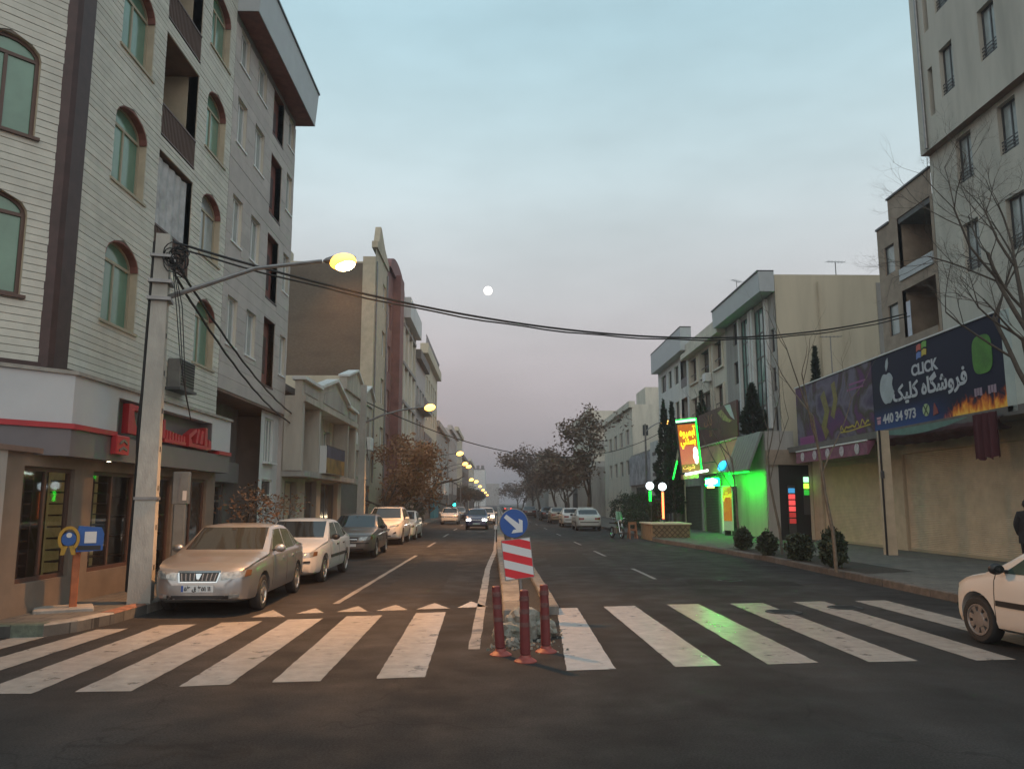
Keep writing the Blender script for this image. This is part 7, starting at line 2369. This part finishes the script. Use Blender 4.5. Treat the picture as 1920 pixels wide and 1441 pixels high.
def tree(name, label, loc, trunk, r, maxl, seed, leaves=0, lsize=0.1, lspread=0.2, lm='leaf_brown', bark='bark_grey', dirv=(0, 0, 1), group='street trees', **kw):
    q = random.Random(seed)
    e = empty(name, loc, 0, label, 'tree', group)
    out = [MB(), MB()]
    tips = []
    grow(q, Vector((0, 0, 0)), Vector(dirv).normalized(), trunk, r, 0, maxl, out, tips, **kw)
    out[0].build('trunk', bark, e, 'all')
    c = out[1].build('crown', bark, e, 'all')
    if leaves:
        leafcloud(q, tips, leaves, lsize, lspread).build('leaves', lm, c)['kind'] = 'stuff'
    return e
tree('bare_tree', 'bare leafless tree at the right edge in front of the tower', (12.7, 18.2, 0.15), 4.9, 0.15, 7, 38, dirv=(0.02, 0, 1), up=0.05, bend=0.08, ang=(0.35, 0.9), shrink=0.595, kids=(3, 4))
tree('sapling', 'thin bare sapling beside the nearest round shrub', (8.4, 20.1, 0.15), 3.9, 0.05, 4, 5, bark='bark_pale', bend=0.05, up=0.14, ang=(0.3, 0.7), shrink=0.5)
tree('sapling', 'slender leaning sapling before the green lit wall', (9.2, 30.5, 0.15), 3.4, 0.045, 4, 9, bark='bark_pale', dirv=(-0.08, 0, 1), bend=0.06, up=0.12, ang=(0.3, 0.7), shrink=0.55)
tree('sapling', 'bare sapling leaning left in front of the dark entrance', (9.5, 27.0, 0.15), 3.3, 0.05, 5, 14, bark='bark_pale', dirv=(-0.12, 0, 1), bend=0.07, up=0.12, ang=(0.3, 0.75), shrink=0.62)
tree('street_tree', 'large sparse brown leaved tree behind the parked taxi', (7.9, 70, 0.15), 3.1, 0.24, 5, 22, 2600, 0.17, 0.28, 'leaf_dry', up=0.08, ang=(0.4, 0.85), shrink=0.78, kids=(2, 3))
tree('street_tree', 'dense rust brown tree by the low cream houses', (-6.4, 46, 0.15), 2.0, 0.15, 5, 41, 5200, 0.12, 0.30, 'leaf_brown', up=0.05, ang=(0.5, 1.0), shrink=0.72, kids=(2, 3))
tree('street_tree', 'low rust brown tree below the dense one', (-6.3, 51, 0.15), 1.6, 0.13, 5, 43, 3600, 0.12, 0.28, 'leaf_brown', up=0.05, ang=(0.5, 1.0), shrink=0.7)
tree('street_tree', 'thick leaning bare trunk beyond the rust brown trees', (-6.4, 56, 0.15), 3.8, 0.2, 4, 47, 0, 0.1, 0.3, 'leaf_dry', dirv=(0.75, 0, 1), up=0.0, ang=(0.4, 0.9), shrink=0.45)
tree('small_tree', 'small brown leaved tree beside the steel cabinet', (-7.0, 22.3, 0.15), 1.2, 0.05, 5, 51, 420, 0.06, 0.14, 'leaf_brown', up=0.04, ang=(0.5, 1.0), shrink=0.62)
tree('small_tree', 'small bare brown tree before the grey block entrance', (-6.5, 25.3, 0.15), 1.1, 0.05, 5, 53, 350, 0.06, 0.15, 'leaf_brown', up=0.03, ang=(0.5, 1.0), shrink=0.62)
far_t = [(6.9, 92, 3.0, 61, 'leaf_dry', 3800, 'hazy brown tree just behind the big sparse one'), (7.4, 82, 2.4, 63, 'leaf_dry', 3000, 'twiggy tree left of the big sparse one'), (6.0, 112, 3.4, 65, 'leaf_dry', 3800, 'tall hazy tree in the middle of the right tree row'),
         (5.6, 130, 2.8, 67, 'leaf_dry', 3200, 'hazy tree past the middle of the right row'), (5.0, 155, 2.8, 69, 'leaf_dry', 2600, 'faint tree near the far end of the right row'), (4.8, 185, 2.8, 71, 'leaf_dry', 2200, 'faintest tree at the far end of the right row'),
         (8.6, 100, 3.0, 73, 'leaf_dry', 3400, 'hazy tree set back behind the right row'), (-5.9, 150, 1.7, 75, 'leaf_dark', 4200, 'dark tree far down the left row under the small lamps'),
         (-5.6, 190, 1.8, 77, 'leaf_dark', 3800, 'dark hazy tree farthest down the left row'), (-5.2, 235, 1.9, 83, 'leaf_dark', 3000, 'faint dark tree at the left end of the street')]
for x, y, tr_, sd, lm, nl, lb in far_t:
    tree('street_tree', lb, (x, y, 0.15), tr_, 0.18, 5, sd, nl, 0.20, 0.42, lm, up=0.10, ang=(0.4, 0.85), shrink=0.72, kids=(2, 3))
def conifer(label, loc, h, r, seed, n=2600):
    q = random.Random(seed)
    e = empty('conifer', loc, 0, label, 'tree', 'conifers')
    MB().tube([(0, 0, 0), (0, 0, h * 0.95)], [0.12, 0.02], 6).build('trunk', 'bark_grey', e)
    mb = MB()
    for k in range(n):
        t = q.random() ** 0.7
        z = h * (0.12 + 0.88 * (1 - t))
        rr = r * t * (0.55 + 0.45 * math.sqrt(q.random())) * (1 + 0.25 * math.sin(z * 5 + seed))
        a = q.uniform(0, 2 * PI)
        c = Vector((rr * math.cos(a), rr * math.sin(a), z))
        d = Vector((math.cos(a), math.sin(a), q.uniform(0.1, 1.0))).normalized()
        b = d.cross(Vector((q.gauss(0, 1), q.gauss(0, 1), q.gauss(0, 1)))).normalized()
        s = q.uniform(0.09, 0.2)
        mb.add([c - d * s, c + b * s * 0.4, c + d * s, c - b * s * 0.4], [(0, 1, 2, 3)])
    mb.build('crown', 'leaf_dark', e)
conifer('slim dark cypress rising behind the purple billboard', (15.6, 38.4, 0.1), 9.4, 0.75, 3, 3600)
conifer('short dark conifer behind the slim cypress', (16.3, 38.2, 0.1), 7.6, 0.7, 4, 2600)
conifer('tall dark conifer left of the neon sign', (12.0, 54.5, 0.15), 8.6, 1.0, 5, 3600)
conifer('dark conifer with the warm lamp in front of it', (11.7, 55.8, 0.15), 8.9, 1.1, 6, 3400)
conifer('dark conifer above the brown picture board', (13.3, 51.5, 5.1), 4.0, 0.6, 7, 1600)
conifer('bushy conifer above the grey slab sign', (13.4, 41.5, 5.1), 3.0, 0.8, 8, 1600)
def shrub(label, loc, w, h, seed, n=2400, group='round shrubs along the right kerb'):
    q = random.Random(seed)
    e = empty('round_shrub', loc, 0, label, 'shrub', group)
    MB().tube([(0, 0, 0), (0, 0, h * 0.5)], [0.04, 0.02], 6).build('stem', 'bark_grey', e)
    mb = MB()
    for k in range(n):
        d = Vector((q.gauss(0, 1), q.gauss(0, 1), q.gauss(0, 1))).normalized()
        lump = 1 + 0.16 * math.sin(d.x * 7 + seed) * math.sin(d.y * 6 + seed * 2) + 0.1 * math.sin(d.z * 9 + seed)
        t = q.uniform(0.55, 1.0) ** 0.6 * lump
        if q.random() < 0.12: t *= q.uniform(1.0, 1.28)
        c = Vector((d.x * w / 2 * t, d.y * w / 2 * t, h * 0.52 + d.z * h * 0.5 * t))
        if c.z < 0.02: continue
        a = (d + Vector((q.gauss(0, .7), q.gauss(0, .7), q.gauss(0, .7)))).normalized()
        b = a.cross(Vector((q.gauss(0, 1), q.gauss(0, 1), q.gauss(0, 1)))).normalized()
        s = q.uniform(0.035, 0.075)
        mb.add([c - a * s, c + b * s * 0.5, c + a * s, c - b * s * 0.5], [(0, 1, 2, 3)])
    mb.build('foliage', 'leaf_hedge', e)
for (x, y, w, h), lb in zip(((8.97, 29.5, 0.62, 0.72), (8.75, 26.2, 0.6, 0.74), (8.95, 24.0, 0.78, 0.76), (8.85, 21.3, 0.68, 0.95)),
                            ('dark round shrub nearest the green lit wall, farthest of the kerb row', 'dark round shrub, second from the green wall', 'wide dark round shrub, third from the green wall', 'tallest dark round shrub beside the thin sapling')):
    shrub(lb, (x, y, 0.15), w, h, int(y * 10))
shrub('dark bush growing in the lattice planter', (8.33, 42.5, 0.86), 0.8, 1.1, 77, 2600, 'bushes')
for i, (x, y, lb) in enumerate(((8.6, 47.5, 'dark hedge bush behind the motorcycle'), (8.8, 51.0, 'dark hedge bush between motorcycle and taxi'), (8.7, 55, 'dark hedge bush beside the taxi'))):
    shrub(lb, (x, y, 0.15), 2.0, 2.3, 90 + i, 3600, 'hedge bushes')
shrub('dark low bush by the far left parked cars', (-6.5, 64, 0.15), 1.6, 1.8, 95, 2600, 'bushes')
# ================================================================== PERSON at the right edge, seen from behind
def person(label, loc, rz):
    e = empty('person', loc, rz, label, 'person')
    J = {'pel': (0, 0, .95), 'waist': (0, .0, 1.12), 'chest': (0, .01, 1.34), 'neck': (0, .0, 1.5), 'headb': (0, -.02, 1.57), 'headm': (0, -.03, 1.66), 'headt': (0, -.02, 1.745),
         'shl': (.19, .01, 1.42), 'ell': (.27, .05, 1.16), 'wrl': (.22, -.06, .95), 'hal': (.19, -.10, .90), 'shr': (-.19, .01, 1.42), 'elr': (-.27, .05, 1.16), 'wrr': (-.22, -.06, .95), 'har': (-.19, -.10, .90),
         'hil': (.10, 0, .90), 'knl': (.11, -.02, .50), 'anl': (.11, .03, .09), 'tol': (.13, -.13, .04), 'hir': (-.10, 0, .90), 'knr': (-.11, -.08, .51), 'anr': (-.11, .02, .09), 'tor': (-.13, -.14, .04)}
    Rr = {'pel': .17, 'waist': .165, 'chest': .185, 'neck': .062, 'headb': .075, 'headm': .10, 'headt': .07, 'shl': .085, 'ell': .062, 'wrl': .048, 'hal': .045, 'shr': .085, 'elr': .062, 'wrr': .048, 'har': .045,
          'hil': .12, 'knl': .078, 'anl': .055, 'tol': .045, 'hir': .12, 'knr': .078, 'anr': .055, 'tor': .045}
    E_ = ['pel waist', 'waist chest', 'chest neck', 'neck headb', 'headb headm', 'headm headt', 'chest shl', 'shl ell', 'ell wrl', 'wrl hal', 'chest shr', 'shr elr', 'elr wrr', 'wrr har',
          'pel hil', 'hil knl', 'knl anl', 'anl tol', 'pel hir', 'hir knr', 'knr anr', 'anr tor']
    names = list(J)
    me = bpy.data.meshes.new('body')
    me.from_pydata([J[n] for n in names], [tuple(names.index(a) for a in s.split()) for s in E_], [])
    o = bpy.data.objects.new('body', me)
    col.objects.link(o)
    sk = o.modifiers.new('s', 'SKIN')
    sk.use_smooth_shade = True
    for i, n in enumerate(names):
        v = me.skin_vertices[0].data[i]
        k = Rr[n]
        v.radius = (k, k * (.72 if n in ('pel', 'waist', 'chest') else 1.0))
        v.use_root = n == 'pel'
    sub = o.modifiers.new('u', 'SUBSURF')
    sub.levels = sub.render_levels = 2
    m2 = bpy.data.meshes.new_from_object(o.evaluated_get(bpy.context.evaluated_depsgraph_get()))
    bpy.data.objects.remove(o)
    coat = mat('coat_black', (0.010, 0.010, 0.012), 0.85, var=0.3, scale=6)
    skin = mat('skin', (0.34, 0.20, 0.14), 0.6)
    m2.materials.append(coat)
    m2.materials.append(skin)
    for p in m2.polygons:
        p.material_index = 1 if p.center.z > 1.53 else 0
        p.use_smooth = True
    b = bpy.data.objects.new('body', m2)
    col.objects.link(b)
    b.parent = e
    hair = MB().sphere((0, 0, 0), 1, 20, 12).build('hair', mat('hair_black', (0.012, 0.01, 0.009), 0.7), e, 'all', M=Matrix.Translation((0, .012, 1.675)) @ Matrix.Diagonal((.098, .105, .108, 1)))
    # coat skirt over the thighs, open at the bottom
    q = MB()
    prof = [(.20, 1.36, .12), (.215, 1.15, .15), (.225, .95, .17), (.24, .72, .185)]
    n = 24
    for rx, z, ry in prof:
        for k in range(n):
            a = 2 * PI * k / n
            f = 1 + .03 * math.sin(5 * a + z * 7)
            q.v.append((rx * math.cos(a) * f, ry * math.sin(a) * f + .01, z))
    for i in range(len(prof) - 1):
        for k in range(n):
            q.f.append((i * n + k, i * n + (k + 1) % n, (i + 1) * n + (k + 1) % n, (i + 1) * n + k))
    q.build('coat', coat, e, 'all')
    for s in (-1, 1):
        MB().sphere((0, 0, 0), 1, 10, 6).build('ear', skin, e, 'all', M=Matrix.Translation((s * .098, -.02, 1.655)) @ Matrix.Diagonal((.014, .025, .034, 1)))
        MB().sphere((0, 0, 0), 1, 8, 6).build('eye', mat('eye_dark', (0.03, 0.02, 0.02), 0.3), e, 'all', M=Matrix.Translation((s * .035, -.118, 1.665)) @ Matrix.Diagonal((.013, .01, .008, 1)))
    MB().prism([(-.012, 1.615), (.012, 1.615), (.006, 1.665), (-.006, 1.665)], 'y', -.145, -.11).build('nose', skin, e)
    MB().box(-.025, .025, -.121, -.112, 1.585, 1.595).build('mouth', mat('lips', (0.28, 0.12, 0.1), 0.6), e)
    return e
person('person in black coat walking past the shutters at the right edge', (12.98, 19.6, 0.15), R(150))
# ================================================================== moon, haze
mn = mat('moonlight', (1, 1, 1), 0.9, var=0.1, scale=0.03, emit=(1.0, 0.93, 0.80), es=2.4)
mo = MB().sphere((0, 0, 0), 27, 24, 16).build('moon', mn, None, 'all')
mo.location = (-60, 4863, 1311)
tag(mo, 'pale full moon low in the dusk sky above the street', 'moon')
hz = MB().box(-920, 920, -260, 1560, -1.5, 32).build('haze')
hm = bpy.data.materials.new('haze')
hm.use_nodes = True
t_ = hm.node_tree
t_.nodes.remove(t_.nodes['Principled BSDF'])
pv = t_.nodes.new('ShaderNodeVolumePrincipled')
pv.inputs['Color'].default_value = (0.84, 0.80, 0.83, 1)
pv.inputs['Density'].default_value = 0.0012
pv.inputs['Anisotropy'].default_value = 0.25
t_.links.new(pv.outputs[0], t_.nodes['Material Output'].inputs['Volume'])
hz.data.materials.append(hm)
hz['kind'] = 'stuff'
hz['label'] = 'thin grey dusk haze filling the street'
